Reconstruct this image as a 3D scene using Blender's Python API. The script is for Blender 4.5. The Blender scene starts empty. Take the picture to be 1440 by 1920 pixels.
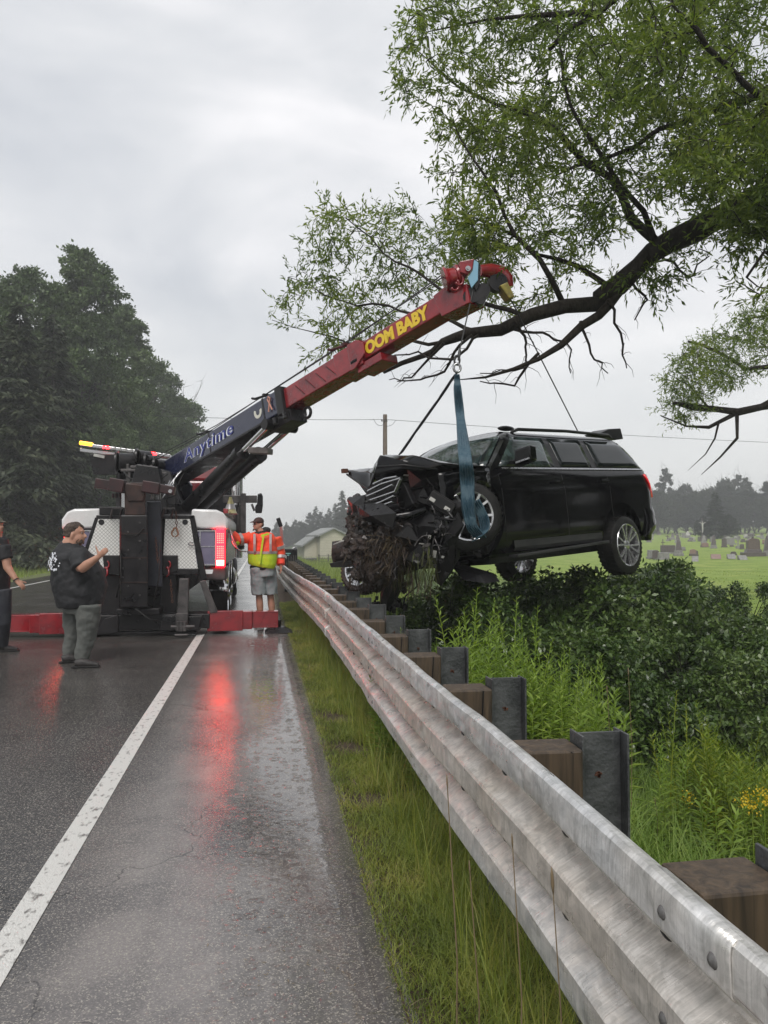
import bpy, math, random
import numpy as np
from mathutils import Vector, Matrix, noise
from mathutils.kdtree import KDTree

SC = bpy.context.scene
COL = SC.collection
R = math.radians
V = Vector
random.seed(7)
RNG = np.random.default_rng(7)

# ------------------------------------------------------------------ camera
EYE, FPX = 1.55, 1440.0
cam_d = bpy.data.cameras.new('camera')
cam = bpy.data.objects.new('camera', cam_d)
COL.objects.link(cam)
cam.location = (0, 0, EYE)
cam.rotation_euler = (R(90 + 1.99), 0, R(-9.15))
cam_d.sensor_fit = 'VERTICAL'
cam_d.sensor_height = 36.0
cam_d.lens = 36.0 * FPX / 1920.0
cam_d.clip_start = 0.05
cam_d.clip_end = 3000
SC.camera = cam
CM = Matrix.Translation(cam.location) @ cam.rotation_euler.to_matrix().to_4x4()
CMI = CM.inverted()

# ------------------------------------------------------------------ sky, sun, exposure
world = bpy.data.worlds.new('World')
SC.world = world
world.use_nodes = True
wn, wl = world.node_tree.nodes, world.node_tree.links
wn.clear()
SUN_EL, SUN_ROT = R(52), R(200)
skyt = wn.new('ShaderNodeTexSky'); skyt.sky_type = 'NISHITA'; skyt.sun_disc = False
skyt.sun_elevation = SUN_EL; skyt.sun_rotation = SUN_ROT; skyt.dust_density = 4
bg1 = wn.new('ShaderNodeBackground'); bg1.inputs['Strength'].default_value = 0.1
wl.new(skyt.outputs[0], bg1.inputs[0])
tc = wn.new('ShaderNodeTexCoord')
mp = wn.new('ShaderNodeMapping'); mp.inputs['Scale'].default_value = (1.0, 1.0, 2.6)
mp.inputs['Location'].default_value = (0.35, 0.2, 0.1)
wl.new(tc.outputs['Generated'], mp.inputs['Vector'])
n1 = wn.new('ShaderNodeTexNoise'); n1.inputs['Scale'].default_value = 2.3
n1.inputs['Detail'].default_value = 5; n1.inputs['Roughness'].default_value = 0.5; n1.inputs['Distortion'].default_value = 0.35
wl.new(mp.outputs[0], n1.inputs['Vector'])
cr = wn.new('ShaderNodeValToRGB')
cr.color_ramp.elements[0].position = 0.36; cr.color_ramp.elements[0].color = (0.485, 0.505, 0.54, 1)
cr.color_ramp.elements[1].position = 0.70; cr.color_ramp.elements[1].color = (0.80, 0.79, 0.80, 1)
e = cr.color_ramp.elements.new(0.52); e.color = (0.61, 0.62, 0.64, 1)
wl.new(n1.outputs['Fac'], cr.inputs[0])
sep = wn.new('ShaderNodeSeparateXYZ'); wl.new(tc.outputs['Generated'], sep.inputs[0])
mr = wn.new('ShaderNodeMapRange'); mr.inputs[1].default_value = 0.0; mr.inputs[2].default_value = 0.33
mr.inputs[3].default_value = 1.0; mr.inputs[4].default_value = 0.0
wl.new(sep.outputs['Z'], mr.inputs[0])
mx = wn.new('ShaderNodeMix'); mx.data_type = 'RGBA'
wl.new(mr.outputs[0], mx.inputs['Factor']); wl.new(cr.outputs[0], mx.inputs['A'])
mx.inputs['B'].default_value = (0.72, 0.725, 0.71, 1)
bg2 = wn.new('ShaderNodeBackground'); bg2.inputs['Strength'].default_value = 1.06
wl.new(mx.outputs['Result'], bg2.inputs[0])
ms = wn.new('ShaderNodeMixShader'); ms.inputs[0].default_value = 0.93
wl.new(bg1.outputs[0], ms.inputs[1]); wl.new(bg2.outputs[0], ms.inputs[2])
wo = wn.new('ShaderNodeOutputWorld'); wl.new(ms.outputs[0], wo.inputs[0])

sun_d = bpy.data.lights.new('sun', 'SUN'); sun_d.energy = 1.5; sun_d.angle = R(25); sun_d.color = (1, 0.97, 0.93)
sun = bpy.data.objects.new('sun', sun_d); COL.objects.link(sun)
sd = V((math.sin(SUN_ROT) * math.cos(SUN_EL), math.cos(SUN_ROT) * math.cos(SUN_EL), math.sin(SUN_EL)))
sun.rotation_euler = sd.to_track_quat('Z', 'Y').to_euler()
SC.view_settings.view_transform = 'Standard'
SC.view_settings.look = 'None'
SC.view_settings.exposure = 0.40
SC.view_settings.gamma = 1.0
SC.view_settings.use_curve_mapping = False

# ------------------------------------------------------------------ helpers
def at(px, py, d):
    return CM @ V(((px - 720) / FPX * d, (960 - py) / FPX * d, -d))
def ray(px, py):
    return at(px, py, 1.0) - CM.translation
def atY(px, py, Y):
    r = ray(px, py); return CM.translation + r * (Y / r.y)
def gnd(px, py, z=0.0):
    r = ray(px, py); return CM.translation + r * ((z - EYE) / r.z)
def proj(p):
    q = CMI @ V(p); return 720 - FPX * q.x / q.z, 960 + FPX * q.y / q.z, -q.z

WM = {}
def tag(o, label=None, cat=None, group=None, kind=None):
    if label: o['label'] = label
    if cat: o['category'] = cat
    if group: o['group'] = group
    if kind: o['kind'] = kind
    return o
def thing(name, label, cat, M4=None, group=None):
    o = bpy.data.objects.new(name, None); COL.objects.link(o)
    o.empty_display_size = 0.2
    if M4 is None: M4 = Matrix.Identity(4)
    elif isinstance(M4, (tuple, Vector)): M4 = Matrix.Translation(M4)
    o.matrix_basis = M4
    WM[o] = M4.copy()
    return tag(o, label, cat, group)
def link_obj(name, me, mat, parent=None, M4=None):
    o = bpy.data.objects.new(name, me); COL.objects.link(o)
    for m in (mat if isinstance(mat, (list, tuple)) else [mat]):
        me.materials.append(m)
    if parent: o.parent = parent; WM[o] = WM[parent] @ (M4 or Matrix.Identity(4))
    else: WM[o] = (M4 or Matrix.Identity(4)).copy()
    if M4 is not None: o.matrix_basis = M4
    return o
def dup(o, M4, label=None, group=None):
    r = o.copy(); COL.objects.link(r); r.matrix_basis = M4; WM[r] = M4.copy()
    if label: r['label'] = label
    if group: r['group'] = group
    for ch in list(o.children):
        c = ch.copy(); COL.objects.link(c); c.parent = r
        for g in ch.children:
            d = g.copy(); COL.objects.link(d); d.parent = c
    return r

class MB:
    """collects faces, links them as one mesh object"""
    def __init__(s, M4=None): s.v = []; s.f = []; s.mi = []; s.m = 0; s.T = M4
    def add(s, vs, fs):
        b = len(s.v)
        if s.T is not None: vs = [s.T @ V(p) for p in vs]
        s.v.extend([tuple(p) for p in vs])
        s.f.extend([tuple(i + b for i in f) for f in fs]); s.mi.extend([s.m] * len(fs)); return s
    def hexa(s, p):
        return s.add(p, [(3, 2, 1, 0), (4, 5, 6, 7), (0, 1, 5, 4), (1, 2, 6, 5), (2, 3, 7, 6), (3, 0, 4, 7)])
    def box(s, c, d, rot=None, taper=1.0):
        c = V(c); hx, hy, hz = d[0] / 2, d[1] / 2, d[2] / 2; p = []
        for z in (-1, 1):
            t = taper if z > 0 else 1
            for x, y in ((-1, -1), (1, -1), (1, 1), (-1, 1)):
                q = V((x * hx * t, y * hy * t, z * hz)); p.append(c + (rot @ q if rot is not None else q))
        return s.hexa(p)
    def b2(s, a, b):
        return s.box([(a[i] + b[i]) / 2 for i in range(3)], [abs(a[i] - b[i]) for i in range(3)])
    def beam(s, a, b, w, h, up=(0, 0, 1)):
        a = V(a); b = V(b); t = (b - a).normalized(); sd_ = t.cross(V(up))
        if sd_.length < 1e-4: sd_ = t.cross(V((1, 0, 0)))
        sd_.normalize(); u = sd_.cross(t)
        p = []
        for c in (a, b):
            for x, y in ((-1, -1), (1, -1), (1, 1), (-1, 1)): p.append(c + sd_ * x * w / 2 + u * y * h / 2)
        return s.hexa(p)
    def prism(s, pts, vec):
        n = len(pts); vec = V(vec); a = [V(p) for p in pts]; b = [p + vec for p in a]
        return s.add(a + b, [tuple(range(n - 1, -1, -1)), tuple(range(n, 2 * n))] + [(i, (i + 1) % n, (i + 1) % n + n, i + n) for i in range(n)])
    def tube(s, pts, rads, n=8, ref=None, rb=None, caps=True):
        pts = [V(p) for p in pts]; k = len(pts)
        if not hasattr(rads, '__len__'): rads = [rads] * k
        if rb is None: rb = rads
        elif not hasattr(rb, '__len__'): rb = [rb] * k
        vs = []; pr = V(ref) if ref is not None else None
        for i in range(k):
            t = (pts[min(i + 1, k - 1)] - pts[max(i - 1, 0)])
            if t.length < 1e-9: t = V((0, 0, 1))
            t.normalize()
            if pr is None: pr = t.orthogonal()
            u = pr - t * pr.dot(t)
            if u.length < 1e-5: u = t.orthogonal()
            u.normalize(); w = t.cross(u)
            if ref is None: pr = u
            for j in range(n):
                a = 2 * math.pi * j / n
                vs.append(pts[i] + u * math.cos(a) * rads[i] + w * math.sin(a) * rb[i])
        fs = [(i * n + j, i * n + (j + 1) % n, (i + 1) * n + (j + 1) % n, (i + 1) * n + j) for i in range(k - 1) for j in range(n)]
        if caps: fs += [tuple(range(n - 1, -1, -1)), tuple((k - 1) * n + j for j in range(n))]
        return s.add(vs, fs)
    def cyl(s, a, b, r0, r1=None, n=14):
        return s.tube([a, b], [r0, r0 if r1 is None else r1], n)
    def lathe(s, c, axis, prof, n=24):
        """prof: (distance along axis, radius) list"""
        c = V(c); axis = V(axis).normalized(); return s.tube([c + axis * (a + i * 1e-6) for i, (a, r) in enumerate(prof)], [r for a, r in prof], n, ref=axis.orthogonal()) if False else s._lathe(c, axis, prof, n)
    def _lathe(s, c, ax, prof, n):
        u = ax.orthogonal().normalized(); w = ax.cross(u); vs = []
        for a, r in prof:
            for j in range(n):
                t = 2 * math.pi * j / n; vs.append(c + ax * a + (u * math.cos(t) + w * math.sin(t)) * r)
        k = len(prof)
        return s.add(vs, [(i * n + j, i * n + (j + 1) % n, (i + 1) * n + (j + 1) % n, (i + 1) * n + j) for i in range(k - 1) for j in range(n)])
    def ell(s, c, r, rot=None, nu=14, nv=9):
        c = V(c); vs = []; r = r if hasattr(r, '__len__') else (r, r, r)
        for i in range(nv + 1):
            ph = math.pi * i / nv
            for j in range(nu):
                th = 2 * math.pi * j / nu
                q = V((r[0] * math.sin(ph) * math.cos(th), r[1] * math.sin(ph) * math.sin(th), r[2] * math.cos(ph)))
                vs.append(c + (rot @ q if rot is not None else q))
        return s.add(vs, [(i * nu + j, (i + 1) * nu + j, (i + 1) * nu + (j + 1) % nu, i * nu + (j + 1) % nu) for i in range(nv) for j in range(nu)])
    def grid(s, rows, thick=0.0, flip=False):
        nr, nc = len(rows), len(rows[0]); vs = [V(p) for r_ in rows for p in r_]
        fs = [(i * nc + j, i * nc + j + 1, (i + 1) * nc + j + 1, (i + 1) * nc + j) for i in range(nr - 1) for j in range(nc - 1)]
        if flip: fs = [f[::-1] for f in fs]
        return s.add(vs, fs)
    def build(s, name, mat, parent=None, smooth=None, bevel=0, label=None, solid=0, rem=0, sub=0, local=False, M4=None):
        me = bpy.data.meshes.new(name)
        vs = s.v
        if parent is not None and not local:
            I = WM[parent].inverted(); vs = [tuple(I @ V(p)) for p in vs]
        if M4 is not None:
            I = M4.inverted(); vs = [tuple(I @ V(p)) for p in vs]
        me.from_pydata(vs, [], s.f)
        o = link_obj(name, me, mat, parent, M4)
        if max(s.mi, default=0) > 0: me.polygons.foreach_set('material_index', s.mi)
        if smooth is not None:
            me.polygons.foreach_set('use_smooth', [True] * len(me.polygons))
            if smooth < 179: me.set_sharp_from_angle(angle=R(smooth))
        me.update()
        if solid:
            m = o.modifiers.new('solid', 'SOLIDIFY'); m.thickness = solid; m.offset = 0
        if bevel:
            m = o.modifiers.new('bevel', 'BEVEL'); m.width = bevel; m.segments = 2; m.limit_method = 'ANGLE'; m.angle_limit = R(35)
        if rem:
            m = o.modifiers.new('rem', 'REMESH'); m.mode = 'VOXEL'; m.voxel_size = rem; m.use_smooth_shade = True
            m = o.modifiers.new('sm', 'SMOOTH'); m.factor = 0.5; m.iterations = 4
        if sub:
            m = o.modifiers.new('sub', 'SUBSURF'); m.levels = sub; m.render_levels = sub
        if label: o['label'] = label
        return o

def spline(pts, k):
    out = []
    for i in range(len(pts) - 1):
        p0, p1, p2, p3 = (V(pts[max(0, i - 1)]), V(pts[i]), V(pts[i + 1]), V(pts[min(len(pts) - 1, i + 2)]))
        for j in range(k):
            t = j / k; out.append(.5 * ((2 * p1) + (-p0 + p2) * t + (2 * p0 - 5 * p1 + 4 * p2 - p3) * t * t + (-p0 + 3 * p1 - 3 * p2 + p3) * t ** 3))
    out.append(V(pts[-1])); return out
def np_obj(name, verts, faces, mat, parent=None, mats=None, kind=None):
    """verts (N,3); faces (F,k) all of one size; fast path"""
    me = bpy.data.meshes.new(name)
    verts = np.ascontiguousarray(verts, dtype=np.float32); faces = np.ascontiguousarray(faces, dtype=np.int32)
    if parent is not None:
        I = np.array(WM[parent].inverted()); verts = (verts @ I[:3, :3].T + I[:3, 3]).astype(np.float32)
    nf, k = faces.shape
    me.vertices.add(len(verts)); me.vertices.foreach_set('co', verts.ravel())
    me.loops.add(nf * k); me.loops.foreach_set('vertex_index', faces.ravel())
    me.polygons.add(nf); me.polygons.foreach_set('loop_start', np.arange(0, nf * k, k, dtype=np.int32))
    me.polygons.foreach_set('loop_total', np.full(nf, k, dtype=np.int32))
    me.update(calc_edges=True)
    o = link_obj(name, me, mat, parent)
    if mats is not None: me.polygons.foreach_set('material_index', np.asarray(mats, dtype=np.int32))
    if kind: o['kind'] = kind
    return o
def nrm(a): return a / np.maximum(np.linalg.norm(a, axis=-1, keepdims=True), 1e-9)
def leaf_quads(P, D, L, W, N=None):
    """diamond leaves: base P, direction D, length L, width W"""
    n = len(P); D = nrm(D)
    if N is None: N = RNG.normal(size=(n, 3)) + np.array([0, 0, .6])
    S = nrm(np.cross(D, N)); N = np.cross(S, D); L = np.broadcast_to(L, (n,))[:, None]; W = np.broadcast_to(W, (n,))[:, None]
    m = P + D * L * .42
    v = np.stack([P, m + S * W * .5 + N * W * .12, P + D * L - N * L * .08, m - S * W * .5 + N * W * .12], 1).reshape(-1, 3)
    return v, np.arange(n * 4).reshape(n, 4)
def rand_dirs(n, up=0.0):
    a = RNG.normal(size=(n, 3)); a[:, 2] += up; return nrm(a)

# ------------------------------------------------------------------ materials
def nm(name):
    m = bpy.data.materials.new(name); m.use_nodes = True
    nt = m.node_tree; b = nt.nodes['Principled BSDF']; return m, nt.nodes, nt.links, b
def rgb(c): return (c[0], c[1], c[2], 1)
def Mt(name, col, rough=.5, metal=0, col2=None, vs=3.0, bump=0, bs=60, emit=None, es=0, coat=0, spec=.5, rv=0, det=4, sc=(1, 1, 1), lo=.35, hi=.65):
    m, N, L, b = nm(name)
    b.inputs['Base Color'].default_value = rgb(col); b.inputs['Roughness'].default_value = rough
    b.inputs['Metallic'].default_value = metal; b.inputs['Coat Weight'].default_value = coat
    b.inputs['Coat Roughness'].default_value = .08; b.inputs['Specular IOR Level'].default_value = spec
    if emit: b.inputs['Emission Color'].default_value = rgb(emit); b.inputs['Emission Strength'].default_value = es
    if col2 or bump or rv:
        t = N.new('ShaderNodeTexCoord'); mp = N.new('ShaderNodeMapping'); mp.inputs['Scale'].default_value = sc
        L.new(t.outputs['Object'], mp.inputs[0])
    if col2 or rv:
        n = N.new('ShaderNodeTexNoise'); n.inputs['Scale'].default_value = vs; n.inputs['Detail'].default_value = det; n.inputs['Roughness'].default_value = .6
        L.new(mp.outputs[0], n.inputs['Vector'])
        if col2:
            r = N.new('ShaderNodeValToRGB'); r.color_ramp.elements[0].position = lo; r.color_ramp.elements[1].position = hi
            r.color_ramp.elements[0].color = rgb(col); r.color_ramp.elements[1].color = rgb(col2)
            L.new(n.outputs['Fac'], r.inputs[0]); L.new(r.outputs[0], b.inputs['Base Color'])
        if rv:
            q = N.new('ShaderNodeMapRange'); q.inputs[1].default_value = .3; q.inputs[2].default_value = .7
            q.inputs[3].default_value = max(.02, rough - rv); q.inputs[4].default_value = rough + rv
            L.new(n.outputs['Fac'], q.inputs[0]); L.new(q.outputs[0], b.inputs['Roughness'])
    if bump:
        n2 = N.new('ShaderNodeTexNoise'); n2.inputs['Scale'].default_value = bs; n2.inputs['Detail'].default_value = 3
        L.new(mp.outputs[0], n2.inputs['Vector'])
        bp = N.new('ShaderNodeBump'); bp.inputs['Strength'].default_value = bump; bp.inputs['Distance'].default_value = .02
        L.new(n2.outputs['Fac'], bp.inputs['Height']); L.new(bp.outputs[0], b.inputs['Normal'])
    return m
def leafm(name, cols, rough=.45, trans=.3, ps=.6, spec=.4):
    """foliage: colour differs leaf by leaf and in broad patches"""
    m, N, L, b = nm(name)
    g = N.new('ShaderNodeNewGeometry'); t = N.new('ShaderNodeTexCoord')
    n = N.new('ShaderNodeTexNoise'); n.inputs['Scale'].default_value = ps; n.inputs['Detail'].default_value = 3
    L.new(g.outputs['Position'], n.inputs['Vector'])
    a = N.new('ShaderNodeMath'); a.operation = 'MULTIPLY_ADD'; a.inputs[1].default_value = .5
    L.new(g.outputs['Random Per Island'], a.inputs[0])
    s2 = N.new('ShaderNodeMath'); s2.operation = 'MULTIPLY_ADD'; s2.inputs[1].default_value = 1.3; s2.inputs[2].default_value = -.4
    L.new(n.outputs['Fac'], s2.inputs[0]); L.new(s2.outputs[0], a.inputs[2])
    r = N.new('ShaderNodeValToRGB'); k = len(cols)
    r.color_ramp.elements[0].color = rgb(cols[0]); r.color_ramp.elements[1].color = rgb(cols[-1])
    for i in range(1, k - 1):
        e_ = r.color_ramp.elements.new(i / (k - 1)); e_.color = rgb(cols[i])
    L.new(a.outputs[0], r.inputs[0]); L.new(r.outputs[0], b.inputs['Base Color'])
    b.inputs['Roughness'].default_value = rough; b.inputs['Specular IOR Level'].default_value = spec
    tr = N.new('ShaderNodeBsdfTranslucent'); hs = N.new('ShaderNodeHueSaturation'); hs.inputs['Value'].default_value = 1.3; hs.inputs['Saturation'].default_value = 1.1
    L.new(r.outputs[0], hs.inputs['Color']); L.new(hs.outputs[0], tr.inputs[0])
    x = N.new('ShaderNodeMixShader'); x.inputs[0].default_value = trans
    L.new(b.outputs[0], x.inputs[1]); L.new(tr.outputs[0], x.inputs[2]); L.new(x.outputs[0], N['Material Output'].inputs[0])
    return m

def road_material():
    m, N, L, b = nm('wet_asphalt')
    g = N.new('ShaderNodeNewGeometry'); sp = N.new('ShaderNodeSeparateXYZ'); L.new(g.outputs['Position'], sp.inputs[0])
    def nz(scale, det=4, dist=0, rgh=.5, vec=None):
        n = N.new('ShaderNodeTexNoise'); n.inputs['Scale'].default_value = scale; n.inputs['Detail'].default_value = det
        n.inputs['Distortion'].default_value = dist; n.inputs['Roughness'].default_value = rgh
        L.new(vec or g.outputs['Position'], n.inputs['Vector']); return n.outputs['Fac']
    def ramp(x, a, c, lo=0.0, hi=1.0):
        q = N.new('ShaderNodeMapRange'); q.inputs[1].default_value = a; q.inputs[2].default_value = c
        q.inputs[3].default_value = lo; q.inputs[4].default_value = hi; L.new(x, q.inputs[0]); return q.outputs[0]
    def mth(op, x, y, z=None):
        q = N.new('ShaderNodeMath'); q.operation = op
        for i, w in enumerate((x, y, z)):
            if w is None: continue
            if isinstance(w, (int, float)): q.inputs[i].default_value = w
            else: L.new(w, q.inputs[i])
        return q.outputs[0]
    # aggregate: stone chips of differing tone in a dark binder
    vor = N.new('ShaderNodeTexVoronoi'); vor.inputs['Scale'].default_value = 210; L.new(g.outputs['Position'], vor.inputs['Vector'])
    bw = N.new('ShaderNodeSeparateColor'); L.new(vor.outputs['Color'], bw.inputs[0])
    chip = mth('MULTIPLY', ramp(bw.outputs[0], .70, .97), ramp(nz(60, 2), .36, .52))
    col = N.new('ShaderNodeMix'); col.data_type = 'RGBA'; L.new(chip, col.inputs['Factor'])
    base = N.new('ShaderNodeValToRGB'); base.color_ramp.elements[0].color = (.022, .021, .022, 1); base.color_ramp.elements[1].color = (.066, .061, .059, 1)
    base.color_ramp.elements[0].position = .3; base.color_ramp.elements[1].position = .75
    L.new(nz(1.3, 6, .4, .65), base.inputs[0])
    sh = N.new('ShaderNodeMix'); sh.data_type = 'RGBA'; sh.inputs['A'].default_value = (1, 1, 1, 1); sh.inputs['B'].default_value = (3.3, 3.2, 3.1, 1)  # lighter shoulder: sky sheen of the wet asphalt put into the base colour
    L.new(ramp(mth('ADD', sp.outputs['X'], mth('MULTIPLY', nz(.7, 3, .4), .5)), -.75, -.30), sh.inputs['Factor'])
    tmap = N.new('ShaderNodeMapping'); tmap.inputs['Scale'].default_value = (2.6, .10, 1); L.new(g.outputs['Position'], tmap.inputs[0])
    trk = mth('MULTIPLY', ramp(nz(1.0, 5, .5, .55, tmap.outputs[0]), .3, .7, .62, 1.25), ramp(nz(75, 4, 0, .7), .3, .7, .75, 1.25))
    vc_ = N.new('ShaderNodeTexVoronoi'); vc_.feature = 'DISTANCE_TO_EDGE'; vc_.inputs['Scale'].default_value = .42; vc_.inputs['Randomness'].default_value = 1
    wv = N.new('ShaderNodeVectorMath'); wv.operation = 'MULTIPLY_ADD'; wv.inputs[1].default_value = (.35, .35, 0); nn_ = N.new('ShaderNodeTexNoise'); nn_.inputs['Scale'].default_value = 5; L.new(g.outputs['Position'], nn_.inputs['Vector'])
    L.new(nn_.outputs['Color'], wv.inputs[0]); L.new(g.outputs['Position'], wv.inputs[2]); L.new(wv.outputs[0], vc_.inputs['Vector'])
    crk = ramp(vc_.outputs['Distance'], .0, .004, .35, 1.0)
    trk = mth('MULTIPLY', trk, mth('MAXIMUM', crk, ramp(nz(.35, 2), .50, .56)))
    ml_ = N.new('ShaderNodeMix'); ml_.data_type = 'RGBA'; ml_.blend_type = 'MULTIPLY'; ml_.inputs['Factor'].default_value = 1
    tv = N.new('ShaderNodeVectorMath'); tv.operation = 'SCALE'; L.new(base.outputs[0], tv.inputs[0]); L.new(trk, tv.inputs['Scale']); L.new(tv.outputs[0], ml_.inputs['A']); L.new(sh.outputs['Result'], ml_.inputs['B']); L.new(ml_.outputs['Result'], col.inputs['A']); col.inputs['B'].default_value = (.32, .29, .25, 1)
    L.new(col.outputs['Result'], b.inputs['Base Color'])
    # how much standing water: deep along the right edge, in broad patches on the shoulder
    e1 = ramp(mth('ADD', sp.outputs['X'], mth('MULTIPLY', nz(.8, 4, .6), .55)), -.04, .26)
    e2 = ramp(mth('ADD', sp.outputs['X'], mth('MULTIPLY', nz(.45, 4, 1.0), 1.9)), .45, 1.0)
    wet = mth('MAXIMUM', e1, mth('MULTIPLY', e2, .55))
    grain = ramp(wet, 0, 1, 1.0, .12)
    rg = ramp(wet, 0, 1, .13, .04)
    rg2 = mth('ADD', rg, mth('MULTIPLY', ramp(nz(.6, 3, .5), .35, .65), mth('MULTIPLY', ramp(wet, 0, .6, 1, 0), .09)))
    L.new(rg2, b.inputs['Roughness'])
    # rings where raindrops fall
    hs = None
    for sc_, sd_ in ((11.0, 0.0), (8.3, 3.7), (15.5, 9.1)):
        mpp = N.new('ShaderNodeMapping'); mpp.inputs['Location'].default_value = (sd_, sd_ * 1.7, 0); mpp.inputs['Scale'].default_value = (1, 1, 0)
        L.new(g.outputs['Position'], mpp.inputs[0])
        v2 = N.new('ShaderNodeTexVoronoi'); v2.inputs['Scale'].default_value = sc_; v2.voronoi_dimensions = '2D'; L.new(mpp.outputs[0], v2.inputs['Vector'])
        c2 = N.new('ShaderNodeSeparateColor'); L.new(v2.outputs['Color'], c2.inputs[0])
        rr = mth('MULTIPLY_ADD', c2.outputs[1], .22, .08)       # ring radius differs drop by drop
        dd = mth('SUBTRACT', v2.outputs['Distance'], rr)
        env = ramp(mth('ABSOLUTE', dd, 0), 0, .12, 1, 0)
        w = mth('MULTIPLY', mth('SINE', mth('MULTIPLY', dd, 95), 0), env)
        w = mth('MULTIPLY', w, ramp(c2.outputs[0], .45, .55))
        w = mth('MULTIPLY', w, 1.0 / sc_)
        hs = w if hs is None else mth('ADD', hs, w)
    rip = mth('MULTIPLY', hs, mth('MULTIPLY', wet, .0042))
    wave = mth('MULTIPLY', nz(16, 3, .8), mth('MULTIPLY', wet, .0014))
    gr = mth('MULTIPLY', mth('ADD', nz(140, 2), mth('MULTIPLY', nz(45, 3), 1.2)), mth('MULTIPLY', grain, .0013))
    h = mth('ADD', mth('ADD', rip, wave), gr)
    bp = N.new('ShaderNodeBump'); bp.inputs['Strength'].default_value = 1; bp.inputs['Distance'].default_value = 1.0
    L.new(h, bp.inputs['Height']); L.new(bp.outputs[0], b.inputs['Normal'])
    b.inputs['IOR'].default_value = 1.45; b.inputs['Specular IOR Level'].default_value = .8
    return m
def galv_material():
    m, N, L, b = nm('galvanised_steel')
    t = N.new('ShaderNodeTexCoord')
    mp = N.new('ShaderNodeMapping'); mp.inputs['Scale'].default_value = (40, 19, 40); L.new(t.outputs['Object'], mp.inputs[0])
    nd = N.new('ShaderNodeTexNoise'); nd.inputs['Scale'].default_value = 1.2; nd.inputs['Detail'].default_value = 4; L.new(mp.outputs[0], nd.inputs['Vector'])
    ad = N.new('ShaderNodeVectorMath'); ad.operation = 'MULTIPLY_ADD'; ad.inputs[1].default_value = (1.3, 1.3, 1.3)
    L.new(nd.outputs['Color'], ad.inputs[0]); L.new(mp.outputs[0], ad.inputs[2])
    v = N.new('ShaderNodeTexVoronoi'); v.feature = 'SMOOTH_F1'; v.inputs['Smoothness'].default_value = .35; v.inputs['Scale'].default_value = 1.0; L.new(ad.outputs[0], v.inputs['Vector'])
    sc_ = N.new('ShaderNodeSeparateColor'); L.new(v.outputs['Color'], sc_.inputs[0])
    # cross-hatched handling marks
    m2 = N.new('ShaderNodeMapping'); m2.inputs['Scale'].default_value = (10, 160, 10); L.new(t.outputs['Object'], m2.inputs[0])
    n2 = N.new('ShaderNodeTexNoise'); n2.inputs['Scale'].default_value = 1.0; n2.inputs['Detail'].default_value = 3; L.new(m2.outputs[0], n2.inputs['Vector'])
    n3 = N.new('ShaderNodeTexNoise'); n3.inputs['Scale'].default_value = 3.0; n3.inputs['Detail'].default_value = 5; L.new(t.outputs['Object'], n3.inputs['Vector'])
    f1 = N.new('ShaderNodeMath'); f1.operation = 'MULTIPLY_ADD'; f1.inputs[1].default_value = .12; L.new(sc_.outputs[0], f1.inputs[0])
    n4 = N.new('ShaderNodeTexNoise'); n4.inputs['Scale'].default_value = 11; n4.inputs['Detail'].default_value = 7; n4.inputs['Roughness'].default_value = .68; n4.inputs['Distortion'].default_value = 1.2; L.new(t.outputs['Object'], n4.inputs['Vector'])
    f2 = N.new('ShaderNodeMath'); f2.operation = 'MULTIPLY'; f2.inputs[1].default_value = .28; L.new(n2.outputs['Fac'], f2.inputs[0])
    f4 = N.new('ShaderNodeMath'); f4.operation = 'MULTIPLY_ADD'; f4.inputs[1].default_value = .74; L.new(n4.outputs['Fac'], f4.inputs[0]); L.new(f2.outputs[0], f4.inputs[2]); L.new(f4.outputs[0], f1.inputs[2])
    r = N.new('ShaderNodeValToRGB'); r.color_ramp.elements[0].position = .40; r.color_ramp.elements[1].position = .72
    r.color_ramp.elements[0].color = (.40, .41, .41, 1); r.color_ramp.elements[1].color = (.82, .83, .84, 1)
    L.new(f1.outputs[0], r.inputs[0])
    br = N.new('ShaderNodeMix'); br.data_type = 'RGBA'; br.blend_type = 'MULTIPLY'
    r3 = N.new('ShaderNodeValToRGB'); r3.color_ramp.elements[0].position = .38; r3.color_ramp.elements[1].position = .62
    r3.color_ramp.elements[0].color = (1, 1, 1, 1); r3.color_ramp.elements[1].color = (.97, .93, .88, 1)
    L.new(n3.outputs['Fac'], r3.inputs[0]); br.inputs['Factor'].default_value = 1
    # brown tint graded by height, strongest round the middle ridge
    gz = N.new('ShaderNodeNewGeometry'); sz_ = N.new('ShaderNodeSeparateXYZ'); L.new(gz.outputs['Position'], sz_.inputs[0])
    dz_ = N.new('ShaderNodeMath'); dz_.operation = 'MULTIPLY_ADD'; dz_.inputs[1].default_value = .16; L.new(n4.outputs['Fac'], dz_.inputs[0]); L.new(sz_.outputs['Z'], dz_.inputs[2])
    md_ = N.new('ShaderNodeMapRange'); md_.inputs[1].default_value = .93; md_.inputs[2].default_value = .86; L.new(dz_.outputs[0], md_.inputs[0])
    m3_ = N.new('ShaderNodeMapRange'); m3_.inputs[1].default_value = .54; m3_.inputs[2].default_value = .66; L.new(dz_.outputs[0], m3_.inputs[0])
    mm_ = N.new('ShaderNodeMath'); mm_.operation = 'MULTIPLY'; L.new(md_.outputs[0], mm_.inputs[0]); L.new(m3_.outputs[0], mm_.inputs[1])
    m4_ = N.new('ShaderNodeMath'); m4_.operation = 'MULTIPLY'; m4_.inputs[1].default_value = .8; L.new(mm_.outputs[0], m4_.inputs[0])
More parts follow.
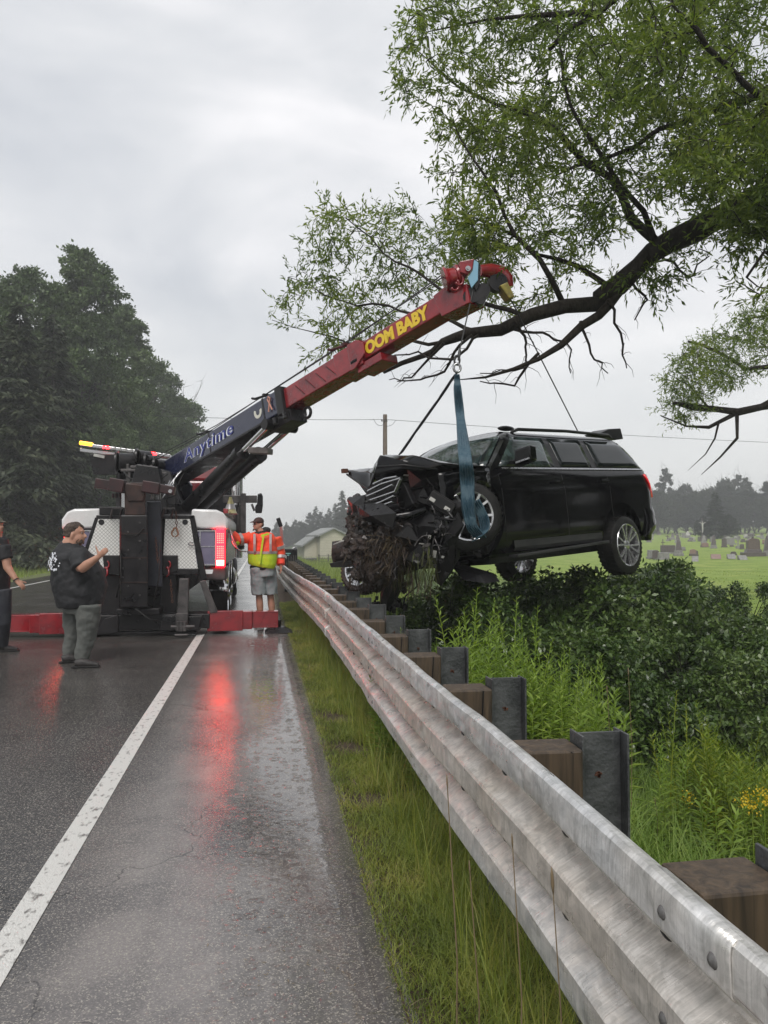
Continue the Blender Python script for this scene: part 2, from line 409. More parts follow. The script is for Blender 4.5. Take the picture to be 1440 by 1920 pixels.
    brown_tint = N.new('ShaderNodeMix'); brown_tint.data_type = 'RGBA'; brown_tint.blend_type = 'MULTIPLY'; brown_tint.inputs['B'].default_value = (.90, .82, .73, 1); L.new(m4_.outputs[0], brown_tint.inputs['Factor'])
    L.new(r.outputs[0], br.inputs['A']); L.new(r3.outputs[0], br.inputs['B']); L.new(br.outputs['Result'], brown_tint.inputs['A']); L.new(brown_tint.outputs['Result'], b.inputs['Base Color'])
    b.inputs['Metallic'].default_value = .55
    q = N.new('ShaderNodeMapRange'); q.inputs[3].default_value = .26; q.inputs[4].default_value = .5; L.new(sc_.outputs[1], q.inputs[0]); L.new(q.outputs[0], b.inputs['Roughness'])
    bp = N.new('ShaderNodeBump'); bp.inputs['Strength'].default_value = .35; bp.inputs['Distance'].default_value = .004
    L.new(n2.outputs['Fac'], bp.inputs['Height']); L.new(bp.outputs[0], b.inputs['Normal'])
    return m
def ground_material():
    m, N, L, b = nm('ground_cover')
    g = N.new('ShaderNodeNewGeometry'); sp = N.new('ShaderNodeSeparateXYZ'); L.new(g.outputs['Position'], sp.inputs[0])
    def nz(scale, det=5, rgh=.6):
        n = N.new('ShaderNodeTexNoise'); n.inputs['Scale'].default_value = scale; n.inputs['Detail'].default_value = det; n.inputs['Roughness'].default_value = rgh
        L.new(g.outputs['Position'], n.inputs['Vector']); return n.outputs['Fac']
    def rmp(x, cs):
        r = N.new('ShaderNodeValToRGB'); r.color_ramp.elements[0].position = cs[0][0]; r.color_ramp.elements[0].color = rgb(cs[0][1])
        r.color_ramp.elements[1].position = cs[-1][0]; r.color_ramp.elements[1].color = rgb(cs[-1][1])
        for p_, c_ in cs[1:-1]: r.color_ramp.elements.new(p_).color = rgb(c_)
        L.new(x, r.inputs[0]); return r.outputs[0]
    soil = rmp(nz(14), [(.3, (.030, .020, .014)), (.7, (.095, .070, .048))])
    mow = rmp(nz(.55, 8, .75), [(.30, (.12, .18, .026)), (.5, (.19, .27, .042)), (.7, (.31, .34, .09))])
    wild = rmp(nz(2.2, 7, .7), [(.3, (.025, .045, .010)), (.7, (.085, .135, .030))])
    def fac(a, c, sgn=1, off=0):
        q = N.new('ShaderNodeMapRange'); q.inputs[1].default_value = a; q.inputs[2].default_value = c; L.new(off or sp.outputs['X'], q.inputs[0]); return q.outputs[0]
    def mix(f, a, c):
        x = N.new('ShaderNodeMix'); x.data_type = 'RGBA'; L.new(f, x.inputs['Factor']); L.new(a, x.inputs['A']); L.new(c, x.inputs['B']); return x.outputs['Result']
    c = mix(fac(.75, 1.3), soil, wild)
    c = mix(fac(9.5, 12), c, mow)
    # left of the road: gravelly shoulder, then grass
    gl = rmp(nz(1.6, 6), [(.35, (.10, .095, .05)), (.65, (.12, .16, .045))])
    neg = N.new('ShaderNodeMath'); neg.operation = 'MULTIPLY'; neg.inputs[1].default_value = -1; L.new(sp.outputs['X'], neg.inputs[0])
    c = mix(fac(8.0, 9.0, 1, neg.outputs[0]), c, gl)
    L.new(c, b.inputs['Base Color']); b.inputs['Roughness'].default_value = .8; b.inputs['Specular IOR Level'].default_value = .25
    bp = N.new('ShaderNodeBump'); bp.inputs['Strength'].default_value = .8; bp.inputs['Distance'].default_value = .03; L.new(nz(30, 4), bp.inputs['Height']); L.new(bp.outputs[0], b.inputs['Normal'])
    return m
def wood_material(name, c1, c2, along='Z'):
    m, N, L, b = nm(name)
    t = N.new('ShaderNodeTexCoord'); mp = N.new('ShaderNodeMapping')
    mp.inputs['Scale'].default_value = (45, 45, 3) if along == 'Z' else (3, 45, 45)
    L.new(t.outputs['Object'], mp.inputs[0])
    n = N.new('ShaderNodeTexNoise'); n.inputs['Scale'].default_value = 1; n.inputs['Detail'].default_value = 6; n.inputs['Distortion'].default_value = .8; L.new(mp.outputs[0], n.inputs['Vector'])
    r = N.new('ShaderNodeValToRGB'); r.color_ramp.elements[0].position = .3; r.color_ramp.elements[1].position = .7
    r.color_ramp.elements[0].color = rgb(c1); r.color_ramp.elements[1].color = rgb(c2); L.new(n.outputs['Fac'], r.inputs[0]); L.new(r.outputs[0], b.inputs['Base Color'])
    b.inputs['Roughness'].default_value = .55
    bp = N.new('ShaderNodeBump'); bp.inputs['Strength'].default_value = .6; bp.inputs['Distance'].default_value = .004; L.new(n.outputs['Fac'], bp.inputs['Height']); L.new(bp.outputs[0], b.inputs['Normal'])
    return m

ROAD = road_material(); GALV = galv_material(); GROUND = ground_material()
PAINT_LINE = Mt('worn_white_paint', (.62, .61, .58), .35, col2=(.16, .15, .14), vs=26, det=8, lo=.55, hi=.66, bump=.5, bs=140, sc=(1, .5, 1))
WOOD_POST = wood_material('weathered_timber', (.030, .021, .014), (.095, .064, .038))
STEEL_POST = Mt('dull_steel', (.055, .058, .060), .45, .4, col2=(.11, .114, .116), vs=9, rv=.1, bump=.2)
RUST = Mt('rust', (.06, .022, .012), .8, 0, col2=(.13, .05, .025), vs=30, bump=.5)
BOLT = Mt('bolt_steel', (.09, .088, .086), .5, .4, col2=(.18, .175, .17), vs=60)
RED = Mt('red_enamel', (.26, .010, .016), .22, 0, col2=(.10, .008, .012), vs=4.5, coat=.4, bump=.1, bs=12, rv=.12, det=9, lo=.42, hi=.72)
DKRED = Mt('red_dark_enamel', (.10, .012, .014), .4, 0, col2=(.04, .008, .010), vs=5, rv=.15)
NAVY = Mt('navy_enamel', (.010, .014, .040), .22, 0, col2=(.018, .022, .055), vs=3, coat=.4, rv=.1)
BLACK = Mt('black_steel', (.005, .005, .006), .36, .1, spec=.35, col2=(.016, .014, .015), vs=5, rv=.15, bump=.1, bs=20)
GREYST = Mt('grimy_grey_steel', (.045, .042, .042), .45, .4, col2=(.11, .10, .098), vs=7, rv=.15)
RUSTBR = Mt('grimy_brown_steel', (.020, .012, .011), .5, .3, col2=(.055, .028, .022), vs=8, rv=.15)
WHITE = Mt('white_bodywork', (.74, .74, .74), .25, 0, col2=(.62, .61, .60), vs=4, coat=.4)
CHROME = Mt('chrome', (.62, .62, .63), .12, 1, rv=.06, vs=8)
DCHROME = Mt('dull_chrome', (.40, .40, .41), .25, .9, rv=.1, vs=8)
RUBBER = Mt('rubber', (.005, .005, .005), .5, 0, spec=.3, col2=(.014, .013, .012), vs=12, bump=.3, bs=60)
CARPAINT = Mt('black_car_paint', (.0015, .0015, .002), .12, 0, coat=.2, bump=.08, bs=3.5, spec=.2, col2=(.014, .011, .009), vs=5, lo=.56, hi=.78, det=8, rv=.07)
CARPLAST = Mt('black_plastic', (.005, .005, .006), .38, 0, spec=.3, col2=(.014, .013, .013), vs=10, bump=.2, bs=30)
GLASS = Mt('tinted_glass', (.006, .009, .009), .05, 0, coat=.1, spec=.3, bump=.02, bs=6)
GLASSG = Mt('painted_reflection_glass', (.05, .075, .072), .06, 0, coat=.3, spec=.6, col2=(.008, .012, .012), vs=4)  # opaque; pale mottling in the colour imitates reflections on the glass
PURPLE = Mt('lavender_lens_panel', (.14, .13, .20), .25, .3, col2=(.20, .18, .26), vs=3)
LED_RED = Mt('red_led_lamp', (.8, .02, .02), .3, emit=(1, .012, .015), es=14)
LED_HOT = Mt('bright_led', (1, .5, .35), .3, emit=(1, .010, .008), es=22)
LED_WHITE = Mt('reversing_lamp', (1, .9, .7), .3, emit=(1, .60, .26), es=10)
AMBER = Mt('amber_beacon', (1, .5, .05), .3, emit=(1, .42, .02), es=3)
REDLENS = Mt('red_lens', (.65, .015, .02), .12, 0, coat=1, emit=(1, .02, .02), es=.25)
MUD = Mt('mud', (.010, .007, .006), .5, 0, col2=(.042, .025, .018), vs=14, bump=1, bs=40, rv=.2)
ROOT = leafm('roots', [(.014, .009, .007), (.045, .028, .018), (.13, .10, .05)], .6, .1, 5)
MUDGRASS = leafm('torn_grass', [(.05, .045, .02), (.09, .10, .03), (.10, .14, .04)], .5, .3, 5)
SLING = Mt('blue_sling', (.016, .055, .085), .6, 0, col2=(.06, .11, .14), vs=12, sc=(3, 3, .6), bump=.4, bs=40, det=6)
SLINGK = Mt('black_sling', (.012, .012, .014), .6)
CABLE = Mt('wire_rope', (.06, .06, .06), .45, .6)
YELLOW = Mt('yellow_lettering', (.75, .52, .03), .4)
LWHITE = Mt('white_lettering', (.75, .77, .82), .4)
LBLUE = Mt('blue_lettering', (.02, .03, .22), .4)
SKIN = Mt('skin', (.42, .22, .15), .45, 0, col2=(.50, .27, .19), vs=14)
HAIR = Mt('brown_hair', (.035, .022, .016), .6, 0, col2=(.10, .065, .045), vs=40, bump=1, bs=90)
TSHIRT = Mt('black_cotton', (.008, .009, .011), .75, 0, col2=(.018, .018, .020), vs=5, bump=.5, bs=9)
JEANS = Mt('grey_green_denim', (.075, .082, .075), .8, 0, col2=(.12, .125, .115), vs=6, bump=.5, bs=10)
DKJEANS = Mt('dark_denim', (.020, .022, .03), .8, 0, col2=(.04, .042, .05), vs=6, bump=.5, bs=10)
SHORTS = Mt('grey_shorts', (.19, .23, .24), .7, 0, col2=(.28, .33, .34), vs=5, bump=.5, bs=10)
ORANGE = Mt('orange_hi_vis', (.95, .10, .03), .6, 0, col2=(.85, .06, .03), vs=5, emit=(1, .12, .04), es=.0, bump=.6, bs=12)
LIME = Mt('lime_hi_vis', (.55, .80, .03), .6, 0, col2=(.42, .66, .03), vs=6, bump=.6, bs=12)
SILVER = Mt('reflective_tape', (.42, .40, .40), .35, .3)
SHOE = Mt('dark_shoe', (.014, .012, .012), .6, 0, col2=(.04, .035, .033), vs=20)
GRANITE = Mt('grey_granite', (.16, .16, .15), .5, 0, col2=(.28, .27, .26), vs=8, det=6)
GRANITE_D = Mt('dark_granite', (.075, .065, .062), .35, 0, col2=(.12, .10, .095), vs=8, det=6)
GRANITE_L = Mt('pale_stone', (.50, .49, .46), .6, 0, col2=(.36, .35, .33), vs=6)
GRANITE_R = Mt('reddish_granite', (.20, .13, .11), .4, 0, col2=(.28, .19, .16), vs=8, det=6)
BARK = Mt('dark_bark', (.010, .008, .006), .85, 0, spec=.2, col2=(.034, .028, .022), vs=18, bump=1.0, bs=30, sc=(1, 1, .4), det=6)
BARK2 = Mt('grey_bark', (.05, .045, .038), .85, 0, col2=(.10, .09, .08), vs=8, bump=.6, bs=12)
POLEWD = wood_material('pole_timber', (.08, .055, .04), (.20, .15, .11))
WILLOW = leafm('willow_leaves', [(.032, .056, .012), (.095, .145, .024), (.19, .25, .045), (.31, .34, .075)], .45, .5, .9)
POPLAR = leafm('poplar_leaves', [(.022, .042, .015), (.075, .115, .042), (.155, .21, .08)], .5, .2, .25)
SPRUCE = leafm('spruce_needles', [(.014, .022, .012), (.038, .050, .024), (.080, .092, .044)], .6, .1, .5)
FARLEAF = leafm('far_leaves', [(.014, .024, .012), (.032, .048, .022), (.055, .07, .032)], .7, .1, .1)
SHRUBL = leafm('shrub_leaves', [(.012, .030, .008), (.045, .088, .018), (.105, .165, .038), (.19, .25, .08)], .35, .25, 1.2, .6)
WEEDL = leafm('weed_leaves', [(.10, .16, .024), (.20, .30, .045), (.33, .41, .075)], .5, .35, 1.5)
GRASS_V = leafm('verge_grass', [(.060, .085, .016), (.15, .20, .032), (.28, .30, .06), (.36, .29, .12)], .5, .35, 2.5)
GRASS_M = leafm('meadow_grass', [(.07, .125, .020), (.15, .24, .04), (.28, .35, .085)], .5, .35, .8)
GRASS_L = leafm('light_meadow_grass', [(.15, .22, .04), (.24, .31, .07), (.34, .37, .12)], .5, .35, .6)
STRAW = leafm('seed_heads', [(.20, .15, .09), (.30, .23, .14)], .6, .3, 3)
YFLOW = leafm('yellow_flowers', [(.55, .40, .02), (.75, .55, .04)], .6, .3, 3)
# ------------------------------------------------------------------ terrain
def sm(t): t = np.clip(t, 0, 1); return t * t * (3 - 2 * t)
def hz(x, y):
    x = np.asarray(x, float); y = np.asarray(y, float)
    z = -.03 * sm((x - .48) / .12)
    z = z - .03 * sm((x - .6) / .6) - 1.05 * sm((x - 1.2) / 3.3) + .75 * sm((x - 6.5) / 4.5)
    r = np.hypot(x, y)
    z = z + sm((x - 8) / 8) * (.30 * sm((r - 35) / 30) + .0205 * np.clip(r - 62, 0, 400) * sm((x - 12) / 50))
    z = z + sm((x - 1.2) / 1.0) * .08 * (np.sin(x * 1.7 + y * .6) * np.cos(y * .9 - x * .4))
    z = z - .35 * sm((-9.3 - x) / 2.5) + .3 * sm((-13 - x) / 6)
    return z
def hzf(x, y): return float(hz(x, y))
def sheet(name, xs, ys, zf, mat, kind='structure'):
    X, Y = np.meshgrid(xs, ys); Z = zf(X, Y); nx = len(xs); ny = len(ys)
    v = np.stack([X, Y, Z], -1).reshape(-1, 3)
    i = (np.arange(ny - 1)[:, None] * nx + np.arange(nx - 1)[None, :]).ravel()
    o = np_obj(name, v, np.stack([i, i + 1, i + nx + 1, i + nx], 1), mat, kind=kind)
    o.data.polygons.foreach_set('use_smooth', [True] * len(o.data.polygons)); return o
xs = np.concatenate([-np.geomspace(620, 12, 24), np.arange(-11, -8.4, .5), [-8, -4, -1, .2], np.arange(.4, 1.4, .08), np.arange(1.5, 14, .35), np.geomspace(14.5, 620, 40)])
ys = np.concatenate([[-60, -30, -12, -6], np.arange(-3, 24, .5), np.geomspace(24.6, 640, 60)])
sheet('ground', xs, ys, lambda x, y: hz(x, y) - .05 * ((x > -8.9) & (x < .45)), GROUND)
# road: its right edge is ragged where mud and turf creep over it
ry = np.concatenate([np.arange(-8, 30, .12), np.geomspace(30.2, 630, 70)])
def edge_x(y): return .50 + .030 * noise.noise(V((y * 1.3, 3.1, 0))) + .016 * noise.noise(V((y * 6, 7.7, 0)))
cols = [-8.75, -6, -4, -2, -.5, 0, .3]
v = []
for y in ry:
    for x in cols: v.append((x, y, 0))
    v.append((edge_x(y), y, -.002)); v.append((edge_x(y) + .03, y, -.045))
n_ = len(cols) + 2
i = (np.arange(len(ry) - 1)[:, None] * n_ + np.arange(n_ - 1)[None, :]).ravel()
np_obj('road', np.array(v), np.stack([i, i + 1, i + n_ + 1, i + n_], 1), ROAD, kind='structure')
ml = MB()
for x0, w in ((-.94, .125), (-7.7, .11)):
    yy = np.concatenate([np.arange(-6, 30, .5), np.geomspace(31, 600, 30)])
    ml.grid([[(x0 - w / 2 + .004 * noise.noise(V((y * 3, 0, x0))), y, .004), (x0 + w / 2 + .004 * noise.noise(V((y * 3, 5, x0))), y, .004)] for y in yy])
ml.build('road_marking', PAINT_LINE)['kind'] = 'structure'

# ------------------------------------------------------------------ guardrail
def mat_yrot(rad): return Matrix.Rotation(rad, 3, 'Y')
gr = thing('guardrail', 'galvanised three-ridged steel guardrail on timber blocks along the right edge of the wet road', 'guardrail', V((.9, 0, 0)))
# thrie-beam section, (offset towards the road, height), top to bottom
TH = []
zt = .931
key = [(.030, .030), (.052, .007), (.066, .001), (.078, .002), (.087, .010), (.090, .024), (.090, .084), (.086, .092), (.024, .128), (.016, .136), (.016, .158), (.024, .166), (.084, .199), (.090, .207),
       (.090, .282), (.086, .290), (.024, .326), (.016, .333), (.016, .354), (.024, .361), (.084, .396), (.090, .404), (.090, .466), (.087, .480), (.078, .489), (.066, .490), (.052, .484), (.030, .460)]
RX = .823

def rail_off(y):
    w = .006 * noise.noise(V((y * .7, 0, 4)))
    s = .0
    if y > 8: s = .06 * math.sin((y - 8) * .55) * min(1, (y - 8) / 5) - .02
    return w - s * .5 - .20 * float(sm((y - 9) / 9)), (.014 * noise.noise(V((y * .5, 9, 1))) - (.03 * sm((y - 10) / 6)))
def rail_panel(y0, y1, k):
    m = MB(); rows = []
    n = 24
    for a in range(n + 1):
        y = y0 + (y1 - y0) * a / n; ox, oz = rail_off(y); row = []
        push = 0
        for (o_, z_) in key:
            dent = .010 * noise.noise(V((y * 2.2, z_ * 9, 2))) * (1 if y > 2 else .4)
            row.append((RX - o_ * (1.0) + ox + dent - (.0045 if k % 2 else 0), y, zt - z_ + float(oz)))
        rows.append(row)
    m.grid(rows)
    return m
pan = []
y = -1.06; k = 0
while y < 60:
    if k == 0: y0, y1 = -3.2, 1.39
    else: y0, y1 = 1.12 + (k - 1) * 3.81, 1.39 + k * 3.81
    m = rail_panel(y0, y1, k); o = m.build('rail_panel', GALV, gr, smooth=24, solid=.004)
    y = y1; k += 1; pan.append(o)
def face_x(y, z):
    ox, oz = rail_off(y)
    dz = zt - z
    for (a, b), (c, d) in zip(key, key[1:]):
        if b <= dz <= d: return RX + ox - (a + (c - a) * (dz - b) / (d - b + 1e-9))
    return RX + ox
def bolt_at(y, z, r=.0145):
    m = MB(); x = face_x(y, z); m.lathe((x + .004, y, z + float(rail_off(y)[1])), (-1, 0, 0), [(-.002, r * 1.15), (.004, r * 1.12), (.010, r * .95), (.015, r * .6), (.017, .001)], 12)
    return m.build('bolt', BOLT, gr, smooth=60)
for s in range(0, 8):
    yj = 1.255 + s * 3.81
    for dy in (-.09, .07):
        for z in (zt - .054, zt - .245, zt - .44):
            if s == 0 and z < zt - .5: continue
            bolt_at(yj + dy, z)
# slots punched in the valleys
sl = MB()
for i in range(0, 40):
    y = .85 + i * .952 / 2
    for z in (zt - .093, zt - .291):
        x = face_x(y, z) - .0028
        sl.ell((x, y, z + float(rail_off(y)[1])), (.006, .024, .010), None, 8, 5)
sl.build('bolt_slots', BLACK, gr)['kind'] = 'stuff'
rust = MB()
rows = []
for a in range(30):
    y = .55 + a * .03; w = .010 + .009 * noise.noise(V((y * 9, 0, 0)))
    z1 = zt - .100; rows.append([(face_x(y, z1 + w) - .0045, y, z1 + w), (face_x(y, z1) - .0045, y, z1), (face_x(y, z1 - w) - .0045, y, z1 - w)])
rust.grid(rows).build('rust_streak', RUST, gr)
# posts and blocks
for i in range(0, 36):
    y = 1.40 + i * .952
    top = .897 + random.uniform(-.006, .006); tl = random.uniform(-.012, .012)
    m = MB(); rz = Matrix.Rotation(random.uniform(-.05, .05), 3, 'Z')
    m.box((.90, y, top - .18), (.19, .150, .36), rz)
    if i % 3 == 1:
        pass
    blk = m.build('timber_block', WOOD_POST, gr, bevel=.008)
    if i < 9:
        c = MB(); c.box((.945 + tl * .5, y - .0755, top - .17), (.006, .003, .33), rz @ Matrix.Rotation(.05, 3, 'Y')); c.build('crack', BLACK, blk)
    m = MB(); zt2 = top + .035; zb2 = hzf(1.1, y) - .1
    hh = (zt2 - zb2) / 2; cz = (zt2 + zb2) / 2; xx = 1.0
    m.box((xx + .004, y, cz), (.008, .10, 2 * hh)); m.box((xx + .155, y, cz), (.008, .10, 2 * hh)); m.box((xx + .0795, y, cz), (.1425, .007, 2 * hh))
    pst = m.build('steel_post', STEEL_POST, gr, bevel=.002)
    if i < 7:
        m = MB()
        for q in range(14):
            a = random.uniform(0, 6.28); r_ = random.uniform(0, .012); m.box((xx + .075 + r_ * math.cos(a), y - .005, top - .10 + r_ * math.sin(a)), (.006, .003, .005))
        m.build('rust_spot', RUST, pst)
# loose dented old rail standing behind, at the far bend
m = MB(); rows = []
for a in range(12):
    t = a / 11; p = V((1.35 - .28 * t, 8.6 + 6 * t, .62 + .14 * t)); rows.append([p + V((0, 0, .1)), p + V((-.06, 0, .06)), p, p + V((-.06, 0, -.06)), p + V((0, 0, -.12))])
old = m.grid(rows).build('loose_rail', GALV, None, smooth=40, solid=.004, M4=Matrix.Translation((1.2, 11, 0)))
tag(old, 'short dull length of old steel rail lying behind the guardrail posts near the wreck', 'rail')
m = MB()
for a in range(5):
    m.b2((.98 + a * .05, 9.4 + a * .62, -.1), (1.9 + a * .03, 9.55 + a * .62, .44 + .03 * a))
st = thing('timber_stack', 'stack of grey spare timbers lying behind the guardrail below the wreck', 'timber', V((1.4, 10.6, -.1)))
for a in range(6):
    m = MB(); rr = Matrix.Rotation(random.uniform(-.06, .06), 3, 'Z')
    m.box((1.42 + random.uniform(-.05, .05), 9.0 + a * .62, .40 + random.uniform(-.03, .03)), (.95, .16, .11), rr); m.box((1.42, 9.02 + a * .62, .12), (.12, .12, .46)); m.build('timber', Mt('grey_timber', (.10, .095, .085), .6, col2=(.17, .16, .14), vs=9) if a == 0 else bpy.data.materials['grey_timber'], st, bevel=.008)
# ------------------------------------------------------------------ foliage makers
def grow(limbs, targets, step=.28, wig=.17):
    """limbs: list of (points, r0, r1); each target is joined to the nearest wood, nearest first"""
    nodes = []; par = []; chains = []
    for pts, r0, r1 in limbs:
        pts = [V(p) for p in pts]; out = []
        for a, b in zip(pts, pts[1:]):
            k = max(1, int((b - a).length / step))
            for i in range(k):
                q = a.lerp(b, i / k); out.append(q + V((noise.noise(q * 1.7), noise.noise(q * 1.7 + V((9, 0, 0))), noise.noise(q * 1.7 + V((0, 9, 0))))) * wig * .7)
        out.append(pts[-1]); chains.append((out, r0, r1)); nodes += out
    P = np.array([tuple(p) for p in nodes]); T = np.array(targets)
    d = np.array([np.min(((P - t) ** 2).sum(1)) for t in T]); T = T[np.argsort(d)]
    twigs = []
    buf = np.zeros((len(P) + len(T) * 14, 3)); buf[:len(P)] = P; n = len(P)
    for t in T:
        dd = ((buf[:n] - t) ** 2).sum(1); j = int(np.argmin(dd)); a = V(buf[j]); b = V(t); L_ = (b - a).length
        if L_ < .08: continue
        k = max(2, min(12, int(L_ / .16))); mid = a.lerp(b, .5) + V((0, 0, .10 * L_)) + V(tuple(RNG.normal(size=3))) * .17 * L_
        seq = []
        for i in range(k + 1):
            u = i / k; q = a * (1 - u) ** 2 + mid * 2 * u * (1 - u) + b * u * u
            if 0 < i: q = q + V(tuple(RNG.normal(size=3))) * .022
            seq.append(q)
        twigs.append(seq)
        for q in seq[2:]:
            if n < len(buf): buf[n] = q; n += 1
    return chains, twigs
def willow(name, label, cat, limbs, targets, base, leafL=.085, per=34, twr=.0085, step=.28, mat=None, group=None, spread=.28, droop=.2):
    chains, twigs = grow(limbs, targets, step)
    th = thing(name, label, cat, V(base), group)
    m = MB()
    for out, r0, r1 in chains:
        k = len(out); m.tube(out, [r0 + (r1 - r0) * (i / max(1, k - 1)) * (1 + .30 * noise.noise(out[i] * 3.1)) for i in range(k)], 9 if r0 > .06 else 6)
    m.build('trunk', BARK, th, smooth=180)
    m = MB()
    for s in twigs:
        L_ = sum((s[i + 1] - s[i]).length for i in range(len(s) - 1)); r = twr * (0.7 + min(2.0, L_ * .9)); k = len(s)
        m.tube(s, [r * (1 - .72 * i / (k - 1)) for i in range(k)], 4, caps=False)
    m.build('branches', BARK, th, smooth=180)['kind'] = 'stuff'
    P = []; D = []
    for s in twigs:
        k = len(s); L_ = sum((s[i + 1] - s[i]).length for i in range(len(s) - 1))
        n = int(per * min(1.6, .5 + L_ * .8)); end = s[-1]; dr = (s[-1] - s[max(0, k - 3)]).normalized()
        # side shoots at the end of each twig, leaves along them
        sh = max(3, n // 9)
        for _ in range(sh):
            i = random.randint(k // 3, k - 1); o = s[i]; sd_ = (dr + V(tuple(RNG.normal(size=3))) * .75 + V((0, 0, -droop))).normalized(); ll = random.uniform(.5, 1.2) * spread
            for j in range(9):
                u = (j + random.random()) / 9; P.append(o + sd_ * ll * u); D.append(sd_ + V(tuple(RNG.normal(size=3))) * .55 + V((0, 0, -.15)))
    P = np.array([tuple(p) for p in P]); D = np.array([tuple(p) for p in D]); n = len(P)
    v, f = leaf_quads(P, D, RNG.uniform(.6, 1.15, n) * leafL, RNG.uniform(.8, 1.2, n) * leafL * .24)
    np_obj('crown', v, f, mat or WILLOW, th, kind='stuff')
    return th
def lumps(kind, h, w, n, seed):
    rg = np.random.default_rng(seed); out = []
    for i in range(n):
        t = rg.uniform(.06, 1) ** .8; z = h * (.08 + .92 * t) if kind != 'spire' else h * (.04 + .96 * t)
        if kind == 'dome': prof = math.sin(math.pi * min(1, (.12 + .88 * t)) ** .9) ** .6
        elif kind == 'column': prof = min(1, 1.6 * (1 - t)) ** .6 * min(1, .55 + t)
        else: prof = 1 - t
        a = rg.uniform(0, 6.283); r = w * max(.05, prof) * math.sqrt(rg.uniform(.1, 1))
        out.append((r * math.cos(a), r * math.sin(a), z * .96, rg.uniform(.10, .20) * w * (1.2 - .4 * t)))
    return out
def broadleaf_mesh(name, kind, h, w, nl, leaves, leaf, mat, seed, bare=0, trunk_r=.3):
    """proto: a thing with trunk and crown"""
    rg = np.random.default_rng(seed); th = thing(name, None, None)
    L = lumps(kind, h, w, nl, seed)
    m = MB(); ax = [V((.25 * math.sin(i * 1.3 + seed), .25 * math.cos(i * 1.7), h * .93 * i / 8)) for i in range(9)]
    m.tube(ax, [trunk_r * (1 - .95 * i / 8) for i in range(9)], 7)
    for (x, y, z, r) in L[:min(46, nl)]:
        z0 = max(.5, z - math.hypot(x, y) * .9 - .6); a = V((0, 0, min(z0, h * .8))); b = V((x, y, z)); mid = a.lerp(b, .55) + V((0, 0, -.3))
        m.tube([a, mid, b], [trunk_r * .28, trunk_r * .16, .02], 4, caps=False)
    for i in range(bare):
        a = rg.uniform(0, 6.28); z0 = h * rg.uniform(.55, .9); p = V((0, 0, z0)); dr = V((math.cos(a) * .8, math.sin(a) * .8, 1.2)).normalized(); pts = [p]
        for k in range(6): p = p + dr * h * .06; dr = (dr + V(tuple(rg.normal(size=3))) * .2).normalized(); pts.append(p)
        m.tube(pts, [.05 - .007 * k for k in range(7)], 4, caps=False)
        for k in (3, 4, 5):
            q = pts[k]; d2 = (dr + V(tuple(rg.normal(size=3))) * .6).normalized(); m.tube([q, q + d2 * h * .04, q + d2 * h * .07], [.022, .015, .006], 3, caps=False)
    m.build('trunk', BARK2, th, smooth=180)
    C = np.array(L); per = leaves // nl; P = []; D = []
    wts = C[:, 3] ** 2; wts = wts / wts.sum(); idx = rg.choice(len(C), leaves, p=wts)
    ns = 16; sub_ = nrm(rg.normal(size=(nl, ns, 3))) * rg.uniform(.45, 1.25, (nl, ns, 1)); si = rg.integers(0, ns, leaves)
    dirs = nrm(sub_[idx, si] + rg.normal(size=(leaves, 3)) * .35)
    P = C[idx, :3] + (sub_[idx, si] + rg.normal(size=(leaves, 3)) * .20) * C[idx, 3][:, None] * np.array([1.1, 1.1, .85])
    D = dirs + rg.normal(size=(leaves, 3)) * .5
    v, f = leaf_quads(P, D, rg.uniform(.6, 1.3, leaves) * leaf, rg.uniform(.45, .75, leaves) * leaf, rg.normal(size=(leaves, 3)) + np.array([0, 0, .9]))
    np_obj('crown', v, f, mat, th, kind='stuff')
    return th
def conifer_mesh(name, h, w, leaves, leaf, mat, seed, trunk_r=.2):
    rg = np.random.default_rng(seed); th = thing(name, None, None); m = MB()
    m.tube([(0, 0, 0), (0, 0, h)], [trunk_r, .02], 7); P = []; D = []
    nb = int(h * 9)
    for i in range(nb):
        t = (i + rg.uniform(0, 1)) / nb; z = h * (.05 + .95 * t); L_ = w * (1 - t) ** .85 * rg.uniform(.7, 1.1) + .12; a = rg.uniform(0, 6.283)
        d = V((math.cos(a), math.sin(a), -.22)); tip = V((0, 0, z)) + d * L_ + V((0, 0, .10 * L_))
        m.tube([(0, 0, z), tuple(V((0, 0, z)) + d * L_ * .6), tuple(tip)], [.03, .02, .006], 3, caps=False)
        k = max(5, int(leaves / nb * (L_ / (w * .55))))
        u = rg.uniform(.12, 1, k); base = np.array([0, 0, z]) + np.outer(u, np.array(d) * L_) + rg.normal(size=(k, 3)) * np.array([.13, .13, .05]) * L_
        sd_ = np.array([-d.y, d.x, 0]); s_ = rg.choice([-1, 1], k)
        P.append(base); D.append(np.array(d)[None] * .8 + sd_[None] * s_[:, None] * .8 + rg.normal(size=(k, 3)) * .25 + np.array([0, 0, -.35]))
    m.build('trunk', BARK2, th, smooth=180)
    P = np.concatenate(P); D = np.concatenate(D); n = len(P)
    v, f = leaf_quads(P, D, rg.uniform(.6, 1.3, n) * leaf, rg.uniform(.25, .4, n) * leaf, rg.normal(size=(n, 3)) * .5 + np.array([0, 0, 1.0]))
    np_obj('crown', v, f, mat, th, kind='stuff')
    return th
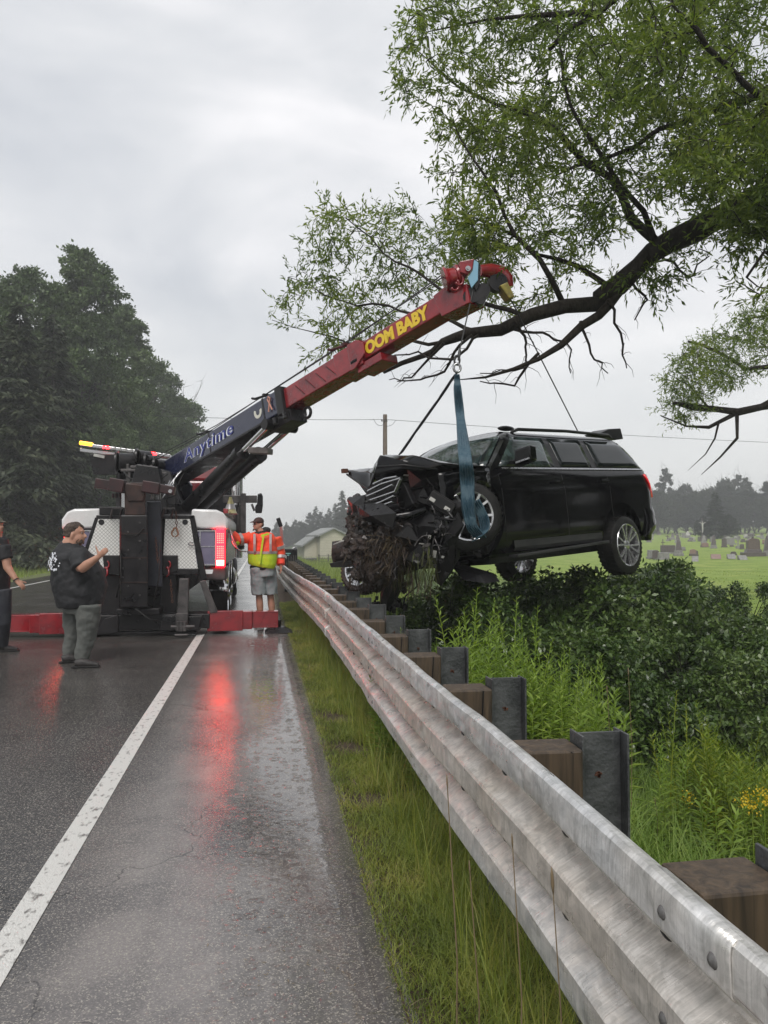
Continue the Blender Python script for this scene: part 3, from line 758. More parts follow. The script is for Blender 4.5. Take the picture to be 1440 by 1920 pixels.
def place(proto, used, px, d, label, cat, s=1.0, rz=None, group=None, z=None, sz=None):
    p = at(px, 1010, d); zz = hzf(p.x, p.y) if z is None else z
    M4 = Matrix.Translation((p.x, p.y, zz - .05)) @ Matrix.Rotation(random.uniform(0, 6.28) if rz is None else rz, 4, 'Z') @ Matrix.Diagonal((s, s, s * (sz or 1), 1))
    if not used: proto.matrix_basis = M4; WM[proto] = M4; tag(proto, label, cat, group); used.append(1); return proto
    o = dup(proto, M4); o['label'] = label; o['category'] = cat
    if group: o['group'] = group
    return o

# ------------------------------------------------------------------ the big willow (right)
def L3(*p): return [at(*q) for q in p]
limbs = [
    (L3((2050, 1100, 12.2), (1960, 900, 12.2), (1820, 620, 12.0), (1700, 430, 11.8), (1560, 350, 11.6), (1440, 362, 11.4), (1380, 385, 11.3), (1310, 418, 11.2), (1260, 455, 11.2), (1200, 503, 11.2), (1160, 537, 11.2), (1120, 560, 11.2)), .42, .125),
    (L3((1120, 560, 11.2), (1060, 578, 11.1), (1000, 592, 11.0), (940, 612, 11.0), (880, 628, 11.3), (830, 645, 11.8), (780, 668, 12.3), (720, 697, 12.8)), .115, .03),
    (L3((1165, 540, 11.2), (1120, 590, 11.1), (1060, 643, 11.0), (1010, 668, 10.9), (960, 688, 10.9), (905, 702, 10.8), (850, 713, 10.8)), .085, .012),
    (L3((1300, 440, 11.2), (1245, 462, 11.2), (1185, 400, 11.3), (1145, 340, 11.4), (1095, 300, 11.4), (1050, 255, 11.5), (1000, 215, 11.6), (930, 190, 11.6), (870, 165, 11.7), (800, 110, 11.8)), .085, .010),
    (L3((1290, 450, 11.2), (1240, 468, 11.2), (1200, 390, 11.0), (1160, 345, 10.9), (1125, 290, 10.8), (1090, 240, 10.7), (1055, 150, 10.6), (1045, 60, 10.6)), .06, .012),
    (L3((1560, 120, 11.0), (1440, 165, 10.9), (1310, 208, 10.8), (1240, 245, 10.8), (1180, 270, 10.9), (1120, 300, 11.0), (1040, 330, 11.2)), .09, .012),
    (L3((1700, 430, 11.8), (1660, 200, 11.6), (1560, 120, 11.0), (1400, -60, 10.6), (1250, -90, 10.6), (1130, 18, 10.6), (1080, 52, 10.7), (1030, 92, 10.7)), .20, .02),
    (L3((1560, 350, 11.6), (1500, 250, 10.2), (1420, 180, 9.6), (1330, 100, 9.3), (1260, 10, 9.2)), .10, .02),
    (L3((1700, 430, 11.8), (1600, 470, 10.6), (1500, 460, 9.8), (1440, 480, 9.5), (1400, 520, 9.4)), .08, .012),
    (L3((1150, 545, 11.2), (1090, 500, 11.4), (1010, 480, 11.5), (930, 420, 11.5), (860, 400, 11.5)), .05, .010),
    (L3((990, 594, 11.0), (900, 570, 11.6), (810, 520, 12.4), (720, 470, 13.0), (650, 410, 13.4)), .040, .007),
    (L3((900, 622, 11.2), (800, 590, 12.2), (700, 575, 13.2), (610, 555, 13.8), (540, 520, 14.0)), .036, .007),
    (L3((830, 645, 11.8), (740, 640, 12.6), (650, 640, 13.4), (560, 610, 14.0), (510, 600, 14.0)), .03, .006),
    (L3((1060, 578, 11.1), (1010, 500, 11.0), (960, 440, 11.0), (900, 330, 11.0), (850, 230, 11.1)), .045, .008),
    (L3((1130, 18, 10.6), (1000, 30, 10.8), (900, 40, 11.0), (800, 60, 11.2)), .05, .008),
]
def pick(poly, n, d0, d1):
    xs_ = [p[0] for p in poly]; ys_ = [p[1] for p in poly]; out = []
    while len(out) < n:
        x = random.uniform(min(xs_), max(xs_)); y = random.uniform(min(ys_), max(ys_)); ins = False
        for (x1, y1), (x2, y2) in zip(poly, poly[1:] + poly[:1]):
            if (y1 > y) != (y2 > y) and x < (x2 - x1) * (y - y1) / (y2 - y1) + x1: ins = not ins
        if ins:
            w_ = at(x, y, random.uniform(d0, d1))
            if noise.noise(w_ * .95) + .45 * noise.noise(w_ * 2.3) > -.13 + random.uniform(-.12, .05): out.append(tuple(w_))
    return out
tg = []
tg += pick([(740, 60), (850, -60), (1100, -60), (1130, 60), (1080, 200), (1000, 330), (880, 300), (800, 250), (745, 170)], 330, 10.2, 12.6)
tg += pick([(800, 250), (900, 200), (1100, 150), (1250, 200), (1290, 380), (1200, 420), (1080, 470), (960, 500), (850, 440), (820, 330)], 330, 10.2, 12.4)
tg += pick([(1050, -60), (1500, -60), (1500, 250), (1300, 240), (1130, 200)], 560, 8.8, 12.2)
tg += pick([(1290, 230), (1500, 200), (1500, 440), (1340, 400), (1240, 330)], 330, 8.8, 11.8)
tg += pick([(1360, 400), (1500, 400), (1500, 560), (1400, 560), (1370, 500)], 110, 9.0, 10.4)
tg += pick([(620, 370), (700, 390), (850, 370), (900, 440), (830, 560), (700, 560), (560, 560), (540, 470)], 150, 12.9, 14.4)
tg += pick([(500, 590), (560, 520), (700, 560), (830, 600), (740, 650), (620, 680), (560, 660)], 70, 13.2, 14.6)
tg += pick([(850, 400), (1000, 430), (1120, 480), (1050, 560), (930, 590), (850, 560)], 110, 11.2, 12.6)
tg += pick([(1130, 540), (1330, 430), (1330, 500), (1220, 560)], 26, 10.6, 11.6)
wil = willow('willow_tree', 'large dark-limbed willow reaching in from the right over the wreck and the boom', 'tree', limbs, tg, (11.2, 9.6, hzf(11.2, 9.6)), leafL=.115, per=62, spread=.36)
# bare dead twigs under the long limb
m = MB(); dl = [[(1010, 668), (960, 720), (900, 715)], [(880, 628), (830, 700), (770, 715), (730, 712)], [(940, 612), (1020, 630), (1065, 640), (1070, 700)], [(1180, 520), (1215, 560), (1190, 600)], [(830, 645), (780, 700), (745, 715)], [(960, 600), (990, 640), (985, 690), (900, 700)],
     [(1090, 600), (1110, 660), (1140, 700)], [(1230, 470), (1290, 520), (1330, 480)], [(900, 625), (850, 672), (760, 660), (700, 680)], [(1140, 560), (1170, 650), (1175, 690)]]
for c in dl:
    pts = [at(x, y, 11.0 + max(0, 860 - x) * .013 + random.uniform(-.1, .2)) for x, y in c]; fine = []
    for a, b in zip(pts, pts[1:]):
        for i in range(4): q = a.lerp(b, i / 4); fine.append(q + V(tuple(RNG.normal(size=3))) * .02)
    fine.append(pts[-1]); k = len(fine); m.tube(fine, [.022 * (1 - .85 * i / k) + .003 for i in range(k)], 5)
    for j in range(2, k - 1):
        d_ = (fine[j] - fine[j - 1]).normalized() + V(tuple(RNG.normal(size=3))) * .8; m.tube([fine[j], fine[j] + d_ * .05 + V((0, 0, .02)), fine[j] + d_ * .10 + V((.02, 0, .01)), fine[j] + d_ * .15 + V((0, 0, -.04))], [.006, .005, .004, .002], 3)
m.build('dead_twigs', BARK, wil, smooth=180)['kind'] = 'stuff'

# second willow farther along the bank
limbs2 = [
    (L3((1800, 1010, 23.0), (1760, 880, 23.0), (1640, 760, 22.5), (1520, 735, 22.2), (1430, 762, 22.0), (1385, 772, 22.0), (1350, 768, 22.0), (1300, 765, 22.0), (1262, 755, 22.0)), .55, .03),
    (L3((1385, 772, 22.0), (1330, 800, 22.0), (1290, 800, 22.0), (1240, 780, 22.0)), .07, .015),
    (L3((1382, 772, 22.0), (1380, 820, 22.0), (1355, 862, 22.0), (1315, 890, 22.0)), .06, .01),
    (L3((1350, 790, 22.0), (1320, 850, 22.0), (1290, 882, 22.0)), .035, .008),
    (L3((1640, 760, 22.5), (1520, 690, 22.5), (1400, 690, 22.5), (1320, 650, 22.5), (1290, 640, 22.5)), .14, .02),
    (L3((1640, 760, 22.5), (1540, 600, 22.8), (1440, 590, 22.8), (1390, 600, 22.8)), .14, .02),
    (L3((1330, 765, 22.0), (1290, 720, 22.0), (1250, 700, 22.0)), .03, .008)]
tg2 = pick([(1235, 700), (1290, 650), (1350, 610), (1440, 560), (1560, 540), (1560, 700), (1430, 690), (1340, 740), (1260, 765)], 560, 20.5, 24)
tg2 += pick([(1235, 750), (1330, 740), (1330, 790), (1260, 800)], 30, 21.5, 22.5)
willow('willow_tree', 'smaller hazy willow hanging in at the right edge above the cemetery', 'tree', limbs2, tg2, (at(1800, 1010, 23).x, at(1800, 1010, 23).y, -.4), leafL=.13, per=46, twr=.010, step=.5, spread=.42)

# ------------------------------------------------------------------ trees left of the road
pA = broadleaf_mesh('poplar_tree', 'dome', 22, 5.6, 150, 60000, .27, POPLAR, 11)
pB = broadleaf_mesh('poplar_tree', 'column', 24, 5.0, 140, 60000, .27, POPLAR, 12)
pC = broadleaf_mesh('maple_tree', 'dome', 16, 5.4, 100, 34000, .27, POPLAR, 13, bare=5)
sA = conifer_mesh('spruce_tree', 18, 4.2, 26000, .55, SPRUCE, 21)
uA, uB, uC, uS = [], [], [], []
G = 'trees along the left side of the road'
place(pB, uB, 150, 56, 'tallest poplar on the left, its round top highest against the clouds', 'tree', 1.0, group=G)
place(pA, uA, 40, 52, 'broad poplar at the left edge of the photo behind the dark spruces', 'tree', .94, group=G)
place(pB, uB, 222, 64, 'poplar just right of the tallest one with a leaning side branch', 'tree', .93, group=G)
place(pA, uA, 285, 78, 'round topped poplar in the middle of the left tree row', 'tree', .92, group=G)
place(pC, uC, 340, 88, 'lower tree with bare twigs sticking out near the end of the left row', 'tree', 1.12, group=G)
place(pC, uC, 376, 104, 'last thin tree of the left row, above the boom lettering', 'tree', .95, group=G)
place(pA, uA, -70, 48, 'poplar cut off by the left edge of the photo', 'tree', .9, group=G)
place(pA, uA, 100, 74, 'poplar standing behind the tallest one, filling the gap to its left', 'tree', 1.08, group=G)
place(pC, uC, 250, 60, 'low leafy tree in the front of the left row behind the beacon bar', 'tree', .78, group=G)
place(pC, uC, 180, 54, 'low leafy tree at the roadside behind the man in black', 'tree', .72, group=G)
place(sA, uS, 30, 40, 'dark drooping spruce at the far left, nearest of the spruces', 'spruce', .80, group=G)
place(sA, uS, 95, 46, 'dark spruce in front of the tall poplars', 'spruce', .86, group=G)
place(sA, uS, -30, 42, 'dark spruce half outside the left edge', 'spruce', .85, group=G)
place(sA, uS, 165, 58, 'spruce just left of the white truck body', 'spruce', .78, group=G)
place(sA, uS, 300, 84, 'spruce hidden low behind the boom base', 'spruce', .85, group=G)
place(sA, uS, 230, 68, 'dark spruce between the low leafy trees behind the crane', 'spruce', .86, group=G)
place(pC, uC, 420, 150, 'pale low tree at the vanishing end of the road behind the cab', 'tree', .6, group=G)

for i, (x, y, s_, lb) in enumerate(((19, 2, .9, 'unseen added tree beside the road to the right of the camera'), (23, 9, .95, 'unseen added tree behind the large willow'), (17, -7, .9, 'unseen added tree behind the camera on the right'), (28, -2, 1.0, 'farther unseen added tree right of the camera'), (27, 16, .8, 'unseen added tree beyond the willow outside the right edge'))):  # unseen trees added so the car's black side mirrors dark foliage
    o = dup(pC, Matrix.Translation((x, y, hzf(x, y) - .1)) @ Matrix.Rotation(i * 1.3, 4, 'Z') @ Matrix.Scale(s_, 4), lb, 'unseen trees added on the bank for dark reflections'); o['category'] = 'tree'

# ------------------------------------------------------------------ far trees (right) and woods
fA = broadleaf_mesh('field_tree', 'dome', 9, 3.4, 60, 11000, .30, FARLEAF, 31, bare=5, trunk_r=.2)
fB = broadleaf_mesh('field_tree', 'column', 12, 2.6, 60, 11000, .30, FARLEAF, 32, bare=6, trunk_r=.2)
fS = conifer_mesh('fir_tree', 13, 3.2, 9000, .5, FARLEAF, 33)
ua, ub, us = [], [], []
Gw = 'hazy trees of the wood beyond the cemetery'
for row, (d0, n, sc0) in enumerate(((178, 22, 1.05), (196, 18, 1.25))):
    for i in range(n):
        px = 1175 + (i + random.random() * .7) * (400 / n); q = random.random()
        pr_, us_ = (fA, ua) if q < .6 else (fB, ub) if q < .96 else (fS, us)
        place(pr_, us_, px, d0 + random.uniform(-5, 5), 'hazy tree in the wood beyond the cemetery on the right', 'tree', sc0 * random.uniform(.85, 1.15), group=Gw, sz=random.uniform(.9, 1.1))
Gl = 'hazy trees of the wood behind the pale house'
for i in range(40):
    px = 515 + i * 6.5 + random.uniform(-3, 3); q = random.random(); d = 225 - i * 1.0 + random.uniform(-10, 10)
    pr_, us_ = (fA, ua) if q < .4 else (fB, ub) if q < .8 else (fS, us)
    place(pr_, us_, px, d, 'hazy tree in the distant wood between the road and the wreck', 'tree', (.58 + .0105 * min(i, 30)) * random.uniform(.9, 1.15), group=Gl)
place(fS, us, 641, 175, 'pointed fir standing above the distant wood just left of the wreck', 'fir', .97)
place(fS, us, 1342, 126, 'darker wide fir standing alone among the gravestones', 'fir', .84, sz=.72)
place(fA, ua, 1318, 128, 'low bushy tree at the left foot of the lone cemetery fir', 'tree', .42)
place(fA, ua, 1368, 127, 'low bushy tree at the right foot of the lone cemetery fir', 'tree', .45)

# ------------------------------------------------------------------ shrubs in the ditch
def shrub_mesh(name, h, w, n, leaf, seed):
    rg = np.random.default_rng(seed); th = thing(name, None, None); m = MB(); L = []
    for i in range(46):
        a = rg.uniform(0, 6.28); r = w * math.sqrt(rg.uniform(0, 1)); z = h * math.sqrt(max(.03, 1 - (r / w) ** 2)) * rg.uniform(.35, 1.0)
        L.append((r * math.cos(a), r * math.sin(a), z, rg.uniform(.16, .32)))
        m.tube([(0, 0, 0), (r * math.cos(a) * .35, r * math.sin(a) * .35, z * .6), (r * math.cos(a), r * math.sin(a), z)], [.02, .012, .004], 4, caps=False)
    m.build('stems', BARK, th, smooth=180)['kind'] = 'stuff'
    C = np.array(L); idx = rg.integers(0, len(C), n); dirs = nrm(rg.normal(size=(n, 3)) + np.array([0, 0, .3]))
    P = C[idx, :3] + dirs * (C[idx, 3] * rg.uniform(.3, 1.1, n))[:, None]; P[:, 2] = np.maximum(P[:, 2], .02)
    v, f = leaf_quads(P, dirs * .6 + rg.normal(size=(n, 3)) * .5 + np.array([0, 0, -.25]), rg.uniform(.6, 1.25, n) * leaf, rg.uniform(.4, .62, n) * leaf, rg.normal(size=(n, 3)) * .6 + np.array([0, 0, 1.2]))
    np_obj('foliage', v, f, SHRUBL, th, kind='stuff'); return th
hA = shrub_mesh('shrub', 2.2, 1.35, 12000, .085, 41); hB = shrub_mesh('shrub', 1.9, 1.6, 12000, .10, 42)
hu, hv = [], []
spots = [(905, 10.8, .92, 'dark shrub in the ditch directly below the dangling front fender'), (985, 11.2, 1.08, 'dark shrub below the middle of the hanging wreck'), (1075, 10.9, 1.12, 'leafy dark shrub under the running board'),
         (1150, 11.6, 1.16, 'shrub just left of the hanging rear wheel'), (1222, 12.0, 1.18, 'tallest ditch shrub, rising under the rear wheel'), (1300, 11.5, .90, 'shrub right of the rear wheel in front of the mown cemetery'),
         (1372, 11.0, .82, 'shrub near the right edge below the gravestones'), (1450, 10.6, .84, 'shrub at the right edge of the photo'), (850, 14.0, .82, 'shrub farther back behind the torn bumper'), (800, 15.0, .66, 'small shrub behind the dripping mud and grass'),
         (1010, 14.0, 1.0, 'shrub in the second row behind the wreck sill'), (1120, 14.5, 1.02, 'second row shrub seen between the two rear wheels'), (1400, 14.5, .70, 'second row shrub behind the shrubs at the right edge'), (1310, 15.5, .68, 'second row shrub bordering the cemetery lawn'), (1240, 15.5, .95, 'second row shrub behind the tallest one')]
spots += [(850, 9.6, .72, 'leafy shrub nearest the hanging bumper debris'), (925, 9.2, .78, 'shrub just behind the weeds, under the front wheel'), (1010, 8.9, .80, 'front shrub in the middle of the ditch'), (1100, 9.0, .80, 'front shrub right of the middle of the ditch'), (1190, 9.2, .78, 'front shrub below the rear wheel'), (1290, 9.3, .72, 'front shrub above the goldenrod clump'), (1390, 9.0, .70, 'front shrub at the right edge above the yellow flowers')]
for i, (px, d, s_, lb) in enumerate(spots):
    if i % 2: place(hB, hv, px, d, lb, 'shrub', s_, group='dark shrubs growing in the ditch')
    else: place(hA, hu, px, d, lb, 'shrub', s_, group='dark shrubs growing in the ditch')

# ------------------------------------------------------------------ leafy weeds (goldenrod, willowherb)
def weed_mesh(name, h, nst, spread, seed, nleaf=60, leaf=.10, mat=None, bushy=False):
    rg = np.random.default_rng(seed); th = thing(name, None, None); m = MB(); P = []; D = []
    for s_ in range(nst):
        a = rg.uniform(0, 6.28); r = spread * math.sqrt(rg.uniform(0, 1)); b = V((r * math.cos(a), r * math.sin(a), 0)); hh = h * rg.uniform(.7, 1.05)
        ln = V((rg.normal() * .10, rg.normal() * .10, 0)); pts = [b + ln * (t ** 2) * hh + V((0, 0, hh * t)) for t in (0, .3, .6, .85, 1)]
        m.tube(pts, [.006, .005, .004, .003, .0015], 4, caps=False)
        for i in range(nleaf):
            t = .12 + .88 * (i / nleaf); q = b + ln * (t ** 2) * hh + V((0, 0, hh * t)); an = i * 2.4 + rg.normal() * .3; up = .15 + 1.0 * t ** 3
            P.append(tuple(q)); D.append((math.cos(an), math.sin(an), up))
    m.build('stems', mat or WEEDL, th, smooth=180)['kind'] = 'stuff'
    P = np.array(P); D = np.array(D); n = len(P); hgt = P[:, 2] / h
    sz = leaf * (1.1 - .75 * np.clip(hgt, 0, 1) ** 2) * rg.uniform(.8, 1.2, n)
    v, f = leaf_quads(P, D, sz, sz * .22, np.tile(np.array([[0, 0, 1.]]), (n, 1)) + rg.normal(size=(n, 3)) * .15)
    np_obj('foliage', v, f, mat or WEEDL, th, kind='stuff'); return th
GOLD = leafm('budding_goldenrod', [(.08, .14, .02), (.17, .24, .03), (.32, .34, .04)], .5, .35, 4)
wA = weed_mesh('leafy_weed', 1.15, 5, .16, 51); wB = weed_mesh('leafy_weed', .95, 4, .13, 52, 46, .12); wC = weed_mesh('goldenrod_plant', 1.1, 9, .24, 53, 90, .085, GOLD)
wu, wv, wx = [], [], []
Gd = 'leafy weeds growing behind the guardrail'
NEAR = ['beside the nearest steel post', 'behind the second steel post', 'behind the third post', 'leaning toward the rail']
def wl_(px, d, s_, lb, k=0, grp=Gd):
    pr_, us_ = ((wA, wu), (wB, wv), (wC, wx))[k]
    return place(pr_, us_, px, d, lb, 'weed' if k < 2 else 'goldenrod', s_, group=grp)
ORD = ['first', 'second', 'third', 'fourth', 'fifth', 'sixth', 'seventh', 'eighth', 'ninth']
lst = [(705, 8.6), (690, 9.2), (728, 8.3), (770, 7.6), (752, 7.2), (748, 5.7), (735, 5.4), (790, 5.0), (835, 4.6), (850, 4.9), (872, 5.4), (895, 5.9), (905, 6.4), (925, 6.0), (945, 5.4), (965, 5.7), (985, 5.2), (1005, 5.5), (1030, 5.1), (1055, 5.5), (1080, 5.2), (1100, 5.7),
       (915, 7.0), (950, 7.4), (880, 7.3), (990, 6.6), (1030, 6.9), (860, 8.0), (830, 6.6), (810, 7.4), (1060, 6.3)]
lst += [(random.uniform(865, 1125), random.uniform(4.5, 6.4)) for _ in range(26)] + [(random.uniform(700, 830), random.uniform(5.6, 7.0)) for _ in range(10)]
for i, (px, d) in enumerate(lst):
    w_ = wl_(px, d, random.uniform(.85, 1.12) * (.72 if px < 840 or d > 6.2 else 1), 'x', i % 2); lo_ = w_.matrix_basis.translation; big_ = w_.matrix_basis.to_scale().z > .98; kx = int(round((lo_.y - 1.4) / .952)); ff = lo_.x - 1.2
    w_['label'] = ('tall ' if big_ else 'short ') + ['pale green leafy weed', 'broad-leaved green weed'][i % 2] + (' right beside the ' if ff < .35 else ' a step behind the ' if ff < .9 else ' down the bank behind the ') + ['nearest', 'second', 'third', 'fourth', 'fifth', 'sixth', 'seventh', 'eighth', 'ninth', 'tenth'][max(0, min(9, kx))] + ' guardrail post' 
for i, (px, d) in enumerate([(1290, 5.0), (1325, 4.7), (1350, 5.2), (1380, 4.8), (1410, 5.1), (1440, 4.7), (1300, 5.6), (1365, 5.6), (1430, 5.7)]):
    wl_(px, d, random.uniform(.9, 1.1), 'yellow-green budding goldenrod, ' + ORD[sorted([1290, 1325, 1350, 1380, 1410, 1440, 1300, 1365, 1430]).index(px)] + ' from the left in the lower right clump', 2, 'goldenrod clump at the lower right')
for i, (px, d) in enumerate([(1250, 4.5), (1330, 4.2), (1410, 4.3), (1450, 3.9), (1270, 5.3)]):
    wl_(px, d, random.uniform(.65, .85), 'darker leafy weed at the foot of the goldenrod clump, ' + ORD[[1250, 1270, 1330, 1410, 1450].index(px)] + ' from the left', i % 2, 'leafy weeds below the goldenrod')
m = MB(); yf = thing('flower_cluster', 'small yellow flower heads at the right edge beside the goldenrod', 'flowers', gnd(1400, 1560, -.8))
P = []
for c in ((1395, 1500, 4.2), (1432, 1488, 4.1), (1410, 1512, 4.15), (1440, 1500, 4.2), (1290, 1495, 4.6)):
    b = at(*c); P.append(np.array(b)[None] + RNG.normal(size=(50, 3)) * .022)
    m.tube([tuple(b), (b.x + .03, b.y + .03, b.z - .5)], .003, 4)
m.build('stem', WEEDL, yf)
P = np.concatenate(P); v, f = leaf_quads(P, rand_dirs(len(P), .5), .014, .012); np_obj('petals', v, f, YFLOW, yf, kind='stuff')

# ------------------------------------------------------------------ grass
def blades(P, Hh, W, lean, mat, name, label, seed=1, seg=3, curl=1.0):
    rg = np.random.default_rng(seed); n = len(P); a = rg.uniform(0, 2 * np.pi, n); ld = np.stack([np.cos(a), np.sin(a), np.zeros(n)], 1)
    b = a + np.pi / 2 + rg.normal(size=n) * .5; sd_ = np.stack([np.cos(b), np.sin(b), np.zeros(n)], 1)
    Hh = np.broadcast_to(Hh, (n,)) * rg.uniform(.5, 1.15, n); le = lean * rg.uniform(.3, 1.2, n) * Hh; vs = []
    for i in range(seg + 1):
        t = i / seg; c = P + ld * (le * t ** 2 * curl)[:, None]; c[:, 2] += Hh * (t - .25 * t * t * np.clip(le / Hh, 0, 1)); w = W * (1 - t ** 1.5 * .92) / 2
        vs += [c - sd_ * w, c + sd_ * w]
    v = np.stack(vs, 1).reshape(-1, 3); k = 2 * (seg + 1); base = np.arange(n)[:, None] * k
    f = np.concatenate([base + np.array([2 * i, 2 * i + 1, 2 * i + 3, 2 * i + 2]) for i in range(seg)])
    o = np_obj(name, v, f, mat, kind='stuff'); o['label'] = label; o['category'] = 'grass'; return o
def scatter(n, x0, x1, y0, y1, power=1.0, clump=0.0, seed=1):
    rg = np.random.default_rng(seed); x = rg.uniform(x0, x1, n); y = y0 + (y1 - y0) * rg.uniform(0, 1, n) ** power
    if clump:
        c = np.array([noise.noise(V((a * 2.2, b * 2.2, seed))) for a, b in zip(x, y)]); k = c > clump - .6 + rg.uniform(0, .5, n) ; x, y = x[k], y[k]
    return np.stack([x, y, hz(x, y)], 1)
P = scatter(95000, .46, 1.05, .9, 19, 1.55, .12, 61); rel = np.clip((P[:, 0] - .47) / .35, 0, 1)
blades(P, .022 + .105 * rel, .0038, 1.2, GRASS_V, 'verge_grass', 'olive and brown tufted grass between the wet road edge and the guardrail', 62)
P = scatter(3000, .72, 1.1, 1.0, 16, 1.3, 0, 63)
blades(P, .42, .0045, .55, GRASS_V, 'tall_verge_grass', 'taller grass blades leaning out from under the guardrail', 64)
P = scatter(38000, 1.1, 5.2, 2.2, 10, 1.1, .3, 65)
blades(P, .40, .008, .9, GRASS_M, 'bank_grass', 'long green grass on the ditch bank behind the guardrail posts', 66)
P = scatter(16000, 4.5, 9, 5.5, 12, 1.0, .3, 67)
blades(P, .75, .009, .9, GRASS_M, 'ditch_grass', 'tall arching grass in front of the dark shrubs', 68)
P = scatter(24000, 1.0, 7.5, 10, 26, 1.0, .2, 69)
blades(P, .95, .014, .5, GRASS_L, 'meadow_grass', 'light green meadow grass beyond the guardrail under the wreck', 70, seg=2)
P = scatter(30000, 1.0, 14, 26, 85, 1.0, .2, 71); P = P[P[:, 0] < .12 * P[:, 1] + 2.5]
blades(P, .80, .045, .5, GRASS_L, 'far_meadow_grass', 'pale meadow in front of the house', 72, seg=2)
P = scatter(14000, -14.5, -9.2, 20, 75, 1.2, .1, 73)
blades(P, .12 + .75 * np.clip((-P[:, 0] - 9.6) / 2, 0, 1), .022, .5, GRASS_L, 'roadside_grass', 'light grass strip along the left road edge below the trees', 74, seg=2)
P = scatter(26000, 10.5, 34, 11, 40, 1.3, 0, 75)
blades(P, .06, .02, .5, GRASS_L, 'lawn_edge_grass', 'short mown grass of the near cemetery lawn', 76, seg=2)
P = scatter(3500, .46, .95, .9, 12, 1.4, .75, 91)
blades(P, .10, .004, 1.6, STRAW, 'dead_grass', 'dead brown grass matted among the green verge tufts beside the road', 92)
# single seed stalks in front of the rail
Gs = 'dry seed stalks leaning against the guardrail'
for i, (a, b, c) in enumerate([((1060, 1800), (1035, 1640), .012), ((1185, 1900), (1180, 1818), .012), ((900, 1690), (838, 1460), .006), ((1010, 1790), (960, 1570), .006), ((960, 1870), (880, 1620), .006), ((1130, 1450), (1138, 1290), .010), ((1240, 1560), (1228, 1500), .008), ((1190, 1300), (1178, 1256), .01)]):
    dd = 1.75 if a[1] > 1650 else (2.2 if i < 5 else 4.4); tp = at(b[0], b[1], dd); bs_ = V((tp.x + .03, tp.y + .05, hzf(tp.x, tp.y)))
    md = bs_.lerp(tp, .55) + V((.015, 0, .03)); m = MB(); m.tube([bs_, md, tp], [.0022, .0018, .0012], 5)
    t_ = thing('grass_stalk', 'thin dry seed stalk beside the guardrail, ' + ORD[[838, 880, 960, 1035, 1138, 1178, 1180, 1228].index(b[0])] + ' from the left', 'grass stalk', bs_, Gs); m.build('stem', STRAW, t_)
    h_ = MB(); dr = (tp - md).normalized(); h_.tube([tp - dr * c * 4, tp - dr * c * 2, tp, tp + dr * c * 1.5], [.001, c * .35, c * .3, .0008], 6); h_.build('seed_head', STRAW, t_, smooth=180)
# bits of floating debris and leaves at the road edge
P = scatter(500, -.2, .55, 1.8, 12, 1.3, 0, 81); P[:, 2] = .004
v, f = leaf_quads(P, rand_dirs(len(P)) * np.array([1, 1, .05]), RNG.uniform(.008, .03, len(P)), .004, np.tile(np.array([[0, 0, 1.]]), (len(P), 1)))
o = np_obj('leaf_litter', v, f, STRAW, kind='stuff'); o['label'] = 'bits of straw and leaf floating at the wet road edge'; o['category'] = 'litter'
# ------------------------------------------------------------------ recovery truck
YR = 13.0                                   # plane of the truck's tail
tk = thing('recovery_truck', 'red, white and navy recovery truck seen from behind, its boom swung out over the guardrail', 'tow truck', V((-1.84, 17, 0)))
def q(px, py, Y=YR, dy=0):
    p = atY(px, py, Y); return V((p.x, Y + dy, p.z))
def plate(m, pts, dy, Y=YR):                # polygon in a tail plane, given real thickness dy
    return m.prism([q(x, y, Y) for x, y in pts], (0, dy, 0))
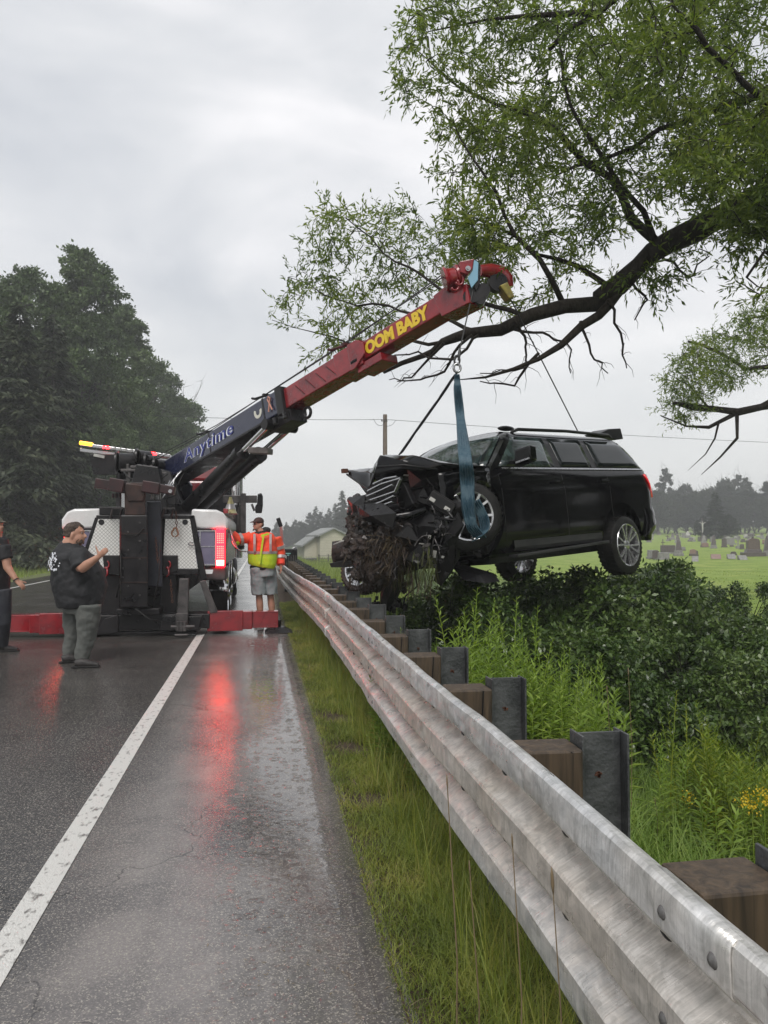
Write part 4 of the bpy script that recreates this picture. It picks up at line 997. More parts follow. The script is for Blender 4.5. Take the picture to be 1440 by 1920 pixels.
# chassis and body
m = MB(); m.b2((-2.45, 13.4, .62), (-1.25, 22.5, .95)); m.b2((-2.3, 13.15, .42), (-1.4, 14.2, .62)); m.build('chassis', BLACK, tk, bevel=.02)
def side_body(sgn):
    cx = -1.84; xo = cx + sgn * 1.285; xi = cx + sgn * .76
    m = MB(); m.b2((xo, 13.10, 1.10), (xi, 17.3, 1.93))
    return m.build('body_side', PURPLE, tk, bevel=.04)
side_body(-1); side_body(1)
for sgn in (-1, 1):
    cx = -1.84; xo = cx + sgn * 1.31; xi = cx + sgn * .72
    prof = [(xi, 2.04), (xi + sgn * .40, 2.03), (xo - sgn * .08, 1.98), (xo, 1.86), (xo, 1.70), (xi, 1.72)]
    m = MB(); m.prism([V((x, 12.98, z)) for x, z in prof], (0, 4.4, 0)); m.build('white_cap', WHITE, tk, bevel=.035, smooth=40)
    m = MB(); m.b2((xo - sgn * .02, 13.02, .86), (xi + sgn * .10, 13.9, 1.08)); m.build('lower_fairing', GREYST, tk, bevel=.03)
    m = MB()                                   # lamp housing: framed translucent compartments
    fx0, fx1 = xi + sgn * .06, xo - sgn * .20
    m.b2((fx0, 12.965, 1.12), (fx1, 13.02, 1.68)); hs = m.build('lamp_housing', PURPLE, tk, bevel=.02)
    m = MB()
    for z in (1.12, 1.68): m.beam((fx0, 12.96, z), (fx1, 12.96, z), .02, .02)
    for x in (fx0, fx1, (fx0 * .75 + fx1 * .25)): m.beam((x, 12.96, 1.11), (x, 12.96, 1.69), .016, .016, (0, 1, 0))
    m.beam((fx0, 12.96, 1.42), (fx1, 12.96, 1.42), .012, .012); m.build('housing_frame', DCHROME, hs)
    lx = xo - sgn * .12
    m = MB(); m.b2((lx - .075, 12.955, 1.08), (lx + .075, 13.05, 1.72)); m.build('tail_light', Mt('tail_light_body', (.5, .01, .02), .2, emit=(1, .006, .012), es=10) if sgn < 0 else bpy.data.materials['tail_light_body'], tk, bevel=.015)
    tl = tk.children[-1]
    m = MB()
    for r_ in range(11):
        for c in range(4): m.box((lx - .045 + c * .03, 12.951, 1.24 + r_ * .036 + (.03 if r_ > 5 else 0)), (.019, .008, .021))
    m.build('led', LED_HOT, tl)
    m = MB(); m.b2((lx - .058, 12.948, 1.115), (lx + .058, 12.965, 1.195)); m.build('reversing_lamp', LED_WHITE, tl)
# tread plate doors
def tread_material():
    m_, N, L, b = nm('tread_plate')
    b.inputs['Base Color'].default_value = (.72, .71, .68, 1); b.inputs['Metallic'].default_value = .15; b.inputs['Roughness'].default_value = .3
    t = N.new('ShaderNodeTexCoord'); mp_ = N.new('ShaderNodeMapping'); mp_.inputs['Rotation'].default_value = (0, R(45), 0); L.new(t.outputs['Object'], mp_.inputs[0])
    v_ = N.new('ShaderNodeTexVoronoi'); v_.inputs['Scale'].default_value = 24; v_.inputs['Randomness'].default_value = 0; v_.distance = 'CHEBYCHEV'
    L.new(mp_.outputs[0], v_.inputs['Vector']); r = N.new('ShaderNodeValToRGB'); r.color_ramp.elements[0].position = .40; r.color_ramp.elements[1].position = .49
    r.color_ramp.elements[0].color = (.78, .77, .74, 1); r.color_ramp.elements[1].color = (.20, .19, .18, 1); L.new(v_.outputs['Distance'], r.inputs[0]); L.new(r.outputs[0], b.inputs['Base Color'])
    bp_ = N.new('ShaderNodeBump'); bp_.inputs['Distance'].default_value = .006; L.new(v_.outputs['Distance'], bp_.inputs['Height']); bp_.invert = True; L.new(bp_.outputs[0], b.inputs['Normal']); return m_
TREAD = tread_material()
for pts in ([(183, 973), (224, 973), (224, 1043), (197, 1043), (197, 1066), (150, 1066)], [(310, 973), (356, 972), (371, 1067), (331, 1067), (331, 1043), (306, 1043)]):
    m = MB(); plate(m, pts, .03, 12.93); pl_ = m.build('tread_plate_door', TREAD, tk)
    m = MB(); xs_ = [p[0] for p in pts]; c0 = (190 if xs_[0] < 200 else 347, 979); p = q(*c0, 12.92); m.cyl(p, p + V((0, .02, 0)), .045); m.build('round_hole', BLACK, pl_)
m = MB()
for pts in ([(178, 970), (185, 970), (146, 1090), (140, 1085)], [(356, 966), (364, 966), (388, 1085), (376, 1090)], [(300, 966), (364, 966), (364, 973), (300, 973)], [(180, 966), (226, 966), (226, 973), (180, 973)]):
    plate(m, pts, .10, 12.92)
m.b2((-2.95, 13.03, 1.02), (-.80, 13.3, 1.95)); m.build('tail_frame', BLACK, tk, bevel=.01)
for pts, dy, Y_ in (([(303, 1041), (333, 1041), (333, 1072), (303, 1080)], .12, 12.88), ([(192, 1041), (224, 1041), (224, 1078), (196, 1078)], .12, 12.88), ([(300, 1066), (372, 1066), (374, 1078), (300, 1078)], .15, 12.9), ([(186, 950), (228, 950), (228, 966), (186, 966)], .3, 12.95),
                    ([(300, 1078), (330, 1078), (330, 1150), (300, 1150)], .4, 13.05), ([(185, 1078), (225, 1078), (225, 1160), (185, 1160)], .4, 13.05)):
    m = MB(); plate(m, pts, dy, Y_); m.build('hook_bracket', BLACK, tk, bevel=.012)
for cx_ in (316, 201):
    m = MB(); c = q(cx_, 1058, 12.85); pts = [c + V((.03 * math.sin(a), 0, .02 - .05 * a / 3 + .03 * math.cos(a))) for a in np.linspace(0, 6.6, 18)]
    m.tube(pts, .014, 6); m.tube([c + V((0, 0, -.06)), c + V((.01, -.01, -.16)), c + V((-.03, 0, -.2))], .016, 6); m.build('red_hook', RED, tk, smooth=180)
# top brackets above the doors
m = MB()
for x0 in (212, 308):
    for dx in (0, 17): m.beam(q(x0 + dx, 952, 12.8), q(x0 + dx - 5, 972, 12.9), .02, .04)
    m.beam(q(x0 - 2, 953, 12.8), q(x0 + 20, 953, 12.8), .03, .03)
m.build('bracket', GREYST, tk)
# chain and hook hanging in front of the right door
m = MB()
for i in range(5):
    c = q(330 + .3 * i, 962 + i * 6, 12.80); ax = (0, 1, 0) if i % 2 else (1, 0, 0)
    pts = [c + (V((.016 * math.cos(a), 0, .028 * math.sin(a))) if i % 2 else V((0, .016 * math.cos(a), .028 * math.sin(a)))) for a in np.linspace(0, 2 * math.pi, 11)]
    m.tube(pts, .006, 5)
m.build('chain', RUST, tk, smooth=180)
m = MB(); c = q(328, 1000, 12.80); pts = [c + V((.050 * math.sin(a) , 0, .055 * math.cos(a) + (.03 if abs(a) < .6 else 0))) for a in np.linspace(-2.9, 3.1, 22)]; m.tube(pts, [.010 + .006 * math.sin(i / 21 * math.pi) for i in range(22)], 7); m.build('forged_hook', Mt('rusty_hook', (.22, .10, .05), .5, .3, col2=(.35, .20, .12), vs=20), tk, smooth=180)
m = MB(); c = q(359, 1020, 12.90); m.tube([c + V((.05 * math.cos(a), -.01, .025 * math.sin(a))) for a in np.linspace(0, 6.28, 14)], .008, 6); m.build('latch', DCHROME, tk)
# underlift mast, stowed upright
m = MB(); m.hexa([q(225, 1138, 12.35), q(278, 1138, 12.35), q(278, 1138, 12.7), q(225, 1138, 12.7), q(226, 966, 12.35), q(276, 966, 12.35), q(276, 966, 12.7), q(226, 966, 12.7)]); m.build('underlift_mast', BLACK, tk, bevel=.015)
m = MB(); m.hexa([q(234, 966, 12.45), q(272, 966, 12.45), q(272, 966, 12.75), q(234, 966, 12.75), q(233, 905, 12.45), q(274, 905, 12.45), q(274, 905, 12.75), q(233, 905, 12.75)])
m.prism([q(230, 906, 12.42), q(276, 910, 12.42), q(268, 940, 12.42), q(240, 940, 12.42)], (0, .06, 0)); m.build('mast_head', RUSTBR, tk, bevel=.012)
m = MB(); m.beam(q(180, 906, 12.5), q(236, 914, 12.5), .2, .15); m.beam(q(268, 910, 12.5), q(328, 921, 12.5), .2, .13); m.beam(q(206, 908, 12.48), q(234, 913, 12.48), .24, .20); m.beam(q(268, 912, 12.48), q(300, 917, 12.48), .24, .18)
for x in (212, 218, 224): c = q(x, 925, 12.5); m.cyl(c, c + V((0, 0, -.07)), .02)
m.build('crossbar', Mt('maroon_steel', (.045, .012, .014), .45, .1, col2=(.02, .01, .01), vs=6), tk, bevel=.012)
m = MB(); c = q(319, 921, 12.38); m.cyl(c, c + V((0, .06, 0)), .03); m.build('pin', DCHROME, tk)
m = MB(); m.hexa([q(276, 1100, 12.8), q(305, 1100, 12.8), q(305, 1100, 13.1), q(276, 1100, 13.1), q(274, 940, 12.8), q(302, 940, 12.8), q(302, 940, 13.1), q(274, 940, 13.1)]); m.build('mast_housing', Mt('slate_blue_steel', (.022, .025, .035), .4, .2, col2=(.04, .042, .055), vs=4), tk, bevel=.02)
m = MB()
for i, (a, b_) in enumerate((((270, 990), (232, 1002)), ((300, 1015), (286, 1140)), ((226, 1030), (218, 1120)), ((252, 1140), (300, 1165)))):
    pa, pb = q(*a, 12.32), q(*b_, 12.32); m.tube([pa, pa.lerp(pb, .5) + V((.04, -.03, -.07)), pb], .012, 6)
m.build('hose', RUBBER, tk, smooth=180)
# lower cross members, legs and outriggers
m = MB(); m.b2((-2.95, 12.75, .10), (-.80, 13.25, .34)); m.b2((-2.2, 12.5, .36), (-1.55, 13.3, .46)); m.build('outrigger_housing', BLACK, tk, bevel=.015)
m = MB(); plate(m, [(336, 1085), (354, 1085), (352, 1152), (332, 1152)], .12, 12.6); plate(m, [(374, 1090), (384, 1088), (408, 1148), (394, 1150)], .10, 12.75); m.build('support_leg', GREYST, tk, bevel=.01)
m = MB()
plate(m, [(330, 1150), (352, 1150), (352, 1180), (328, 1180)], .15, 12.5); c = q(340, 1175, 12.4)
for dx in (-.05, .0, .05): m.cyl(c + V((dx, 0, -.07)), c + V((dx, 0, .08)), .03)
m.cyl(c + V((-.16, 0, 0)), c + V((.2, 0, 0)), .025); m.cyl(c + V((-.1, 0, -.13)), c + V((.1, 0, -.13)), .02); m.build('pintle_hitch', GREYST, tk, bevel=.005)
m = MB()
plate(m, [(196, 1160), (222, 1152), (222, 1185), (178, 1192)], .3, 12.7); plate(m, [(305, 1154), (330, 1156), (330, 1182), (300, 1182)], .2, 12.62); plate(m, [(354, 1156), (380, 1154), (372, 1182), (354, 1182)], .2, 12.62)
m.b2((-2.5, 12.8, .015), (-1.0, 13.0, .06)); m.build('stabiliser_foot', BLACK, tk, bevel=.01)
for sgn in (-1, 1):
    xa = -1.84 + sgn * 1.0; xb = -1.84 + sgn * 1.72; xc = .30 if sgn > 0 else -4.9
    m = MB(); m.b2((xa, 12.80, .07), (xb, 13.12, .36))
    m.b2((xa, 12.775, .05), (xb - sgn * .15, 12.80, .38))
    o = m.build('outrigger_beam', RED, tk, bevel=.012)
    m = MB(); m.b2((xb, 12.86, .10), (xc, 13.08, .345)); m.b2((xb, 12.85, .335), (xc, 13.09, .352)); m.b2((xb, 12.85, .085), (xc, 13.09, .105)); m.prism([V((xb, 12.852, .345)), V((xb + sgn * .22, 12.852, .345)), V((xb + sgn * .12, 12.852, .10)), V((xb, 12.852, .10))], (0, .01, 0))
    m.build('outrigger_arm', RED, tk, bevel=.008)
    m = MB(); m.hexa([V((xc - .22, 12.72, 0.004)), V((xc + .24, 12.72, 0.004)), V((xc + .24, 13.25, 0.004)), V((xc - .22, 13.25, .004)), V((xc - .10, 12.85, .085)), V((xc + .10, 12.85, .085)), V((xc + .10, 13.1, .085)), V((xc - .10, 13.1, .085))])
    m.cyl((xc, 12.97, .08), (xc, 12.97, .2), .05); m.build('outrigger_foot', BLACK, tk, bevel=.006)
# wheels along both sides: tyre + chrome rim
def truck_wheel(x, y, sgn, r=.52, w=.30):
    m = MB(); m.lathe((x - sgn * w, y, r), (sgn, 0, 0), [(0, r * .6), (.0, r * .90), (.03, r * .98), (.08, r), (w - .08, r), (w - .03, r * .98), (w, r * .90), (w, r * .6)], 28); o = m.build('tyre', RUBBER, tk, smooth=50)
    m = MB(); m.lathe((x, y, r), (sgn, 0, 0), [(0, r * .6), (-.02, r * .56), (-.10, r * .5), (-.10, r * .28), (-.0, r * .22), (.03, r * .14), (.04, .001)], 24)
    for i in range(10): a = i * .628; c = V((x - sgn * .09, y + .19 * math.cos(a), r + .19 * math.sin(a))); m.cyl(c, c + V((sgn * .03, 0, 0)), .014, n=6)
    m.build('rim', CHROME, o, smooth=50)
for y in (14.6, 15.85): truck_wheel(-.58, y, 1); truck_wheel(-3.10, y, -1)
truck_wheel(-.62, 21.2, 1); truck_wheel(-3.06, 21.2, -1)
for sgn, x in ((1, -.56), (-1, -3.12)):
    for y in (14.6, 15.85):
        m = MB(); pts = [(y + .60 * math.cos(a), .52 + .60 * math.sin(a)) for a in np.linspace(.15, math.pi - .15, 12)]
        m.grid([[V((x - sgn * .34, a, b_)), V((x, a, b_)), V((x + sgn * .01, a, b_ - .03))] for a, b_ in pts]); m.build('mudguard', CHROME, tk, smooth=60, solid=.01)
# lower side equipment: tool box doors, fuel tank, steps, red trim rail
m = MB(); m.b2((-.60, 16.6, .45), (-.9, 17.6, 1.05)); m.b2((-3.08, 16.6, .45), (-2.78, 17.6, 1.05)); m.build('toolbox', DCHROME, tk, bevel=.02)
m = MB(); m.cyl((-.86, 18.2, .62), (-.86, 19.6, .62), .30, n=20); m.cyl((-2.82, 18.2, .62), (-2.82, 19.6, .62), .30, n=20); m.build('fuel_tank', CHROME, tk, smooth=50)
m = MB(); m.b2((-.545, 13.3, 1.76), (-.535, 17.2, 1.84)); m.b2((-.545, 13.3, 1.98), (-.62, 17.2, 2.06)); m.build('red_side_rail', RED, tk, bevel=.005)
m = MB()
for i in range(9): m.b2((-.552, 13.5 + i * .42, 1.80), (-.530, 13.58 + i * .42, 1.83))
m.build('marker_lamp', LED_RED, tk)
# deck behind the cab, control gear and the sleeper cab
m = MB(); m.b2((-3.0, 13.3, 1.94), (-.68, 17.3, 1.99)); m.build('deck', BLACK, tk)
cabm = Mt('maroon_cab', (.20, .012, .016), .2, 0, coat=.6, col2=(.12, .01, .014), vs=2)
m = MB(); m.b2((-3.02, 18.9, 1.0), (-.66, 21.6, 2.95)); m.hexa([V((-3.02, 18.9, 2.95)), V((-.66, 18.9, 2.95)), V((-.66, 21.6, 2.95)), V((-3.02, 21.6, 2.95)), V((-2.7, 19.0, 3.3)), V((-.98, 19.0, 3.3)), V((-.98, 20.8, 3.3)), V((-2.7, 20.8, 3.3))]); m.build('cab', cabm, tk, bevel=.06)
m = MB(); m.b2((-2.6, 18.885, 2.0), (-1.08, 18.91, 2.7)); m.b2((-.655, 19.6, 2.0), (-.64, 20.9, 2.75)); m.build('cab_window', GLASS, tk)
m = MB(); m.b2((-2.9, 21.6, .9), (-.78, 23.6, 2.15)); m.build('bonnet', cabm, tk, bevel=.12)
m = MB()
for x in (-.50, -3.1): m.cyl((x, 18.55, 1.1), (x, 18.55, 3.25), .085, n=16); m.cyl((x, 18.55, 3.25), (x, 18.50, 3.5), .08, n=14)
m.build('exhaust_stack', DCHROME, tk, smooth=50)
m = MB(); m.cyl((-.50, 18.55, 1.3), (-.50, 18.55, 2.35), .13, n=16)
for i in range(12): m.cyl((-.50, 18.55, 1.35 + i * .08), (-.50, 18.55, 1.37 + i * .08), .14, n=16)
m.build('heat_shield', BLACK, tk, smooth=50)
# work platform / tool rack behind the cab on the kerb side and its folded arm
m = MB()
m.beam(q(418, 936, 17.0), q(482, 936, 17.0), .10, .16); m.beam(q(428, 936, 17), q(428, 1000, 17), .06, .06); m.beam(q(456, 925, 17), q(456, 1010, 17), .12, .12); m.beam(q(447, 930, 17.1), q(447, 1000, 17.1), .05, .05)
m.beam(q(472, 945, 17), q(477, 958, 17), .05, .05); m.build('tool_arm', GREYST, tk, bevel=.01)
m = MB(); plate(m, [(483, 926), (490, 924), (493, 930), (493, 948), (491, 962), (479, 962), (478, 950), (482, 944)], .14, 16.9); m.build('mirror', BLACK, tk, bevel=.02)
m = MB(); m.b2((-1.0, 17.0, 2.1), (-.62, 17.4, 2.75)); m.b2((-1.35, 17.2, 2.0), (-.6, 17.5, 2.35)); m.build('control_box', BLACK, tk, bevel=.02)
# light bar
a, b_ = V((-3.86, 17.6, 3.60)), V((-1.98, 17.6, 3.38))
m = MB(); m.beam(a, b_, .30, .07); m.beam(a + V((-.03, 0, -.11)), b_ + V((0, 0, -.11)), .16, .08); m.build('beacon_bar', DCHROME, tk, bevel=.01)
bb = tk.children[-1]
m = MB(); m.beam(a + V((-.03, -.1, .035)), a.lerp(b_, .13) + V((0, -.1, .025)), .13, .085); m.build('amber_lamp', AMBER, bb, bevel=.02)
for t in (.26, .30, .80, .83):
    c = a.lerp(b_, t) + V((0, -.17, .0)); m = MB(); m.box(c, (.045, .05, .06)); m.build('red_lamp', LED_RED, bb)
m = MB()
for i in range(7): c = a.lerp(b_, .37 + i * .062) + V((0, -.165, .0)); m.box(c, (.085, .03, .05))
m.build('lens', Mt('grey_lens', (.30, .30, .29), .2, 0), bb)
m = MB(); m.beam((-3.1, 17.7, 1.95), (-3.1, 17.7, 3.42), .10, .10); m.beam((-2.3, 17.7, 1.95), (-2.3, 17.7, 3.35), .10, .10); m.beam((-3.3, 17.72, 3.3), (-2.1, 17.72, 3.2), .06, .2); m.hexa([V((-3.6, 17.5, 2.95)), V((-3.1, 17.5, 2.95)), V((-3.1, 17.6, 2.95)), V((-3.6, 17.6, 2.95)), V((-3.7, 17.5, 3.4)), V((-3.0, 17.5, 3.4)), V((-3.0, 17.6, 3.4)), V((-3.7, 17.6, 3.4))]); m.build('headboard_post', BLACK, tk, bevel=.01)
m = MB(); m.beam(q(176, 853, 17.4), q(196, 857, 17.4), .05, .06); m.build('small_plate', GRANITE_L, tk)
# ------------------------------------------------------------------ turret, winches, boom
P0 = at(312, 893, 15.6); P1 = at(866, 560, 10.2)
bx = (P1 - P0).normalized(); by = V((0, 0, 1)).cross(bx).normalized(); bz = bx.cross(by); BL = (P1 - P0).length
def B(t, y, z): return P0 + bx * t * BL + by * y + bz * z
def tpx(px, off=-.2):
    lo, hi = -.3, 1.4
    for _ in range(40):
        mid = (lo + hi) / 2
        if proj(B(mid, off, 0))[0] < px: lo = mid
        else: hi = mid
    return lo
def bbox(m, t0, t1, w, h, z=0, w1=None, h1=None, y=0):
    w1 = w1 or w; h1 = h1 or h; p = []
    for zz in (-1, 1):
        for t, yy in ((t0, -1), (t1, -1), (t1, 1), (t0, 1)):
            ww, hh = (w, h) if t == t0 else (w1, h1); p.append(B(t, y + yy * ww / 2, z + zz * hh / 2))
    return m.hexa(p)
tn, tm_, tt = tpx(526), tpx(676), tpx(862)
m = MB(); m.cyl((-1.95, 15.7, 1.9), (-1.95, 15.7, 2.2), .62, n=28); m.hexa([V((-2.35, 15.2, 2.2)), V((-1.5, 15.2, 2.2)), V((-1.5, 16.3, 2.2)), V((-2.35, 16.3, 2.2)), V((-2.25, 15.4, 3.0)), V((-1.72, 15.3, 2.85)), V((-1.72, 16.1, 2.85)), V((-2.25, 16.2, 3.0))]); m.build('turret', BLACK, tk, bevel=.02, smooth=40)
m = MB()
for y_ in (-.29, .29): m.prism([B(-.10, y_, .18), B(.00, y_, .22), B(.05, y_, -.30), B(.02, y_, -.85), B(-.10, y_, -.8)], by * .05)
m.build('turret_cheek', NAVY, tk, bevel=.01)
m = MB(); bbox(m, -.03, tn, .44, .40); bo = m.build('boom_outer', NAVY, tk, bevel=.02)
m = MB(); bbox(m, tn - .01, tn + .012, .49, .46, -.02); bbox(m, tn - .055, tn + .02, .34, .20, -.30); bbox(m, .02, tn - .05, .47, .05, -.21)
for t in (.02, .25, tn - .06): bbox(m, t, t + .006, .455, .415)
m.build('boom_collar', BLACK, tk, bevel=.01)
m = MB(); bbox(m, tn, tm_, .36, .34, .0); bm_ = m.build('boom_middle', RED, tk, bevel=.015)
m = MB(); bbox(m, tm_ - .075, tm_, .40, .38, 0); bbox(m, tm_ - .02, tm_ + .045, .34, .12, -.22); m.prism([B(tm_ - .005, -.225, .20), B(tm_ + .012, -.225, .1), B(tm_ + .012, -.225, -.08), B(tm_ - .02, -.225, -.215), B(tm_ - .03, -.225, -.215), B(tm_ - .03, -.225, .20)], by * .02); m.build('middle_collar', RED, tk, bevel=.01)
m = MB(); bbox(m, tm_, tt - .03, .30, .27, .02); bt = m.build('boom_tip', RED, tk, bevel=.015)
for t in np.linspace(tn + .05, tm_ - .1, 4): m = MB(); m.beam(B(t, -.183, .10), B(t + .025, -.183, -.12), .006, .03, by); m.build('boom_rib', DKRED, bm_)
m = MB(); bbox(m, tm_ - .028, tm_ - .010, .006, .05, -.10, y=-.222)
for k_ in (-1, 0, 1): c = B(tm_ - .019 + k_ * .006, -.226, -.10); m.cyl(c, c - by * .01, .012, n=8)
m.build('collar_bolts', BLACK, bm_)
# lettering on the near side of the boom
def text_on(body, mat, t0, t1, z0, hgt, parent, yoff, name='lettering', bold=0.0, shear=0.0, dx=0, dz=0, space=1.0, sy=None):
    cu = bpy.data.curves.new(name, 'FONT'); cu.body = body; cu.size = 1; cu.extrude = .004; cu.offset = bold; cu.shear = shear; cu.space_character = space; cu.resolution_u = 3
    ob = bpy.data.objects.new(name, cu); COL.objects.link(ob); bpy.context.view_layer.update()
    me = bpy.data.meshes.new_from_object(ob.evaluated_get(bpy.context.evaluated_depsgraph_get()))
    bpy.data.objects.remove(ob); co = np.array([v_.co[:] for v_ in me.vertices]); mn = co.min(0); mxx = co.max(0)
    Lw = (t1 - t0) * BL; sx = Lw / (mxx[0] - mn[0]); szz = hgt / (mxx[1] - mn[1])
    W_ = [tuple(B(t0, -yoff - c[2] * 1.0, z0) + bx * ((c[0] - mn[0]) * sx + dx) + bz * ((c[1] - mn[1]) * szz + dz)) for c in co]
    mm = MB(); mm.add(W_, [tuple(p.vertices) for p in me.polygons]); return mm.build(name, mat, parent)
text_on('Anytime', LWHITE, tpx(345, -.22), tpx(436, -.22), -.155, .30, bo, .224, bold=.030, shear=.18, space=1.12)
text_on('Anytime', LBLUE, tpx(346.5, -.22), tpx(437.5, -.22), -.152, .295, bo, .230, bold=.002, shear=.18, space=1.12)
text_on('OOM BABY', YELLOW, tpx(686, -.15), tpx(804, -.15), -.085, .20, bt, .156, bold=.05, space=.98)
# round emblem and ribbon on the navy section
m = MB(); c = B(tpx(486), -.226, .02); m.grid([[c + (bx * math.cos(a) + bz * math.sin(a)) * r_ for r_ in (.055, .11)] for a in np.linspace(2.6, 6.6, 20)]); m.build('arc_emblem', Mt('cream', (.62, .60, .52), .4), bo, solid=.004)
m = MB(); c = B(tpx(510), -.250, .03); m.tube([c + bx * x + bz * z for x, z in ((-.05, -.13), (0, 0), (.035, .08), (0, .12), (-.035, .08), (0, 0), (.05, -.13))], .012, 5); m.build('ribbon_emblem', Mt('pink_ribbon', (.55, .25, .18), .5), bo)
# rope guides on top of the boom
for t, s_ in ((tpx(388), 1), (tpx(497), 1), (tpx(648), 1)):
    m = MB(); m.tube([B(t + .03, 0, .24), B(t, 0, .30), B(t - .02, -.05, .33), B(t - .045, -.1, .35), B(t - .055, -.1, .39)], .022, 6); m.beam(B(t, -.2, .27), B(t, .2, .27), .05, .04, bz); m.build('rope_guide', BLACK if t < tn + .01 else DKRED, tk, smooth=60)
# eye at the end of the navy section
m = MB(); c = B(tn + .055, -.05, -.36); m.tube([c + bx * .085 * math.cos(a) + bz * .085 * math.sin(a) for a in np.linspace(0, 6.28, 16)], .026, 7); m.build('lifting_eye', BLACK, tk, smooth=180)
m = MB()
for t in (tn - .02, tn + .015): m.tube([B(t, -.24, -.26), B(t, -.24, -.36)], .05, 8)
m.build('collar_pin', BLACK, tk)
# hydraulic rams
for yy in (-.30, .30):
    a = V((-1.55, 14.9, 2.1)) + by * yy * .8; c = B(tn - .08, yy * .7, -.42); a = at(352 if yy < 0 else 375, 950, 14.9 if yy < 0 else 15.3); c = B(tn - .045, yy * .75, -.30)
    dd = (c - a); m = MB(); m.cyl(a, a + dd * .68, .13, n=18); m.cyl(a + dd * .66, a + dd * .70, .145, n=18); m.build('ram_barrel', BLACK, tk, smooth=50)
    m = MB(); m.cyl(a + dd * .69, c, .055, n=14); m.build('ram_rod', CHROME, tk, smooth=50)
    m = MB(); m.cyl(c - by * .1, c + by * .1, .09, n=14); m.build('ram_eye', BLACK, tk)
    m = MB(); m.tube([a + dd * .05 + V((0, -.14, .06)), a + dd * .4 + V((.0, -.15, .10)), a + dd * .64 + V((0, -.14, .06))], .018, 6); m.build('hydraulic_line', DCHROME, tk, smooth=180)
m = MB(); c = at(494, 846, 13.2); m.beam(at(470, 845, 13.3), c + V((.12, 0, 0)), .25, .10); m.build('grey_bracket', Mt('brown_steel_block', (.10, .085, .08), .6, .2, col2=(.17, .15, .14), vs=8), tk, bevel=.01)
# winch drums and sheaves over the turret
m = MB()
for px, py, r_, l_ in ((246, 868, .19, .5), (268, 858, .14, .2), (283, 866, .13, .18), (262, 888, .12, .3), (240, 893, .08, .3), (298, 872, .12, .15)):
    c = at(px, py, 15.2); m.cyl(c - V((l_ / 2, .1, 0)), c + V((l_ / 2, .1, 0)), r_, n=18); m.cyl(c - V((l_ / 2 + .02, .1, 0)), c - V((l_ / 2 - .02, .1, 0)), r_ * 1.2, n=18)
m.build('winch_drum', BLACK, tk, smooth=40)
m = MB()
for px, py in ((238, 882), (250, 882), (265, 896), (285, 884), (256, 876), (302, 888)):
    c = at(px, py, 14.9); m.box(c, (.22, .12, .05)); m.box(c + V((.05, 0, -.1)), (.05, .1, .22))
m.beam(at(240, 905, 15), at(240, 870, 15), .06, .06); m.beam(at(285, 900, 15), at(285, 872, 15), .08, .08); m.build('winch_frame', GREYST, tk, bevel=.01)
m = MB(); m.hexa([V((-2.55, 14.9, 1.95)), V((-1.7, 14.9, 1.95)), V((-1.7, 15.4, 1.95)), V((-2.55, 15.4, 1.95)), V((-2.3, 14.9, 2.95)), V((-1.9, 14.9, 2.9)), V((-1.9, 15.4, 2.9)), V((-2.3, 15.4, 2.95))]); m.build('winch_tower', BLACK, tk, bevel=.02)
# boom head
H = lambda px, py, d=10.1: at(px, py, d)
m = MB(); m.prism([B(tt - .06, -.16, .17), B(tt - .03, -.16, .20), B(tt + .012, -.16, .06), B(tt + .01, -.16, -.20), B(tt - .05, -.16, -.17)], by * .32); m.build('head_block', RED, tk, bevel=.01)
c = H(850, 520); m = MB(); ax = V((.9, -.1, .25)).normalized(); m.lathe(c - ax * .13, ax, [(0, .001), (0, .155), (.03, .165), (.05, .14), (.10, .125), (.16, .12), (.17, .15), (.20, .155), (.20, .001)], 24); m.build('sheave_drum', RED, tk, smooth=40)
m = MB(); m.prism([H(862, 490, 9.9), H(889, 485, 9.9), H(886, 503, 9.9), H(878, 515, 9.9), H(864, 510, 9.9)], (0, .28, 0)); m.build('head_cap', RED, tk, bevel=.008)
m = MB(); c = H(877, 504, 9.88); m.cyl(c, c + V((0, -.02, 0)), .035); m.cyl(c, c + V((0, -.035, 0)), .018); m.build('head_pin', DCHROME, tk)
m = MB(); m.prism([H(889, 487, 9.9), H(897, 492, 9.9), H(896, 525, 9.9), H(884, 540, 9.9), H(877, 520, 9.9), H(886, 508, 9.9)], (.02, .06, 0)); m.build('pale_blue_cheek', Mt('pale_blue_paint', (.22, .42, .56), .3), tk, bevel=.004)
m = MB(); m.prism([H(890, 485, 9.92), H(901, 496, 9.92), H(901, 530, 9.92), H(893, 545, 9.92), H(890, 540, 9.92)], (.02, .30, 0)); m.build('head_plate', BLACK, tk, bevel=.006)
for k_ in range(2):
    m = MB(); c = H(853 + 8 * k_, 534 - 10 * k_, 9.95); m.tube([c + V((.055 * math.cos(a), 0, .075 * math.sin(a))) for a in np.linspace(-2.6, 1.0, 12)], .018, 6); m.build('shackle', RED, tk, smooth=180)
